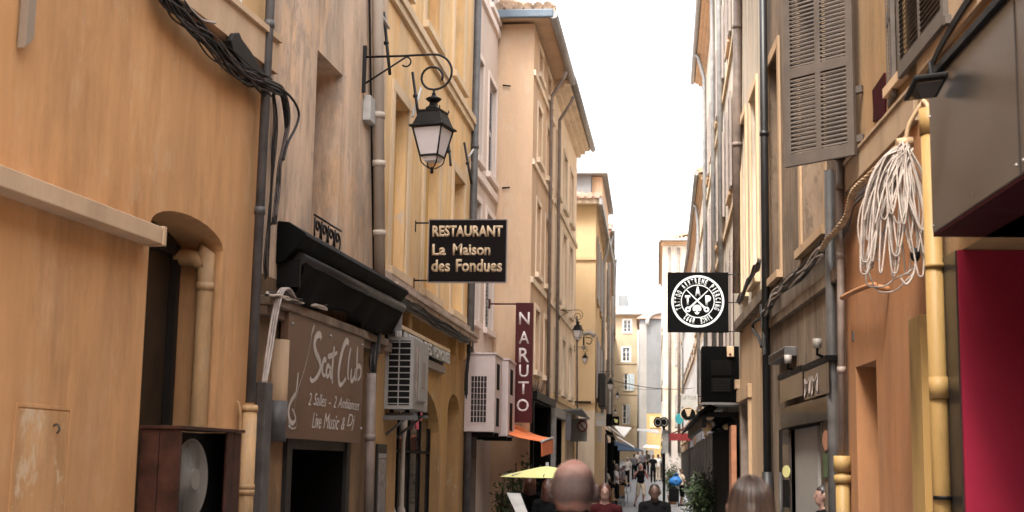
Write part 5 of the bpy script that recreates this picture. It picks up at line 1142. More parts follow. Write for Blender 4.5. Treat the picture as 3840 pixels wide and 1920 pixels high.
panel(WR3, sf, M['darkvoid'], HR3, 'shop_interior'); liner(WR3, sf, M['darkvoid'], HR3)
# big shutter, standing out at an angle
hin = WR3.hit(3212, 585, .05)
Yh = None
k0 = WR2 if hin[0] < 0 else WR3
hv = ray(3212, 585); 
# hinge where the ray meets the wall line
Hp = WR2.P(WR2.L+.02, 0, .04) if hin[0] < 0 else WR3.P(hin[0], 0, .05)
kk = Hp.y/hv.y; HpZ = CAM.z+hv.z*kk; hxp = hv.x*kk
hu = WR3.hit(3214, 583, .06); Hp = WR3.P(hu[0], hu[1], .06)
fe_ = ray(2953, 631); best = None
for i in range(2000):
    kk = (Hp.y+.0+i*.001)/fe_.y; p = CAM+fe_*kk; dd = Vector((p.x-Hp.x, p.y-Hp.y, 0)).length; e = abs(p.z-Hp.z)
    if best is None or e < best[0]: best = (e, p, dd)
Ep = best[1]
al = Vector((Ep.x-Hp.x, Ep.y-Hp.y, 0)); wd = al.length; al.normalize(); nn = al.cross(UP).normalized()
if nn.dot(CAM-Hp) < 0: nn = -nn
zSt = at_Y(3200, -420, Hp.y).z
Sg = shutter_full(Hp, al, nn, wd, 0, 2.35, HR3, 'big open shutter with two columns of slats', th=.04)
for z in (.12, .55):
    bm = NB(); obox(bm, Hp+UP*z-al*.06, al*.09, nn*-.05, UP*.06); obj('hinge', bm, M['shutter'], Sg)
# shop: pale door panel, glass signs with clip lights
dx0, dx1 = WR3.u(3045, 0, 1745), WR3.u(2962, 0, 1745)
bm = NB(); WR3.box(bm, dx0, dx1, 0, sf['z1']-.01, -.12, -.06); obj('door', bm, M['acbody'], HR3)
bm = NB(); WR3.box(bm, sf['u0'], WR3.u(3083, 0, 1745), 0, sf['z1']-.01, -.02, .01); obj('shop_window', bm, M['shopglass'], HR3)
bm = NB(); WR3.box(bm, dx1+.005, sf['u1'], 0, sf['z1']-.01, -.02, .01); obj('shop_window', bm, M['shopglass'], HR3)
mirror = mat('mirror_glass', (.15, .125, .10), .10, metal=.9, var=.1, scale=2)
zlo = WR3.hit(3040, 1585, .04)[1]; zhi = WR3.hit(3040, 1500, .04)[1]
bm = NB(); WR3.box(bm, WR3.u(3110, .04, 1560), WR3.u(2925, .04, 1560), zlo, zhi, .004, .04); tag(obj('glass_band', bm, mirror, None, .003), 'mirror glass band above the shop door of the brown house', 'panel')
for (xa, xb, yc, yb, lab, sp) in ((2926, 3010, 1382, 1510, 'farther reflective glass sign panel hung from a black clamp', (2955, 1347)), (3018, 3108, 1345, 1500, 'nearer reflective glass sign panel with pale print, hung from a black clamp', (3065, 1288))):
    T = thing('glass_sign', lab, 'sign'); a = WR3.hit(xb, yc, .08); b = WR3.hit(xa, yb, .08); u0_, u1_ = min(a[0], b[0]), max(a[0], b[0]); zz1, zz0 = a[1], b[1]
    bm = NB(); WR3.box(bm, u0_, u1_, zz0, zz1, .075, .083); obj('glass_plate', bm, mirror, T)
    bm = NB(); WR3.box(bm, u0_-.02, u1_+.02, zz1-.02, zz1+.035, .0, .11); obj('clamp_bar', bm, M['black'], T, .005)
    q = WR3.hit(sp[0], sp[1], .16); bm = NB(); c = WR3.P(q[0], q[1], .16); tube(bm, [c-UP*.045, c+UP*.045], [.038, .042], 12); obj('spot_head', bm, M['stainedwhite'], T)
    bm = NB(); tube(bm, [c-UP*.05, c-UP*.10+WR3.t*.03, WR3.P(q[0]+.04, zz1+.03, .10)], .014, 6); obj('spot_arm', bm, M['black'], T)
    if sp[0] == 3065: 
        a = WR3.hit(3070, 1500, .085); b = WR3.hit(3016, 1500, .085); 
        text('MM', WR3.P(max(a[0], b[0]), zz0+.02, .086), -WR3.t, UP, abs(b[0]-a[0]), .20, M['pipebrown'], T, 'painted_letters', off=.04)
g1 = WR3.hit(2888, 1368, .12); g2 = WR3.hit(2948, 1298, .12); bm = NB(); WR3.box(bm, min(g1[0], g2[0]), max(g1[0], g2[0]), g1[1], g2[1], .0, .14); bx_ = obj('meter_box', bm, M['pipegrey'], None, .01); tag(bx_, 'grey ribbed box on the brown wall beside the black downpipe', 'box')
for i in range(5): z = g1[1]+(g2[1]-g1[1])*(.3+.1*i); bm = NB(); WR3.box(bm, min(g1[0], g2[0])+.04, max(g1[0], g2[0])-.04, z, z+.008, .141, .146); obj('rib', bm, M['pipeblack'], bx_)
for (xa, xb, ya, yb, m_, lab) in ((3085, 3108, 1610, 1690, 'terracotta', 'orange sticker on the shop glass'), (2934, 2962, 1745, 1790, 'umbyellow', 'yellow green sticker on the shop glass'), (2936, 2960, 1800, 1900, 'black', 'black poster with white print in the shop glass'), (3088, 3108, 1700, 1790, 'leaf', 'green poster on the shop glass')):
    a = WR3.hit(xb, ya, .014); b = WR3.hit(xa, yb, .014); bm = NB(); u0_, u1_ = sorted((a[0], b[0])); zz0, zz1 = min(a[1], b[1]), max(a[1], b[1])
    if m_ in ('terracotta', 'umbyellow'):
        c_ = ((u0_+u1_)/2, (zz0+zz1)/2); WR3.poly(bm, [(c_[0]+(u1_-u0_)/2*math.cos(t), c_[1]+(zz1-zz0)/2*math.sin(t)) for t in [k*math.pi/8 for k in range(16)]], .0115, .0145)
    else: WR3.box(bm, u0_, u1_, zz0, zz1, .0115, .0145)
    o = obj('sticker', bm, M[m_], None); tag(o, lab, 'sticker')
# black downpipe
gp, at = pipe_on(WR3, 2861, 0, 2878, 1770, .05, None, M['pipeblack'], o=.08, ztop=9.6, zbot=WR3.hit(2878, 1770, .08)[1], collars=(510,)); tag(gp, 'tall black downpipe at the joint of the brown houses', 'downpipe')
b0 = at(WR3.hit(2878, 1770, .08)[1]); bm = NB(); tube(bm, [b0, Vector((b0.x, b0.y, 0))], .068, 14); tag(obj('downpipe', bm, M['pipeblack'], None), 'thicker black iron foot of the tall black downpipe', 'downpipe')
# cables on the right
bundle('black wrapped cable bundle running up the brown wall to the ochre rope of cables', WR3, [(2862, 1180), (2885, 1140), (2905, 1105), (2935, 1075), (2985, 1035), (3040, 980), (3085, 930)], 34, .014, .045, ['cable', 'cable', 'cable', 'cablewhite'], .10, wob=.03)
bundle('black knot of cables around the black downpipe', WR3, [(2852, 1150), (2858, 1200), (2862, 1260), (2866, 1330)], 18, .013, .03, ['cable'], .12, wob=.03)
bm = NB(); pts = [WR4.P(*WR4.hit(px, py, .12), .12) for px, py in ((2850, 1195), (2826, 1212), (2824, 1235), (2845, 1265), (2856, 1300))]; tube(bm, curve(pts, 6), .022, 8); tag(obj('cable', bm, M['cable'], None), 'thick black cable loop left of the black downpipe', 'cable')
# twisted ochre rope of cables
P0 = [(3082, 935), (3105, 895), (3140, 860), (3172, 815), (3185, 770), (3195, 730), (3215, 700), (3260, 660), (3330, 590), (3400, 520)]
def W23(px, py, o):
    h = WR3.hit(px, py, o)
    return WR3.P(h[0], h[1], o) if h[0] >= 0 else WR2.P(*WR2.hit(px, py, o), o)
cb = curve([W23(px, py, .13) for px, py in P0], 10)
bm = NB()
for s in range(6):
    pts = []
    for i, p in enumerate(cb):
        a = i*.42+s*math.pi/3; d = (cb[min(i+1, len(cb)-1)]-cb[max(i-1, 0)]).normalized(); e1 = d.cross(UP).normalized(); e2 = d.cross(e1); pts.append(p+(e1*math.cos(a)+e2*math.sin(a))*.019)
    tube(bm, pts, .0115, 6)
x = obj('twisted_cables', bm, M['cableochre'], None); tag(x, 'ochre painted rope of twisted cables climbing to the white coil', 'cables')
# dark cables behind it
bm = NB()
for s in range(8):
    pts = [W23(px+random.uniform(-5, 5), py+22+s*5, .05) for px, py in P0[2:]]; tube(bm, curve(pts, 5), .011, 5)
x = obj('cables', bm, M['cablebrown'], None); tag(x, 'brown cables tucked behind the twisted ochre rope', 'cables')
bm = NB(); pts = [W23(px, py, .03) for px, py in ((3440, 400), (3480, 360), (3560, 250), (3600, 130), (3650, 20), (3680, -40))]
pts = [WR2.P(*WR2.hit(px, py, .05), .05) for px, py in ((3480, 300), (3500, 245), (3530, 180), (3600, 60), (3660, -30))]
for s in range(3): tube(bm, curve([p+UP*.02*s for p in pts], 6), .010, 6)
x = obj('cables', bm, M['cable'], None); tag(x, 'dark cables running up from the rope past the flat shutter leaf', 'cables')
# white coil of spare cable
CO = thing('cable_coil', 'big hank of spare white cable hanging on the orange house', 'cables')
Yc = WR2.P(WR2.u(3390, .2, 560), 0, .2).y
top = at_Y(3395, 548, Yc)
for i in range(42):
    bxp = random.uniform(3235, 3470); byp = random.uniform(800, 1040) if i > 5 else (1095, 1075, 600, 590, 1000, 980)[i]
    if i in (0, 1): bxp = (3330, 3300)[i]
    if i in (2, 3): bxp, byp = (3255, 3285)[i-2], (900, 930)[i-2]
    b = at_Y(bxp, byp, Yc-random.uniform(-.05, .14)); hw = random.uniform(.015, .06) if i > 1 else .17; sd_ = random.uniform(-.03, .03)
    if i in (0, 1): l_ = at_Y(3217 if i == 0 else 3285, 850, Yc); r_ = at_Y(3440, 950, Yc-.03)
    else: l_ = b.lerp(top, .45)+Vector((-hw*1.3, 0, .03)); r_ = b.lerp(top, .45)+Vector((hw*1.3, 0, .03))
    l_ = l_+Vector(((b.x-top.x)*.22, 0, 0)) if i > 1 else l_; r_ = r_+Vector(((b.x-top.x)*.22, 0, 0)) if i > 1 else r_
    t0 = top+Vector((random.uniform(-.05, .04), random.uniform(-.04, .04), random.uniform(-.03, .03)))
    bm = NB(); tube(bm, curve([t0, l_.lerp(t0, .55)+Vector(((l_.x-t0.x)*.18, 0, .04)), l_, b+Vector((-hw*.55, 0, .05)), b, b+Vector((hw*.55, 0, .05)), r_, t0+Vector((.01, 0, .01))], 6), .0062, 5); obj('cable_loop', bm, M['cablewhite'], CO)
tp = at_Y(3432, 955, Yc-.08); bm = NB(); sphere(bm, tp, .035, 8, 6, (1, .6, 1.4)); obj('taped_end', bm, M['black'], CO)
bm = NB(); tube(bm, curve([tp, tp+Vector((-.01, 0, -.12)), tp+Vector((-.06, 0, -.2)), tp+Vector((-.10, 0, -.16))], 6), .008, 6); obj('loose_end', bm, M['cablewhite'], CO)
bm = NB(); tube(bm, [top+Vector((-.06, 0, .02)), top+Vector((.05, 0, .03))], .035, 10); tube(bm, curve([top, top+Vector((.03, .0, .15)), top+Vector((.12, -.05, .3))], 5), .016, 6); obj('tie', bm, M['cableochre'], CO)
# ------------------------------------------------------------------ RIGHT 4
HR4 = house('house', 'cream and brown house between the black downpipe and the black sign box')
z4 = WR4.hit(2800, 1210, .0)[1]
h4 = dict(u0=WR4.u(2843, 0, 700), u1=WR4.u(2843, 0, 700)+.9, z0=z4+.45, z1=WR4.hit(2845, 300, 0)[1], d=.2); h4b = dict(u0=h4['u1']+.75, u1=h4['u1']+1.5, z0=z4+.45, z1=h4['z1'], d=.2)
h4['u0'] = max(.2, h4['u0'])
d4r = dict(u0=WR4.u(2818, 0, 1740), u1=WR4.u(2780, 0, 1740), z0=0, z1=WR4.hit(2800, 1500, 0)[1], d=.4)
obj('wall', facade(WR4, 0, WR4.L, z4, 9.9, [h for h in (h4, h4b) if h['u1'] < WR4.L-.1], 8), M['creambright'], HR4)
obj('ground_floor_wall', facade(WR4, 0, WR4.L, 0, z4, [d4r], 8), M['brown4'], HR4)
panel(WR4, d4r, M['pipebrown'], HR4, 'door'); liner(WR4, d4r, M['pipebrown'], HR4)
for h in (h4, h4b):
    if h['u1'] < WR4.L-.1:
        panel(WR4, h, M['brown4'], HR4); surround(WR4, h, HR4, M['trim'], .12, .03)
bm = NB(); WR4.box(bm, 0, WR4.L, z4-.03, z4+.12, -.01, .10); obj('string_course', bm, M['brown'], HR4, .01)
bm = NB(); WR4.box(bm, d4r['u0']-.15, d4r['u1']+.12, d4r['z1'], d4r['z1']+.2, -.01, .06); WR4.box(bm, d4r['u0']-.12, d4r['u0'], 0, d4r['z1'], -.01, .05); obj('door_surround', bm, M['brown4'], HR4, .006)
eave(WR4, 0, WR4.L, 9.8, .5, HR4, M['tile'], .25, soff=M['creambright'])
bundle('dark cables along the ledge of the cream and brown house', WR4, [(2768, 1140), (2790, 1095), (2810, 1050), (2835, 1010), (2848, 985)], 8, .016, .04, ['cable', 'cablebrown'], .12, wob=.03)
gp, at = pipe_on(WR4, 2766, 60, 2764, 1100, .07, None, M['pipebrown'], o=.07, ztop=9.7, collars=(100, 540)); tag(gp, 'brown downpipe on the sunlit cream facade right of the round tattoo sign', 'downpipe')
# ------------------------------------------------------------------ RIGHT 5..8
def rhouse(w_, lab, zt_, m_, rows, step, over, low=None, zl=3.0, sh_m='shutterfar', first=1.0, wd=1.0, pipes=(), hm='window'):
    Hx = house('house', lab); L = w_.L; k = 0; pr = []
    while first+k*step+wd < L-.4: pr.append((first+k*step, first+k*step+wd)); k += 1
    hh = winrows(w_, pr, [r for r in rows if r[1] < zt_-.2], .18)
    obj('wall', facade(w_, 0, L, zl, zt_, hh, 8), m_, Hx); obj('ground_floor_wall', facade(w_, 0, L, 0, zl, [], 8), low or m_, Hx)
    for h in hh:
        window(w_, h, Hx, bars=2); s = (h['u1']-h['u0'])/2
        shutter_leaf(w_, h['u0']-s-.02, h['u0']-.02, h['z0'], h['z1'], Hx, M[sh_m]); shutter_leaf(w_, h['u1']+.02, h['u1']+s+.02, h['z0'], h['z1'], Hx, M[sh_m])
        surround(w_, dict(h, z0=h['z0'], z1=h['z1']), Hx, M['trim'], .02, .012, sill=False)
    for z in [r[0]-.5 for r in rows if r[0] > zl+1.5]: bm = NB(); w_.box(bm, 0, L, z, z+.1, -.01, .05); obj('string_course', bm, M['trim'], Hx)
    bm = NB(); w_.box(bm, 0, L, zl-.02, zl+.12, -.01, .08); obj('string_course', bm, M['trim'], Hx)
    eave(w_, 0, L, zt_-.1, over, Hx, M['tile'], .25, soff=M['peach'])
    for px in pipes:
        u = w_.u(px, .09, 900); downpipe([w_.P(u, zt_, over+.05), w_.P(u, zt_-.15, over-.05), w_.P(u, zt_-.75, .09), w_.P(u, zt_-1, .09), w_.P(u, zl, .09)], .055, Hx, M['zinc'])
    k = 9.3 if w_ is WR5 else .6
    while k+2.2 < L: bm = NB(); w_.box(bm, k, k+2.2, .0, 2.45, .003, .05); obj('shopfront', bm, M['framedark'], Hx); bm = NB(); w_.box(bm, k+.1, k+2.1, 2.47, 2.75, .003, .09); obj('shop_sign_band', bm, M[('clothgrey', 'brown4', 'signbrown')[int(k) % 3]], Hx); k += 2.7
    return Hx
H5r = rhouse(WR5, 'bright cream sunlit house with several zinc downpipes right of the sky gap', at_Y(2620, 270, 39).z, M['creambright'], [(3.7, 5.4), (6.5, 8.2), (9.3, 10.8)], 3.0, .30, M['lowstone'], 2.9, 'shutterbrown', first=2.2, wd=.95, pipes=(2703, 2676, 2644))
H6r = rhouse(WR6, 'pale house behind the bright cream one, its eave showing beside the sky', 10.2, M['cream'], [(3.7, 5.4), (6.5, 8.2), (9.3, 10.8)], 3.2, .2, M['lowstone'], 2.9, 'shutterfar', pipes=(2618,))
H7r = rhouse(WR7, 'grey pink far house with grey shutters behind the white shop sign', 10.4, M['greypink'], [(3.7, 5.4), (6.5, 8.2), (9.3, 10.8)], 3.4, .2, M['lowstone'], 2.9, pipes=(2560,))
H8r = rhouse(WR8, 'far jutting house with tiled eaves left of the round tattoo sign', at_Y(2500, 905, 84).z, M['creambright'], [(3.7, 5.6), (6.9, 8.7), (10.1, 11.8)], 4, .16, M['greypink'], 3.2)
# camera-facing flank of the jutting house with a shuttered window column
WF = Wall(.56, 84, 2.9, 84); WF.n = Vector((0, -1, 0)); zF = at_Y(2500, 905, 84).z
bm = NB()
for k, (py0, py1) in enumerate(((1230, 1370), (1000, 1100), (1480, 1600))):
    a = WF.hit(2530, py1, .01); b = WF.hit(2562, py0, .01); f = shutter_leaf(WF, a[0], (a[0]+b[0])/2-.02, a[1], b[1], H8r, M['shutterfar'], .01, .06, n=10); shutter_leaf(WF, (a[0]+b[0])/2+.02, b[0], a[1], b[1], H8r, M['shutterfar'], .01, .06, n=10)
bm.free()
eave(WF, 0, WF.L, zF-.1, .5, H8r, M['tilepink'], .25, soff=M['peach'], depth=3)
for px, nm in ((2510, 'a'), (2545, 'b')): u = WF.u(px, .1, 1200); downpipe([WF.P(u, zF-.4, .1), WF.P(u, 2.5, .1)], .08, H8r, M['pipebrown'])
# roofs farther back over the end building
bm = NB(); a = at_Y(2318, 1180, 160); b = at_Y(2440, 1120, 160); bx(bm, a.x, at_Y(2352, 1100, 160).x, 160, 168, 5, at_Y(2340, 1108, 160).z); tag(obj('chimney_block', bm, M['greywall'], None), 'grey chimney block rising behind the end building roof', 'chimney')
HB = house('roof_house', 'pale glazed roof rising behind the end building'); bm = NB(); prism(bm, [Vector((at_Y(2350, 1180, 158).x, 158, 12)), Vector((at_Y(2420, 1180, 158).x, 158, 12)), at_Y(2412, 1120, 158), at_Y(2350, 1165, 158)], Vector((0, 8, 0))); obj('roof', bm, mat('roof_pale_blue', (.42, .52, .56), .4), HB)
bm = NB(); bx(bm, at_Y(2350, 1180, 158).x+.1, at_Y(2412, 1180, 158).x-.1, 158.5, 165, 0, 12.2); obj('wall', bm, M['endwall'], HB)
# buildings that close the lane behind the camera
HK = house('house', 'house closing the lane behind the viewpoint'); bm = NB(); bx(bm, -12, 12, -16, -12, 0, 12); obj('wall', bm, M['tan'], HK)
# ------------------------------------------------------------------ round tattoo sign
TS = thing('hanging_sign', 'square black hanging sign with a round white tattoo and piercing emblem', 'sign')
Yt = 21.4
bm, x0, x1, z0, z1 = panelY('', '', 2503, 1021, 2732, 1246, Yt, .06, None); obj('sign_panel', bm, M['signblack'], TS, .006)
S_ = x1-x0; C_ = Vector((x0+S_*.497, Yt-.002, z0+(z1-z0)*.515)); PS = S_/1055.0     # one pixel of the enlarged crop
def E(x, y): return Vector((C_.x+(x-627)*PS, Yt-.002, C_.z-(y-650)*PS))
def ring(bm, cx, cz, r0, r1, n=48, y=0):
    a = []
    for k in range(n):
        t = 2*math.pi*k/n; a.append((Vector((cx+r0*math.cos(t), Yt-.002+y, cz+r0*math.sin(t))), Vector((cx+r1*math.cos(t), Yt-.002+y, cz+r1*math.sin(t)))))
    for k in range(n): p, q = a[k], a[(k+1) % n]; face(bm, [p[0], p[1], q[1], q[0]])
bm = NB(); ring(bm, C_.x, C_.z, 420*PS, 457*PS); obj('outer_ring', bm, M['lettergrey'] if False else M['printwhite'], TS)
bm = NB(); ring(bm, C_.x, C_.z, 278*PS, 292*PS); obj('inner_ring', bm, M['printwhite'], TS)
def arc_text(s, a0, a1, r, h, out=True):
    n = len(s)
    for i, ch in enumerate(s):
        if ch == ' ': continue
        t = a0+(a1-a0)*(i+.5)/n; rad = Vector((math.cos(t), 0, math.sin(t))); tan = Vector((math.sin(t), 0, -math.cos(t)))
        w_ = abs(a1-a0)/n*r*(.74 if ch != 'I' else .3); o = C_+rad*r-tan*w_/2+Vector((0, -.0006*0, 0)); text(ch, o, tan, rad, w_, h, M['printwhite'], TS, 'ring_letter', off=.03, ext=.001)
arc_text('TATTOO AIXTREME PIERCING', math.radians(207), math.radians(-27), 304*PS, 100*PS)
arc_text('SINCE', math.radians(-48), math.radians(-84), 300*PS, 100*PS); arc_text('1992', math.radians(-98), math.radians(-132), 300*PS, 100*PS)
for ch, (a, b, c, d) in (('T', (408, 500, 548, 715)), ('A', (578, 680, 392, 560)), ('P', (760, 858, 548, 722))):
    text(ch, E(a, d), X_, UP, (b-a)*PS, (d-c)*PS, M['printwhite'], TS, 'letter', off=.07)
def bar2(bm, p, q, w0, w1):
    a, b = E(*p), E(*q); d = (b-a).normalized(); s = Vector((-d.z, 0, d.x)); face(bm, [a+s*w0*PS, a-s*w0*PS, b-s*w1*PS, b+s*w1*PS])
bm = NB(); bar2(bm, (437, 455), (745, 765), 6, 17); obj('crossed_needle', bm, M['printwhite'], TS)
bm = NB(); bar2(bm, (805, 460), (480, 770), 6, 17); 
for v in bm.verts: v.co.y -= .001
obj('crossed_needle', bm, M['printwhite'], TS)
for cx in (457, 777): bm = NB(); c = E(cx, 793); ring(bm, c.x, c.z, 20*PS, 48*PS, 20, -.0015); obj('needle_eye', bm, M['printwhite'], TS)
bm = NB(); c = E(614, 782); pts = [Vector((c.x+75*PS*math.cos(t)*(1 if math.sin(t) > -.3 else .72), Yt-.003, c.z+(70 if math.sin(t) > 0 else 100)*PS*math.sin(t))) for t in [2*math.pi*k/28 for k in range(28)]]; face(bm, pts); sk = obj('skull_emblem', bm, M['printwhite'], TS)
for cx in (582, 645): bm = NB(); c = E(cx, 826); face(bm, [Vector((c.x+16*PS*math.cos(t), Yt-.0045, c.z+16*PS*math.sin(t))) for t in [2*math.pi*k/12 for k in range(12)]]); obj('skull_eye', bm, M['signblack'], sk)
bm = NB(); wx = 1.40
for z in (z1-.03, (z0+z1)/2, z0+.02): tube(bm, [Vector((x1, Yt+.03, z)), Vector((wx, Yt+.03, z))], .008, 6)
obj('wall_bracket', bm, M['iron'], TS)
# ------------------------------------------------------------------ black box sign / extractor
BX = thing('extractor_box', 'big matt black box mounted on the wall below the round tattoo sign', 'box')
Yb_ = 22.3; bm, x0, x1, z0, z1 = panelY('', '', 2632, 1298, 2778, 1506, Yb_, .75, None); obj('casing', bm, M['signblack'], BX, .012)
bm = NB(); bx(bm, x0+.15, x1-.15, Yb_-.012, Yb_-.001, z0+.15, z0+.38); bx(bm, x0+.15, x1-.15, Yb_-.012, Yb_-.001, z0+.42, z1-.22); obj('recess_frame', bm, M['black'], BX)
for i in range(8): bm = NB(); bx(bm, x0+.17, x1-.17, Yb_-.02, Yb_-.0125, z0+.17+i*.026, z0+.18+i*.026); obj('louvre', bm, M['pipeblack'], BX)
bm = NB(); bx(bm, x0, x1, Yb_-.01, Yb_+.75, z0-.05, z0-.012); obj('base_rail', bm, M['zinc'], BX)
a = at_Y(2726, 1338, Yb_-.02); bm = NB(); bx(bm, a.x, a.x+.11, Yb_-.05, Yb_-.002, a.z, a.z+.17); al_ = tag(obj('alarm_box', bm, M['trim'], None, .006), 'small pale alarm box with a red mark on the black box', 'box')
bm = NB(); sphere(bm, Vector((a.x+.05, Yb_-.052, a.z+.04)), .018, 8, 6); obj('red_mark', bm, M['red'], al_)
# dark shopfront with canopies under the box: a timber portico
PF = thing('shop_canopy', 'black timber canopy frame with hanging bits below the black box', 'awning')
for i in range(5):
    bm = NB(); y = 22.6+i*2.2; bx(bm, .80, 1.42, y, y+.06, 2.45, 2.53); obox(bm, Vector((1.38, y, 2.9)), Vector((-.75, 0, -.55)), Vector((0, .05, 0)), Vector((0, 0, .05))); obj('rafter', bm, M['black'], PF)
bm = NB(); bx(bm, .78, .85, 22.5, 31.6, 2.28, 2.46); obj('front_beam', bm, M['black'], PF)
bm = NB(); prism(bm, [Vector((.72, 22.4, 2.47)), Vector((1.39, 22.4, 2.95)), Vector((1.39, 22.4, 3.0)), Vector((.72, 22.4, 2.52))], Vector((0, 9.2, 0))); obj('canopy_cloth', bm, M['blackcloth'], PF)
bm = NB(); bx(bm, 1.30, 1.36, 22.3, 31, 0, 2.4); obj('dark_shopfront', bm, M['darkvoid'], PF)
for i, (c, s) in enumerate((('trim', .09), ('ochre', .10), ('white', .06), ('pinktrim', .08), ('ochre', .07))):
    p = at_Y((2660, 2650, 2700, 2665, 2725)[i], (1560, 1600, 1535, 1590, 1600)[i], 22.9+i*.4); bm = NB(); sphere(bm, p, s, 10, 8, (1, .5, .8)); tag(obj('hanging_bowl', bm, M[c], None), ('cream', 'ochre', 'white', 'pinkish', 'small ochre')[i]+' round ornament hanging under the black canopy', 'ornament')
bm = NB(); xw = 1.33; bx(bm, 1.22, 1.30, 22.0, 22.7, 0, 2.3); tag(obj('door_post', bm, M['terracotta'], None, .006), 'terracotta arched door panel beside the dark shop', 'door')
# ------------------------------------------------------------------ signs farther off
def flat(label, cat, px0, py0, px1, py1, Y, m, name='sign', th=.06, group=None):
    bm, *_ = panelY('', '', px0, py0, px1, py1, Y, th, None); o = obj(name, bm, m, None); return tag(o, label, cat, group), _
o, (a0, a1, b0, b1) = flat('small white hanging sign with dark heading, left of the black box', 'sign', 2556, 1478, 2616, 1526, 34, M['white'])
text('LA TOUR', Vector((a0+.03, 33.998, b1-.13)), X_, UP, a1-a0-.06, .085, M['clothgrey'], o)
bm = NB(); tube(bm, [Vector((a1, 34.03, b1-.05)), Vector((1.5, 34.03, b1-.05))], .015, 6); obj('wall_bracket', bm, M['iron'], o)
T = thing('round_sign', 'round dark sign with gold figure on a white rim', 'sign'); c = at_Y(2581, 1552, 32)
for r_, y_, m_, nm in ((.185, 0, 'trim', 'rim'), (.165, -.012, 'clothblack', 'disc')):
    bm = NB(); prism(bm, [Vector((c.x+r_*math.cos(t), 32+y_, c.z+r_*math.sin(t)*.85)) for t in [2*math.pi*k/28 for k in range(28)]], Vector((0, .011, 0))); obj(nm, bm, M[m_], T)
bm = NB(); prism(bm, [Vector((c.x-.08, 31.98, c.z+.11)), Vector((c.x+.08, 31.98, c.z+.12)), Vector((c.x+.03, 31.98, c.z-.05)), Vector((c.x-.02, 31.98, c.z-.06))], Vector((0, .006, 0))); obj('gold_figure', bm, M['lettergold'], T)
c = at_Y(2548, 1570, 36); bm = NB(); prism(bm, [Vector((c.x+.11*math.cos(t), 36, c.z+.14*math.sin(t))) for t in [2*math.pi*k/20 for k in range(20)]], Vector((0, .05, 0))); tag(obj('sign', bm, M['teal'], None), 'small round teal sign behind the round dark sign', 'sign')
# ring shaped dark emblems
for k, (px, lab) in enumerate(((2467, 'left dark round emblem on the dark post'), (2490, 'right dark round emblem on the dark post'))):
    c = at_Y(px, 1583, 52+k); bm = NB(); prism(bm, [Vector((c.x+.17*math.cos(t), 52+k, c.z+.20*math.sin(t))) for t in [2*math.pi*q/20 for q in range(20)]], Vector((0, .08, 0))); d = tag(obj('emblem', bm, M['signblack'], None), lab, 'sign', 'dark round emblems')
    bm = NB(); tube(bm, [Vector((c.x+.11*math.cos(t), 52+k-.01, c.z+.13*math.sin(t))) for t in [2*math.pi*q/16 for q in range(17)]], .012, 5, False); obj('ring', bm, M['zinc'], d)
a = at_Y(2490, 1600, 53.5); bm = NB(); bx(bm, a.x-.05, a.x+.05, 53.6, 53.7, 0, a.z); tag(obj('post', bm, M['black'], None), 'dark post carrying the round emblems', 'post')
flat('narrow pale banner on the dark post', 'banner', 2484, 1612, 2506, 1700, 53.2, M['zinc'], 'banner')
# red awning
RA = thing('awning', 'small red awning over a shop on the right', 'awning'); p = [at_Y(2513, 1626, 60), at_Y(2560, 1616, 60)]
bm = NB(); zA = p[0].z; prism(bm, [Vector((p[0].x, 60, zA)), Vector((1.64, 60, zA+.35)), Vector((1.64, 62.5, zA+.35)), Vector((p[0].x, 62.5, zA))], Vector((0, 0, .02))); obj('canopy', bm, M['red'], RA)
bm = NB(); bx(bm, p[0].x-.02, p[0].x, 60, 62.5, zA-.30, zA+.0); bx(bm, p[0].x, 1.60, 60.0, 60.02, zA-.30, zA+.02); obj('valance', bm, M['red'], RA)
# dark cafe frontage on the left of the terrace
TE = thing('terrace_shelter', 'black cafe terrace shelter with dark side screens on the left', 'shelter')
for y in (49, 56, 63): bm = NB(); bx(bm, -1.50-.02*(y-49), -1.44-.02*(y-49), y, y+.06, 0, 2.75); obj('post', bm, M['black'], TE)
bm = NB(); prism(bm, [Vector((-2.05, 48.8, 3.05)), Vector((-1.42, 48.8, 2.75)), Vector((-1.70, 63.2, 2.75)), Vector((-2.1, 63.2, 3.05))], Vector((0, 0, .04))); obj('canopy', bm, M['blackcloth'], TE)
for y, x in ((52.5, -1.60), (59.5, -1.52), (66.5, -1.6)): bm = NB(); bx(bm, -2.3, x, y, y+.05, 0.02, 2.5); obj('side_screen', bm, M['clothblack'], TE)
for k, (x, y, z, c) in enumerate(((-1.75, 59.3, 1.75, 'umbyellow'), (-1.62, 59.3, 1.60, 'trim'), (-1.70, 59.3, 1.35, 'white'))): bm = NB(); bx(bm, x, x+.12, y, y+.03, z, z+.12); obj('small_card', bm, M[c], TE)
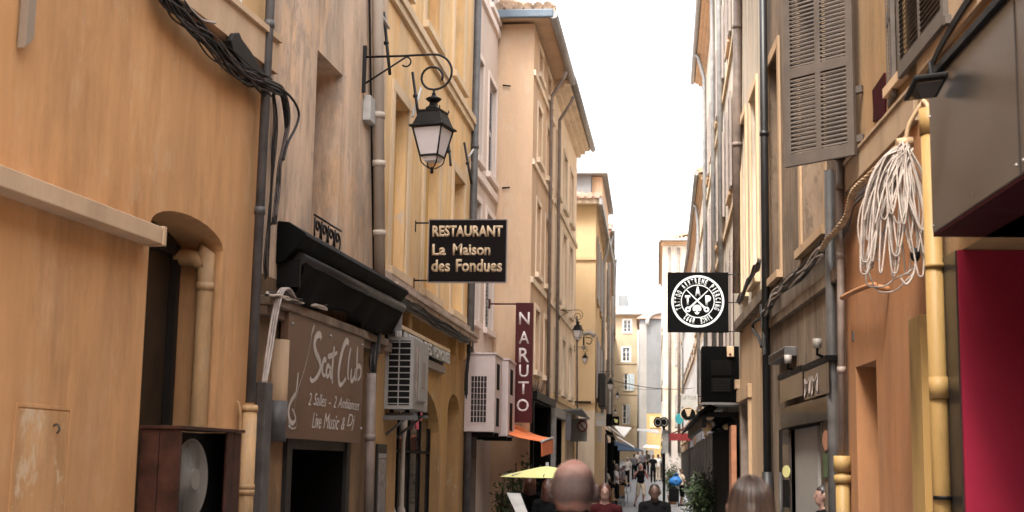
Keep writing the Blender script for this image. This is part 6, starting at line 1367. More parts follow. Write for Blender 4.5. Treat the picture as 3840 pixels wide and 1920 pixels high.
# white boxes + awnings at the far end
flat('white shop sign board with faint script on the pale corner', 'sign', 2216, 1548, 2270, 1597, 36.5, M['white'])
o, (a0, a1, b0, b1) = flat('blank white hanging panel below the white shop sign board', 'sign', 2219, 1600, 2258, 1659, 37.5, M['awningwhite'])
p = at_Y(2219, 1570, 36.49); text('Chocolat', Vector((p.x+.02, 36.495, p.z)), X_, UP, .30, .09, M['trim'], bpy.data.objects['sign'], shear=.3)
flat('black box sign next to the white shop sign board', 'sign', 2272, 1552, 2296, 1598, 40, M['signblack'], 'box_sign', .2)
o, (a0, a1, b0, b1) = flat('black square sign with a yellow motif', 'sign', 2296, 1561, 2322, 1595, 44, M['signblack'])
bm = NB(); prism(bm, [Vector((a0+.05, 43.99, (b0+b1)/2+.07)), Vector((a1-.04, 43.99, (b0+b1)/2+.03)), Vector((a1-.06, 43.99, (b0+b1)/2-.07)), Vector((a0+.08, 43.99, (b0+b1)/2-.05))], Vector((0, .005, 0))); obj('yellow_motif', bm, M['umbyellow'], o)
# no entry style round sign on the grey cloth screen
NE = thing('round_sign', 'white round road sign with a red ring on the grey screen', 'sign'); c = at_Y(2184, 1598, 32.3)
bm = NB(); prism(bm, [Vector((c.x+.11*math.cos(t), 32.3, c.z+.12*math.sin(t))) for t in [2*math.pi*k/24 for k in range(24)]], Vector((0, .01, 0))); obj('disc', bm, M['greypink'], NE)
bm = NB(); tube(bm, [Vector((c.x+.105*math.cos(t), 32.29, c.z+.115*math.sin(t))) for t in [2*math.pi*q/24 for q in range(25)]], .017, 6, False); obj('red_ring', bm, M['red'], NE)
bm = NB(); tube(bm, [Vector((c.x-.06, 32.285, c.z+.07)), Vector((c.x+.06, 32.285, c.z-.07))], .012, 6); obj('red_bar', bm, M['red'], NE)
SCN = thing('awning', 'dark grey awning with a hanging grey screen on the cream weathered house', 'awning')
bm = NB(); a = [at_Y(2110, 1552, 30.0), at_Y(2150, 1572, 32.0), at_Y(2205, 1610, 34.4)]
yq = [at_Y(2112, 1650, 30.2), at_Y(2140, 1552, 30.2)]
bm = NB(); bx(bm, yq[0].x, at_Y(2141, 1600, 30.2).x, 30.2, 30.24, yq[0].z, at_Y(2125, 1555, 30.2).z); obj('side_cloth', bm, M['clothgrey'], SCN)
s0, s1 = at_Y(2138, 1655, 32.6), at_Y(2202, 1570, 32.6); bm = NB(); bx(bm, s0.x, s1.x, 32.6, 32.62, s0.z, s1.z); obj('screen', bm, mat('screen_grey', (.24, .23, .21), .8), SCN)
bm = NB(); prism(bm, [Vector((-1.98, 30.1, at_Y(2110, 1548, 30).z+.05)), Vector((s1.x, 30.3, s1.z+.12)), Vector((s1.x, 34.0, s1.z+.02)), Vector((-1.95, 34.0, s1.z+.3))], Vector((0, 0, .03))); obj('canopy', bm, M['zinc'], SCN)
# small white camera arm with dome
CM = thing('security_camera', 'white camera arm with a dome on the corner of the yellow house', 'camera'); a = at_Y(2185, 1252, 35.3); b = at_Y(2232, 1262, 35.3)
bm = NB(); tube(bm, [a, at_Y(2215, 1248, 35.3), b], .06, 8); obj('arm', bm, M['stainedwhite'], CM)
bm = NB(); sphere(bm, at_Y(2189, 1303, 35.2), .055, 14, 10); obj('dome', bm, M['stainedwhite'], CM)
bm = NB(); tube(bm, [at_Y(2189, 1262, 35.3), at_Y(2189, 1296, 35.3)], .02, 6); tube(bm, curve([at_Y(2195, 1265, 35.3), at_Y(2220, 1270, 35.3), at_Y(2212, 1290, 35.3), at_Y(2198, 1285, 35.3)], 5), .012, 6); obj('hanger', bm, M['iron'], CM)
bm = NB(); tube(bm, [at_Y(2163, 1185, 35.45), at_Y(2165, 1560, 35.45), Vector((at_Y(2165, 1560, 35.45).x, 35.45, 0))], .022, 6); tag(obj('cable', bm, M['cablebrown'], None), 'thin dark cable down the corner of the yellow house', 'cable')
bm = NB(); zz = at_Y(2180, 1508, 35.5).z+.02; tube(bm, [Vector((-5, 35.5, zz)), Vector((-1.6, 35.5, zz-.02))], .025, 6); tag(obj('cable', bm, M['cable'], None), 'dark cable along the string course of the yellow side wall', 'cable')
# wires across the lane
for k, (pa, pb, Ya_, Yb2, lab) in enumerate((((2182, 1397), (2640, 1450), 36, 60, 'thin wire crossing the lane in front of the end building'), ((2318, 1447), (2560, 1445), 90, 88, 'second thin wire crossing before the grey building'))):
    A, Bp = at_Y(*pa, Ya_), at_Y(*pb, Yb2); bm = NB(); tube(bm, [A.lerp(Bp, t)-UP*.25*math.sin(math.pi*t) for t in [i/12 for i in range(13)]], .012, 4); tag(obj('wire', bm, M['cable'], None), lab, 'wire')
# ------------------------------------------------------------------ parasols and awnings down the lane
def parasol(name, c, r, h, zc, m, label, sides=8, group=None):
    T = thing('parasol', label, 'parasol', (0, 0, 0), group); bm = NB(); n = sides*3
    for i in range(n):
        a, b = 2*math.pi*i/n, 2*math.pi*(i+1)/n
        def rr(t): return r*(1-.05*abs(math.sin(t*sides/2)))
        prev = None
        for j in range(6):
            s0, s1_ = j/6, (j+1)/6; f = lambda s: zc+h*(1-s**1.25)
            face(bm, [Vector((c[0]+rr(a)*s0*math.cos(a), c[1]+rr(a)*s0*math.sin(a), f(s0))), Vector((c[0]+rr(a)*s1_*math.cos(a), c[1]+rr(a)*s1_*math.sin(a), f(s1_))), Vector((c[0]+rr(b)*s1_*math.cos(b), c[1]+rr(b)*s1_*math.sin(b), f(s1_))), Vector((c[0]+rr(b)*s0*math.cos(b), c[1]+rr(b)*s0*math.sin(b), f(s0)))])
    bmesh.ops.remove_doubles(bm, verts=bm.verts, dist=.003)
    x = obj('canopy', bm, m, T); s = x.modifiers.new('thickness', 'SOLIDIFY'); s.thickness = .006
    bm = NB(); tube(bm, [Vector((c[0], c[1], 0)), Vector((c[0], c[1], zc+h+.05))], .022, 8); obj('pole', bm, M['zinc'], T)
    bm = NB(); lathe(bm, [(.25, 0), (.25, .05), (.05, .08), (.04, .2)], (c[0], c[1], 0), 14); obj('foot', bm, M['clothgrey'], T)
    for k in range(sides):
        a = 2*math.pi*k/sides; bm = NB(); tube(bm, [Vector((c[0], c[1], zc+h-.03)), Vector((c[0]+r*.96*math.cos(a), c[1]+r*.96*math.sin(a), zc+.02))], .008, 4); obj('rib', bm, M['zinc'], T)
    return T
p = at_Y(2052, 1745, 18.2); parasol('', (p.x, 18.2), .62, at_Y(2052, 1742, 18.2).z-at_Y(2052, 1790, 18.2).z-.02, at_Y(2052, 1790, 18.2).z, M['umbyellow'], 'pale yellow parasol behind the bald man')
p = at_Y(2336, 1665, 62); parasol('', (p.x-.3, 62), 1.25, .42, at_Y(2330, 1690, 62).z, M['awningblue'], 'dark blue parasol over the cafe terrace')
def slope_awning(lab, q, m, th=.02, bar=True):
    T = thing('awning', lab, 'awning'); bm = NB(); n = (q[1]-q[0]).cross(q[3]-q[0]).normalized()*th; prism(bm, q, n); obj('canopy', bm, m, T)
    bm = NB(); tube(bm, [q[1], q[2]], .03, 6); obj('front_bar', bm, M['white'], T)
    bm = NB(); tube(bm, [q[0].lerp(q[3], .1)-UP*.3, q[1].lerp(q[2], .1)], .015, 5); obj('arm', bm, M['zinc'], T); return T
slope_awning('lavender grey awning sloping out on the left of the lane', [at_Y(2275, 1600, 48), at_Y(2330, 1638, 48.5), at_Y(2328, 1632, 52), at_Y(2283, 1602, 53)], M['shutterfar'])
slope_awning('pale blue edged awning sloping down over the terrace', [at_Y(2305, 1635, 55), at_Y(2378, 1680, 55.5), at_Y(2375, 1673, 60), at_Y(2312, 1636, 60)], M['awningwhite'])
slope_awning('white triangular awning at the end of the terrace', [at_Y(2303, 1600, 80), at_Y(2340, 1640, 78), at_Y(2368, 1604, 84), at_Y(2310, 1598, 88)], M['awningwhite'])
slope_awning('white awning over the yellow shopfront at the lane end', [at_Y(2472, 1672, 96), at_Y(2420, 1668, 96), at_Y(2410, 1678, 92), at_Y(2472, 1682, 92)], M['awningwhite'])
slope_awning('grey white canopy above the yellow ground floor', [at_Y(2470, 1612, 112), at_Y(2392, 1608, 112), at_Y(2388, 1616, 106), at_Y(2472, 1626, 106)], M['zinc'])
flat('white notice board before the yellow shopfront', 'sign', 2430, 1686, 2452, 1728, 100, M['white'], 'notice_board')
# ------------------------------------------------------------------ plants
def plant(label, c, h, r, n, z0, pot=True, ls=.09, name='potted_plant', spread=1.0, seed=1, lm='leaf'):
    rnd = random.Random(seed); T = thing(name, label, 'plant'); bm = NB(); st = NB()
    if pot:
        pb = NB(); lathe(pb, [(.16, 0), (.24, .38), (.25, .42), (.21, .42), (.20, .37)], (c[0], c[1], 0), 14); obj('pot', pb, M['terracotta'], T)
    for s in range(9):
        a = rnd.uniform(0, 6.28); e = rnd.uniform(.25, .8)*r; top_ = Vector((c[0]+e*math.cos(a), c[1]+e*math.sin(a), z0+h*rnd.uniform(.6, 1.0))); base_ = Vector((c[0], c[1], min(z0, .3)))
        m1 = base_.lerp(top_, .5)+Vector((rnd.uniform(-.06, .06), rnd.uniform(-.06, .06), 0)); tube(st, curve([base_, m1, top_], 4), [.012]*5+[.010]*3+[.006], 5)
        for k in range(n//9):
            t = rnd.uniform(.35, 1.05); p = base_.lerp(top_, t)+Vector((rnd.gauss(0, r*.28), rnd.gauss(0, r*.28), rnd.gauss(0, h*.07)))
            d = Vector((rnd.uniform(-1, 1), rnd.uniform(-1, 1), rnd.uniform(-.6, .8))).normalized(); s_ = d.cross(Vector((rnd.uniform(-1, 1), rnd.uniform(-1, 1), 1))).normalized(); L = ls*rnd.uniform(.6, 1.3)
            face(bm, [p, p+d*L*.45+s_*L*.2, p+d*L, p+d*L*.45-s_*L*.2])
    x = obj('foliage', bm, M[lm], T, recalc=False); x['kind'] = 'stuff'
    obj('stems', st, M['stem'], T); return T
c = at_Y(2612, 1800, 30); plant('tall leafy olive tree in a pot on the right of the lane', (c.x+.08, 30), 1.25, .42, 2600, .35, ls=.09, seed=3)
c = at_Y(2505, 1790, 62); plant('dark leafy shrub by the dark post on the right', (c.x+.2, 62), 1.6, .5, 1200, .2, ls=.14, seed=5)
c = at_Y(1932, 1800, 22.2); plant('leafy plant against the peach side wall on the left', (c.x, 22.6), .95, .30, 800, .75, ls=.10, seed=8)
c = at_Y(1898, 1850, 22.6); plant('smaller plant low against the peach side wall', (c.x-.05, 23.0), .7, .22, 450, .55, ls=.09, seed=9)
# weeds on the black shop canopy
bm = NB(); rnd = random.Random(4)
for i in range(40):
    p = Vector((-2.10+rnd.uniform(0, .15), 23.7+rnd.uniform(0, .7), 2.9)); tube(bm, [p, p+Vector((rnd.uniform(-.06, .06), rnd.uniform(-.05, .05), rnd.uniform(.06, .2)))], .004, 3)
x = obj('dry_weeds', bm, M['cablebrown'], None); tag(x, 'dry weeds growing on the black shop canopy', 'weeds', kind='stuff')
# menu easel left
ME = thing('menu_board', 'slanted white menu board with a black frame at the bottom left of the lane', 'menu board')
q = [at_Y(1893, 1842, 17.6), at_Y(1953, 1846, 17.6), at_Y(1985, 1930, 17.0), at_Y(1936, 1935, 17.0)]
bm = NB(); prism(bm, q, Vector((0, .03, -.01))); obj('frame', bm, M['black'], ME)
cc = sum(q, Vector())/4; bm = NB(); prism(bm, [cc+(v-cc)*.86+Vector((0, -.012, .004)) for v in q], Vector((0, .008, 0))); obj('menu_sheet', bm, M['white'], ME)
bm = NB(); 
for v in (q[2], q[3]): tube(bm, [v, Vector((v.x+.04, v.y+.15, 0))], .014, 6)
obj('leg', bm, M['black'], ME)
# ------------------------------------------------------------------ people
def cone_sphere(bm, a, b, r0, r1, seg=14):
    a, b = Vector(a), Vector(b); sphere(bm, a, r0, seg, 8); sphere(bm, b, r1, seg, 8)
    if (b-a).length > 1e-4: tube(bm, [a, b], [r0, r1], seg)
def blob(prims, vox, it=6):
    """joins the rounded forms into one continuous smooth skin"""
    bm = NB()
    for p in prims:
        if p[0] == 'c': cone_sphere(bm, *p[1:])
        else: sphere(bm, Vector(p[1]), 1.0, 20, 14, p[2], Matrix.Rotation(p[3], 4, 'X') if len(p) > 3 else None)
    me = bpy.data.meshes.new('b'); bm.to_mesh(me); bm.free(); o = bpy.data.objects.new('b', me)
    r = o.modifiers.new('r', 'REMESH'); r.mode = 'VOXEL'; r.voxel_size = vox; r.use_smooth_shade = True
    s = o.modifiers.new('s', 'SMOOTH'); s.factor = .5; s.iterations = it
    m2 = evaluated(o); bpy.data.meshes.remove(me)
    for p in m2.polygons: p.use_smooth = True
    return m2
def mobj(name, me, m, parent):
    me.materials.clear()
    me.materials.append(m); me.name = name; o = bpy.data.objects.new(name, me); COL.objects.link(o); o.parent = parent; return o
def lerp3(a, b, t): return tuple(a[i]+(b[i]-a[i])*t for i in range(3))
def person(label, loc, face_deg, height, vox=.014, pose=None, skin='skin', top='clothblack', sleeve=.5, bottom='clothgrey', leglen=1.0, shoes='clothblack', hair=None, hairm=None, collar=0, headtilt=0, group=None, fingers=False, neck=.056, headsc=1.0):
    """height in metres; face_deg = heading (0 looks along +Y, away from the viewpoint); pose overrides joints"""
    s = height/1.75; T = thing('person', label, 'person', loc, group); T.rotation_euler = (0, 0, math.radians(-face_deg)); T.scale = (s, s, s)
    J = dict(shL=(-.185, 0, 1.40), shR=(.185, 0, 1.40), elL=(-.235, -.02, 1.12), elR=(.235, -.02, 1.12), wrL=(-.235, .07, .88), wrR=(.235, .07, .88),
             hiL=(-.09, 0, .92), hiR=(.09, 0, .92), knL=(-.10, .03, .50), knR=(.10, .03, .50), anL=(-.10, -.02, .09), anR=(.10, -.02, .09))
    if pose: J.update(pose)
    hy = .0+math.sin(headtilt)*.09; hz = 1.635-(1-math.cos(headtilt))*.1; k = headsc
    body = [('e', (0, hy, hz), (.0775*k, .097*k, .112*k), -headtilt), ('e', (0, hy+.030, hz-.065), (.056*k, .062*k, .062*k), -headtilt), ('c', (0, -.02, 1.44), (0, hy*.5-.005, 1.56), neck*1.06, neck),
            ('e', (0, hy+.100, hz-.02), (.012, .016, .022)), ('e', (0, hy+.085, hz-.063), (.024, .012, .010)), ('e', (0, hy+.078, hz+.022), (.05, .015, .012)),
            ('e', (-.085*k, hy-.004, hz-.014), (.014, .024, .037)), ('e', (.085*k, hy-.004, hz-.014), (.014, .024, .037)),
            ('e', (-.092*k, hy-.020, hz-.002), (.009, .012, .029)), ('e', (.092*k, hy-.020, hz-.002), (.009, .012, .029)),
            ('e', (0, 0, 1.26), (.155, .10, .20)), ('c', (-.15, 0, 1.395), (.15, 0, 1.395), .058, .058), ('c', (0, -.02, 1.46), (-.14, 0, 1.41), .05, .048), ('c', (0, -.02, 1.46), (.14, 0, 1.41), .05, .048),
            ('e', (0, 0, 1.06), (.135, .092, .16)), ('e', (0, -.01, .94), (.158, .108, .12))]
    for sx in (-1, 1): body += [('e', (sx*.018*k, hy-.012, hz+.020), (.062*k, .086*k, .084*k)), ('e', (sx*.016*k, hy-.05, hz-.01), (.056*k, .055*k, .078*k))]
    for q in 'LR':
        sg = -1 if q == 'L' else 1
        body += [('c', J['sh'+q], J['el'+q], .050, .038), ('c', J['el'+q], J['wr'+q], .038, .025), ('c', J['hi'+q], J['kn'+q], .082, .056), ('c', J['kn'+q], J['an'+q], .055, .036)]
        a = J['an'+q]; body += [('c', (a[0], a[1]-.02, .045), (a[0]+sg*.015, a[1]+.15, .03), .036, .028), ('c', a, (a[0], a[1], .05), .036, .036)]
        e, w_ = Vector(J['el'+q]), Vector(J['wr'+q]); d = (w_-e).normalized(); side = d.cross(Vector((1, 0, 0))); side = side.normalized() if side.length > .1 else Vector((0, 1, 0)); pal = w_+d*.05
        body += [('c', tuple(w_), tuple(w_+d*.075), .024, .032)]
        for i in range(4): b = w_+d*.085+side*(.026*(i-1.5)*.62); n_ = d.cross(side).normalized()*sg; L = (.062, .075, .070, .052)[i]; body += [('c', tuple(b), tuple(b+d*L*.55), .0095, .009), ('c', tuple(b+d*L*.55), tuple(b+d*L+n_*.012), .009, .007)]
        body += [('c', tuple(w_+d*.03+side*.025), tuple(w_+d*.08+side*.055), .011, .009)]
    mobj('body', blob(body, vox), M[skin], T)
    # eyes and brows
    for sx in (-1, 1):
        bm = NB(); sphere(bm, Vector((sx*.030, hy+.088, hz-.003)), .011, 8, 6, (1, .6, .6)); e = obj('eye', bm, M['eye'], None); e.parent = T
    sl = {k2: J[k2] for k2 in J}
    if top:
        g = .010; tp = [('e', (0, 0, 1.26), (.155+g, .10+g, .205)), ('c', (-.15, 0, 1.395), (.15, 0, 1.395), .058+g, .058+g), ('c', (0, -.015, 1.445), (-.14, 0, 1.41), .05+g*.6, .048+g), ('c', (0, -.015, 1.445), (.14, 0, 1.41), .05+g*.6, .048+g), ('e', (0, 0, 1.06), (.145+g, .098+g, .17)), ('e', (0, -.01, .95), (.162+g, .112+g, .07))]
        if collar: tp.append(('c', (0, -.02, 1.44), (0, -.018, 1.44+collar), neck+.020, neck+.008))
        if sleeve:
            for q in 'LR':
                if sleeve <= 1: tp.append(('c', J['sh'+q], lerp3(J['sh'+q], J['el'+q], sleeve), .050+g*1.3, .044+g*1.5))
                else: tp += [('c', J['sh'+q], J['el'+q], .050+g, .040+g), ('c', J['el'+q], lerp3(J['el'+q], J['wr'+q], sleeve-1), .040+g, .032+g)]
        mobj('top', blob(tp, vox, 3), M[top], T)
    if bottom:
        g = .012; bt = [('e', (0, -.01, .94), (.158+g, .108+g, .12))]
        for q in 'LR':
            if leglen >= 1: bt += [('c', J['hi'+q], J['kn'+q], .082+g, .060+g), ('c', J['kn'+q], lerp3(J['kn'+q], J['an'+q], .95), .060+g, .050+g)]
            else: bt += [('c', J['hi'+q], lerp3(J['hi'+q], J['kn'+q], leglen/.5 if leglen < .5 else 1), .084+g, .066+g*1.5)]
        mobj('trousers' if leglen >= 1 else 'shorts', blob(bt, vox, 3), M[bottom], T)
    sh = []
    for q in 'LR':
        sg = -1 if q == 'L' else 1; a = J['an'+q]; bm = NB(); cone_sphere(bm, (a[0], a[1]-.02, a[2]-.045), (a[0]+sg*.015, a[1]+.16, a[2]-.055), .044, .036); x = obj('shoe', bm, M[shoes], None); x.parent = T
    # hair
    hm = M[hairm] if hairm else None
    if hair == 'short':
        bm = NB(); sphere(bm, Vector((0, hy-.012, hz+.018)), 1, 24, 16, (.083, .098, .108)); 
        bmesh.ops.delete(bm, geom=[v for v in bm.verts if v.co.y > hy+.055 and v.co.z < hz+.05 or v.co.z < hz-.045], context='VERTS')
        for v in bm.verts: v.co += (v.co-Vector((0, hy, hz))).normalized()*noise.noise(v.co*40)*.006
        x = obj('hair', bm, hm, None); x.parent = T; md = x.modifiers.new('thickness', 'SOLIDIFY'); md.thickness = .008
    elif hair == 'long':
        hp = [('e', (0, hy-.012, hz+.012), (.087, .104, .112)), ('c', (0, hy-.045, hz-.02), (0, -.085, 1.36), .082, .075), ('c', (-.045, hy-.04, hz-.06), (-.085, -.07, 1.32), .058, .06), ('c', (.045, hy-.04, hz-.06), (.085, -.07, 1.32), .058, .06), ('c', (0, -.09, 1.4), (0, -.10, 1.25), .08, .06)]
        me = blob(hp, max(vox, .008), 4); x = mobj('hair', me, hm, T)
        return T, x
    elif hair == 'bob':
        hp = [('e', (0, hy-.015, hz+.012), (.092, .105, .112)), ('c', (0, hy-.05, hz-.02), (0, -.06, 1.47), .085, .06), ('c', (-.05, hy-.03, hz-.04), (-.065, -.04, 1.46), .05, .04), ('c', (.05, hy-.03, hz-.04), (.065, -.04, 1.46), .05, .04)]
        mobj('hair', blob(hp, max(vox, .01), 3), hm, T)
    return T, None
def hairmat(name, c1, c2):
    m = bpy.data.materials.new(name); m.use_nodes = True; n = m.node_tree; b = n.nodes['Principled BSDF']; g = n.nodes.new('ShaderNodeTexCoord')
    mp = n.nodes.new('ShaderNodeMapping'); mp.inputs['Scale'].default_value = (90, 90, 3); n.links.new(g.outputs['Object'], mp.inputs['Vector'])
    t = n.nodes.new('ShaderNodeTexNoise'); t.inputs['Scale'].default_value = 1; t.inputs['Detail'].default_value = 4; n.links.new(mp.outputs['Vector'], t.inputs['Vector'])
    r = n.nodes.new('ShaderNodeValToRGB'); r.color_ramp.elements[0].color = c1+(1,); r.color_ramp.elements[1].color = c2+(1,); r.color_ramp.elements[0].position = .35; r.color_ramp.elements[1].position = .65
    n.links.new(t.outputs['Fac'], r.inputs['Fac']); n.links.new(r.outputs['Color'], b.inputs['Base Color']); b.inputs['Roughness'].default_value = .42
    bp = n.nodes.new('ShaderNodeBump'); bp.inputs['Strength'].default_value = .6; bp.inputs['Distance'].default_value = .004; n.links.new(t.outputs['Fac'], bp.inputs['Height']); n.links.new(bp.outputs['Normal'], b.inputs['Normal'])
    M[name] = m
hairmat('hair_brown', (.018, .009, .006), (.062, .033, .020)); hairmat('hair_auburn', (.035, .012, .008), (.08, .025, .014)); hairmat('hair_black', (.006, .005, .004), (.02, .016, .013)); hairmat('hair_grey', (.22, .19, .17), (.35, .31, .28))
# close cropped head: one skin, stubble as pigment round the back and sides
def bald_skin():
    m = bpy.data.materials.new('cropped_head_skin'); m.use_nodes = True; n = m.node_tree; L = n.links.new; b = n.nodes['Principled BSDF']; g = n.nodes.new('ShaderNodeTexCoord')
    sx = n.nodes.new('ShaderNodeSeparateXYZ'); L(g.outputs['Object'], sx.inputs[0])
    t = n.nodes.new('ShaderNodeTexNoise'); t.inputs['Scale'].default_value = 22; t.inputs['Detail'].default_value = 5; L(g.outputs['Object'], t.inputs['Vector'])
    f = n.nodes.new('ShaderNodeTexNoise'); f.inputs['Scale'].default_value = 420; f.inputs['Detail'].default_value = 2; L(g.outputs['Object'], f.inputs['Vector'])
    def rng(v, a, bb, c=0, d=1):
        r = n.nodes.new('ShaderNodeMapRange'); r.interpolation_type = 'SMOOTHSTEP'; r.inputs['From Min'].default_value = a; r.inputs['From Max'].default_value = bb; r.inputs['To Min'].default_value = c; r.inputs['To Max'].default_value = d; L(v, r.inputs['Value']); return r.outputs['Result']
    def op(o, a, c):
        q = n.nodes.new('ShaderNodeMath'); q.operation = o
        for i, v in enumerate((a, c)):
            if isinstance(v, (int, float)): q.inputs[i].default_value = v
            else: L(v, q.inputs[i])
        return q.outputs[0]
    z = op('ADD', sx.outputs['Z'], op('MULTIPLY', op('SUBTRACT', t.outputs['Fac'], .5), .03))
    band = op('MULTIPLY', rng(z, 1.572, 1.600), rng(z, 1.665, 1.735, 1, .42)); crown = rng(z, 1.66, 1.735)
    dens = op('MULTIPLY', band, rng(f.outputs['Fac'], .35, .62, .72, 1))
    x = n.nodes.new('ShaderNodeMix'); x.data_type = 'RGBA'; L(dens, x.inputs['Factor']); 
    s = n.nodes.new('ShaderNodeMix'); s.data_type = 'RGBA'; L(rng(t.outputs['Fac'], .35, .65), s.inputs['Factor']); s.inputs['A'].default_value = (.20, .088, .064, 1); s.inputs['B'].default_value = (.24, .135, .112, 1)
    L(s.outputs['Result'], x.inputs['A']); x.inputs['B'].default_value = (.020, .015, .0145, 1); L(x.outputs['Result'], b.inputs['Base Color']); b.inputs['Roughness'].default_value = .72; b.inputs['Specular IOR Level'].default_value = .22
    b.inputs['Subsurface Weight'].default_value = .12; b.inputs['Subsurface Radius'].default_value = (.02, .008, .004); b.inputs['Subsurface Scale'].default_value = .5
    bp = n.nodes.new('ShaderNodeBump'); bp.inputs['Strength'].default_value = .12; bp.inputs['Distance'].default_value = .002; L(f.outputs['Fac'], bp.inputs['Height']); L(bp.outputs['Normal'], b.inputs['Normal'])
    M['skinbald'] = m
bald_skin()
M['skindark'] = mat('skin_dark', (.10, .05, .034), .5, var=.1, scale=18)
def px_loc(px, Y, z=0): p = at_Y(px, 1750, Y); return (p.x, Y, z)
hC = at_Y(2157, 1719, 4.9).z
T, _ = person('bald man with close cropped grey hair seen from behind in the foreground, black collar', px_loc(2152, 4.9), 2, hC+.0, vox=.0065, skin='skinbald', top='clothblack', collar=.085, neck=.063, bottom='clothgrey', headsc=1.0)
# two creases in the nape are left to the bump; far side: long haired woman
hC = at_Y(2805, 1796, 5.2).z
T, hx = person('woman with long straight brown hair seen from behind near the right', px_loc(2812, 5.2), -3, hC+.0, vox=.009, hair='long', hairm='hair_brown', top='clothwhite', bottom='clothgrey')
bm = NB(); rnd = random.Random(11)
for i in range(300):
    a = rnd.uniform(-math.pi*.98, .0) if i % 8 else rnd.uniform(0, .6); rr = .088; ca, sa = math.cos(a), math.sin(a)
    P_ = []; jit = rnd.uniform(-.004, .007)
    for t in (0, .12, .28, .45, .62, .8, 1):
        if t < .45:
            th = t/.45*math.pi/2; P_.append(Vector(((.089+jit)*math.sin(th)*ca, -.012+(.106+jit)*math.sin(th)*sa, 1.647+(.114+jit)*math.cos(th))))
        else:
            u = (t-.45)/.55; P_.append(Vector(((.089+jit)*ca*(1+.55*u), (-.012+(.106+jit)*sa)*(1-u)+u*(-.095+.075*sa)-.02*u, 1.647-u*.40)))
    tube(bm, curve(P_, 3), .0012, 3, False)
x = obj('hair_strands', bm, M['hair_brown'], None); x.parent = T; x['kind'] = 'stuff'
person('dark haired person in black with bowed head coming up the lane', px_loc(2455, 17.5), 180, 1.44, skin='skindark', pose=dict(elL=(-.22, .03, 1.14), elR=(.22, .03, 1.14), wrL=(-.12, .22, 1.08), wrR=(.12, .22, 1.08)), hair='short', hairm='hair_black', top='clothblack', sleeve=1.8, bottom='clothblack', headtilt=.75)
person('woman with auburn hair and black printed t-shirt by the menu board', px_loc(1990, 18.9), 8, at_Y(1990, 1780, 18.9).z, pose=dict(elR=(.26, .06, 1.13), wrR=(.24, .22, 1.02), wrL=(-.25, .16, .98)), hair='bob', hairm='hair_auburn', top='clothblack', sleeve=.75, bottom='clothblack')
T = [o for o in bpy.data.objects if o.get('label', '').startswith('woman with auburn')][0]
pq = px_loc(1990, 18.9); bm = None
for k, (zz, ww, s_) in enumerate(((1.13, .17, 'SWEET'), (1.07, .13, 'MUSIC'))): pass
person('person with reddish brown hair half hidden right of the bald man', px_loc(2268, 15.8), 175, at_Y(2265, 1812, 15.8).z, hair='bob', hairm='hair_auburn', top='clothred', bottom='clothblack')
person('person with dark red hair under the yellow parasol', px_loc(2058, 17.0), 20, at_Y(2058, 1798, 17.0).z, hair='bob', hairm='hair_auburn', top='clothblack', bottom='clothblack')
person('person with black hair added in the shop doorway at the right for a reflection in the glass', (1.66, 13.95, 0), 262, at_Y(3048, 1820, 13.95).z, hair='short', hairm='hair_black', top='clothblack', sleeve=1.6, bottom='clothblack')  # figure modelled in place of a head mirrored in the shop glass
person('man in black sleeveless shirt and beige shorts striding down the lane', px_loc(2403, 57), 172, 1.76, vox=.016, pose=dict(elR=(.30, .05, 1.16), wrR=(.20, .20, 1.36), elL=(-.28, .08, 1.16), wrL=(-.16, .22, 1.42), knL=(-.10, .18, .52), anL=(-.09, .02, .20), knR=(.13, -.02, .50), anR=(.22, -.22, .12)), hair='short', hairm='hair_grey', top='clothblack', sleeve=0, bottom='clothbeige', leglen=.5, skin='skinred')
M_=0
def rise(y): return 0 if y < 62 else .032*(y-62)
for (px, Y, ht, fc, tp, bt, hm, lab) in ((2270, 50, 1.66, 60, 'clothwhite', 'clothblack', 'hair_black', 'person in a white shirt at the left cafe terrace'),
      (2312, 56, 1.72, 100, 'clothwhite', 'clothblack', 'hair_grey', 'waiter in a grey white shirt with black trousers on the terrace'),
      (2392, 92, 1.72, 180, 'greypink', 'clothblack', 'hair_grey', 'left one of the two people far down the lane'),
      (2409, 92, 1.72, 170, 'clothgrey', 'clothblack', 'hair_black', 'right one of the two people far down the lane'),
      (2449, 84, 1.66, 180, 'clothblack', 'clothblack', 'hair_black', 'person in black before the white notice board'),
      (2468, 86, 1.64, 10, 'clothwhite', 'clothbeige', 'hair_brown', 'person in white beside the dark post'),
      (2556, 60, 1.58, 70, 'clothbeige', 'clothblack', 'hair_brown', 'person with bare legs carrying a bright blue bag on the right'),
      (2330, 70, 1.3, 120, 'clothgrey', 'clothblack', 'hair_black', 'dark dressed guest far back on the left terrace')):
    person(lab, px_loc(px, Y, rise(Y)), fc, ht, vox=.022, hair='short', hairm=hm, top=tp, bottom=bt, leglen=.5 if 'bare' in lab else 1, pose=dict(elR=(.26, .08, 1.14), wrR=(.2, .25, 1.08)))
p = at_Y(2534, 1805, 59.6); bm = NB(); sphere(bm, p, .24, 16, 12, (1.1, .7, .85)); 
for v in bm.verts: v.co += Vector((1, 1, 1))*noise.noise(v.co*6)*.05
B_ = tag(obj('bag', bm, M['blue'], None), 'bright blue bag on the right side of the lane', 'bag'); bm = NB(); tube(bm, curve([p+Vector((-.12, 0, .18)), p+Vector((0, 0, .34)), p+Vector((.14, 0, .18))], 5), .015, 6); obj('handle', bm, M['blue'], B_)
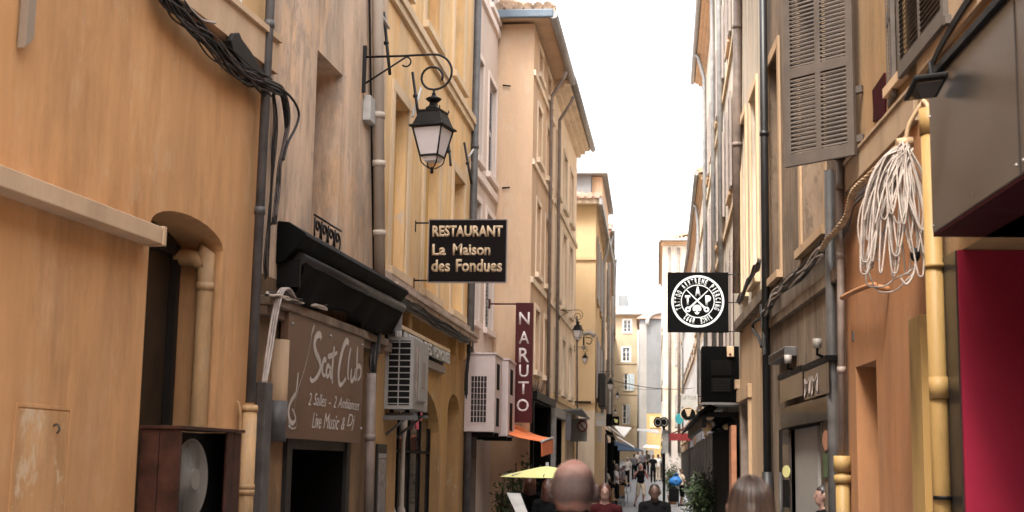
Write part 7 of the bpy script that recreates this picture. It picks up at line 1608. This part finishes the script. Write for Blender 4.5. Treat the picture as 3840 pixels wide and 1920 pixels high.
# cafe chairs and tables
CH = thing('cafe_chair', 'tan woven cafe chair nearest on the left terrace', 'chair', group='cafe chairs')
bm = NB(); bx(bm, -.22, .22, -.22, .22, .43, .47); obj('seat', bm, M['pipeochre'], CH); bm = NB(); bx(bm, -.21, .21, .19, .22, .5, .85); obj('backrest', bm, M['pipeochre'], CH)
for sx in (-.2, .2):
    for sy in (-.2, .2): bm = NB(); tube(bm, [Vector((sx, sy, 0)), Vector((sx, sy, .45 if sy < 0 else .86))], .015, 6); obj('leg', bm, M['clothgrey'], CH)
TB = thing('cafe_table', 'round cafe table first on the left terrace', 'table', group='cafe tables'); bm = NB(); lathe(bm, [(.34, .72), (.35, .735), (.34, .75)], (0, 0, 0), 18); obj('table_top', bm, M['greypink'], TB)
bm = NB(); tube(bm, [Vector((0, 0, .02)), Vector((0, 0, .72))], .03, 8); obj('stem', bm, M['black'], TB); bm = NB(); lathe(bm, [(.24, 0), (.24, .02), (.04, .04)], (0, 0, 0), 14); obj('foot', bm, M['black'], TB)
seats = [(2290, 50, 20, 'tan woven cafe chair nearest on the left terrace'), (2283, 53, 100, 'tan cafe chair behind the nearest one, against the wall'), (2318, 58, 200, 'tan cafe chair beside the waiter'), (2330, 63, 60, 'cafe chair farther back beyond the waiter'), (2345, 72, 150, 'small far cafe chair at the end of the terrace')]
for i, (px, Y, a, lab) in enumerate(seats):
    c = CH if i == 0 else copy_tree(CH); c.location = px_loc(px, Y, rise(Y)); c.rotation_euler = (0, 0, math.radians(a)); c['label'] = lab
for i, (px, Y, lab) in enumerate(((2268, 51, 'round cafe table first on the left terrace'), (2300, 61, 'round cafe table in the middle of the left terrace'), (2322, 68, 'round cafe table farthest along the left terrace'))):
    c = TB if i == 0 else copy_tree(TB); c.location = px_loc(px, Y, rise(Y)); c['label'] = lab
# more passers-by far down the lane: each its own copy
src = [o for o in SC.objects if o.type == 'EMPTY' and o.get('category') == 'person' and 'far down' in o['label']]
for i, (px, Y, a, sc_, lab) in enumerate(((2352, 78, 150, .95, 'small figure in the shade at the far left end of the terrace'), (2378, 88, 20, .93, 'small figure just left of the two people far down the lane'), (2425, 96, 190, .97, 'tiny figure behind the person in black far down the lane'),
        (2338, 66, 80, .90, 'guest standing behind the far cafe tables'), (2256, 46, 100, .92, 'dark figure close to the left shopfront behind the bald head'), (2482, 90, 0, .95, 'tiny figure at the foot of the far right facade'), (2300, 73, 200, .92, 'shaded guest deep under the dark blue parasol'))):
    c = copy_tree(src[i % 2]); c.location = px_loc(px, Y, rise(Y)); c.rotation_euler = (0, 0, math.radians(a)); c.scale = [v*sc_ for v in src[i % 2].scale]; c['label'] = lab
# dark stroller-like trolley under the blue bag
TR = thing('trolley', 'dark shopping trolley under the blue bag', 'trolley'); q = px_loc(2528, 59); bm = NB(); bx(bm, q[0]-.22, q[0]+.2, 58.8, 59.2, .2, .75); obj('trolley_bag', bm, M['clothblack'], TR, .03)
for s in (-.18, .18): bm = NB(); tube(bm, [Vector((q[0]+s-.02, 59, .1)), Vector((q[0]+s+.02, 59, .1))], .1, 14); obj('wheel', bm, M['black'], TR)
# ------------------------------------------------------------------ finish: put every empty at the foot of its thing
bpy.data.scenes.remove(TMP)
bpy.context.view_layer.update()
def leaves(o):
    out = []
    for ch in o.children:
        if ch.type == 'MESH': out.append(ch)
        out += leaves(ch)
    return out
for o in list(SC.objects):
    if o.type == 'EMPTY' and o.parent is None and o.location.length < 1e-6 and o.rotation_euler.z == 0 and o.children:
        pts = [c.matrix_world @ Vector(b) for c in leaves(o) for b in c.bound_box]
        if not pts: continue
        c = Vector(((min(p.x for p in pts)+max(p.x for p in pts))/2, (min(p.y for p in pts)+max(p.y for p in pts))/2, min(p.z for p in pts)))
        o.location = c
        for ch in o.children: ch.location = Vector(ch.location)-c
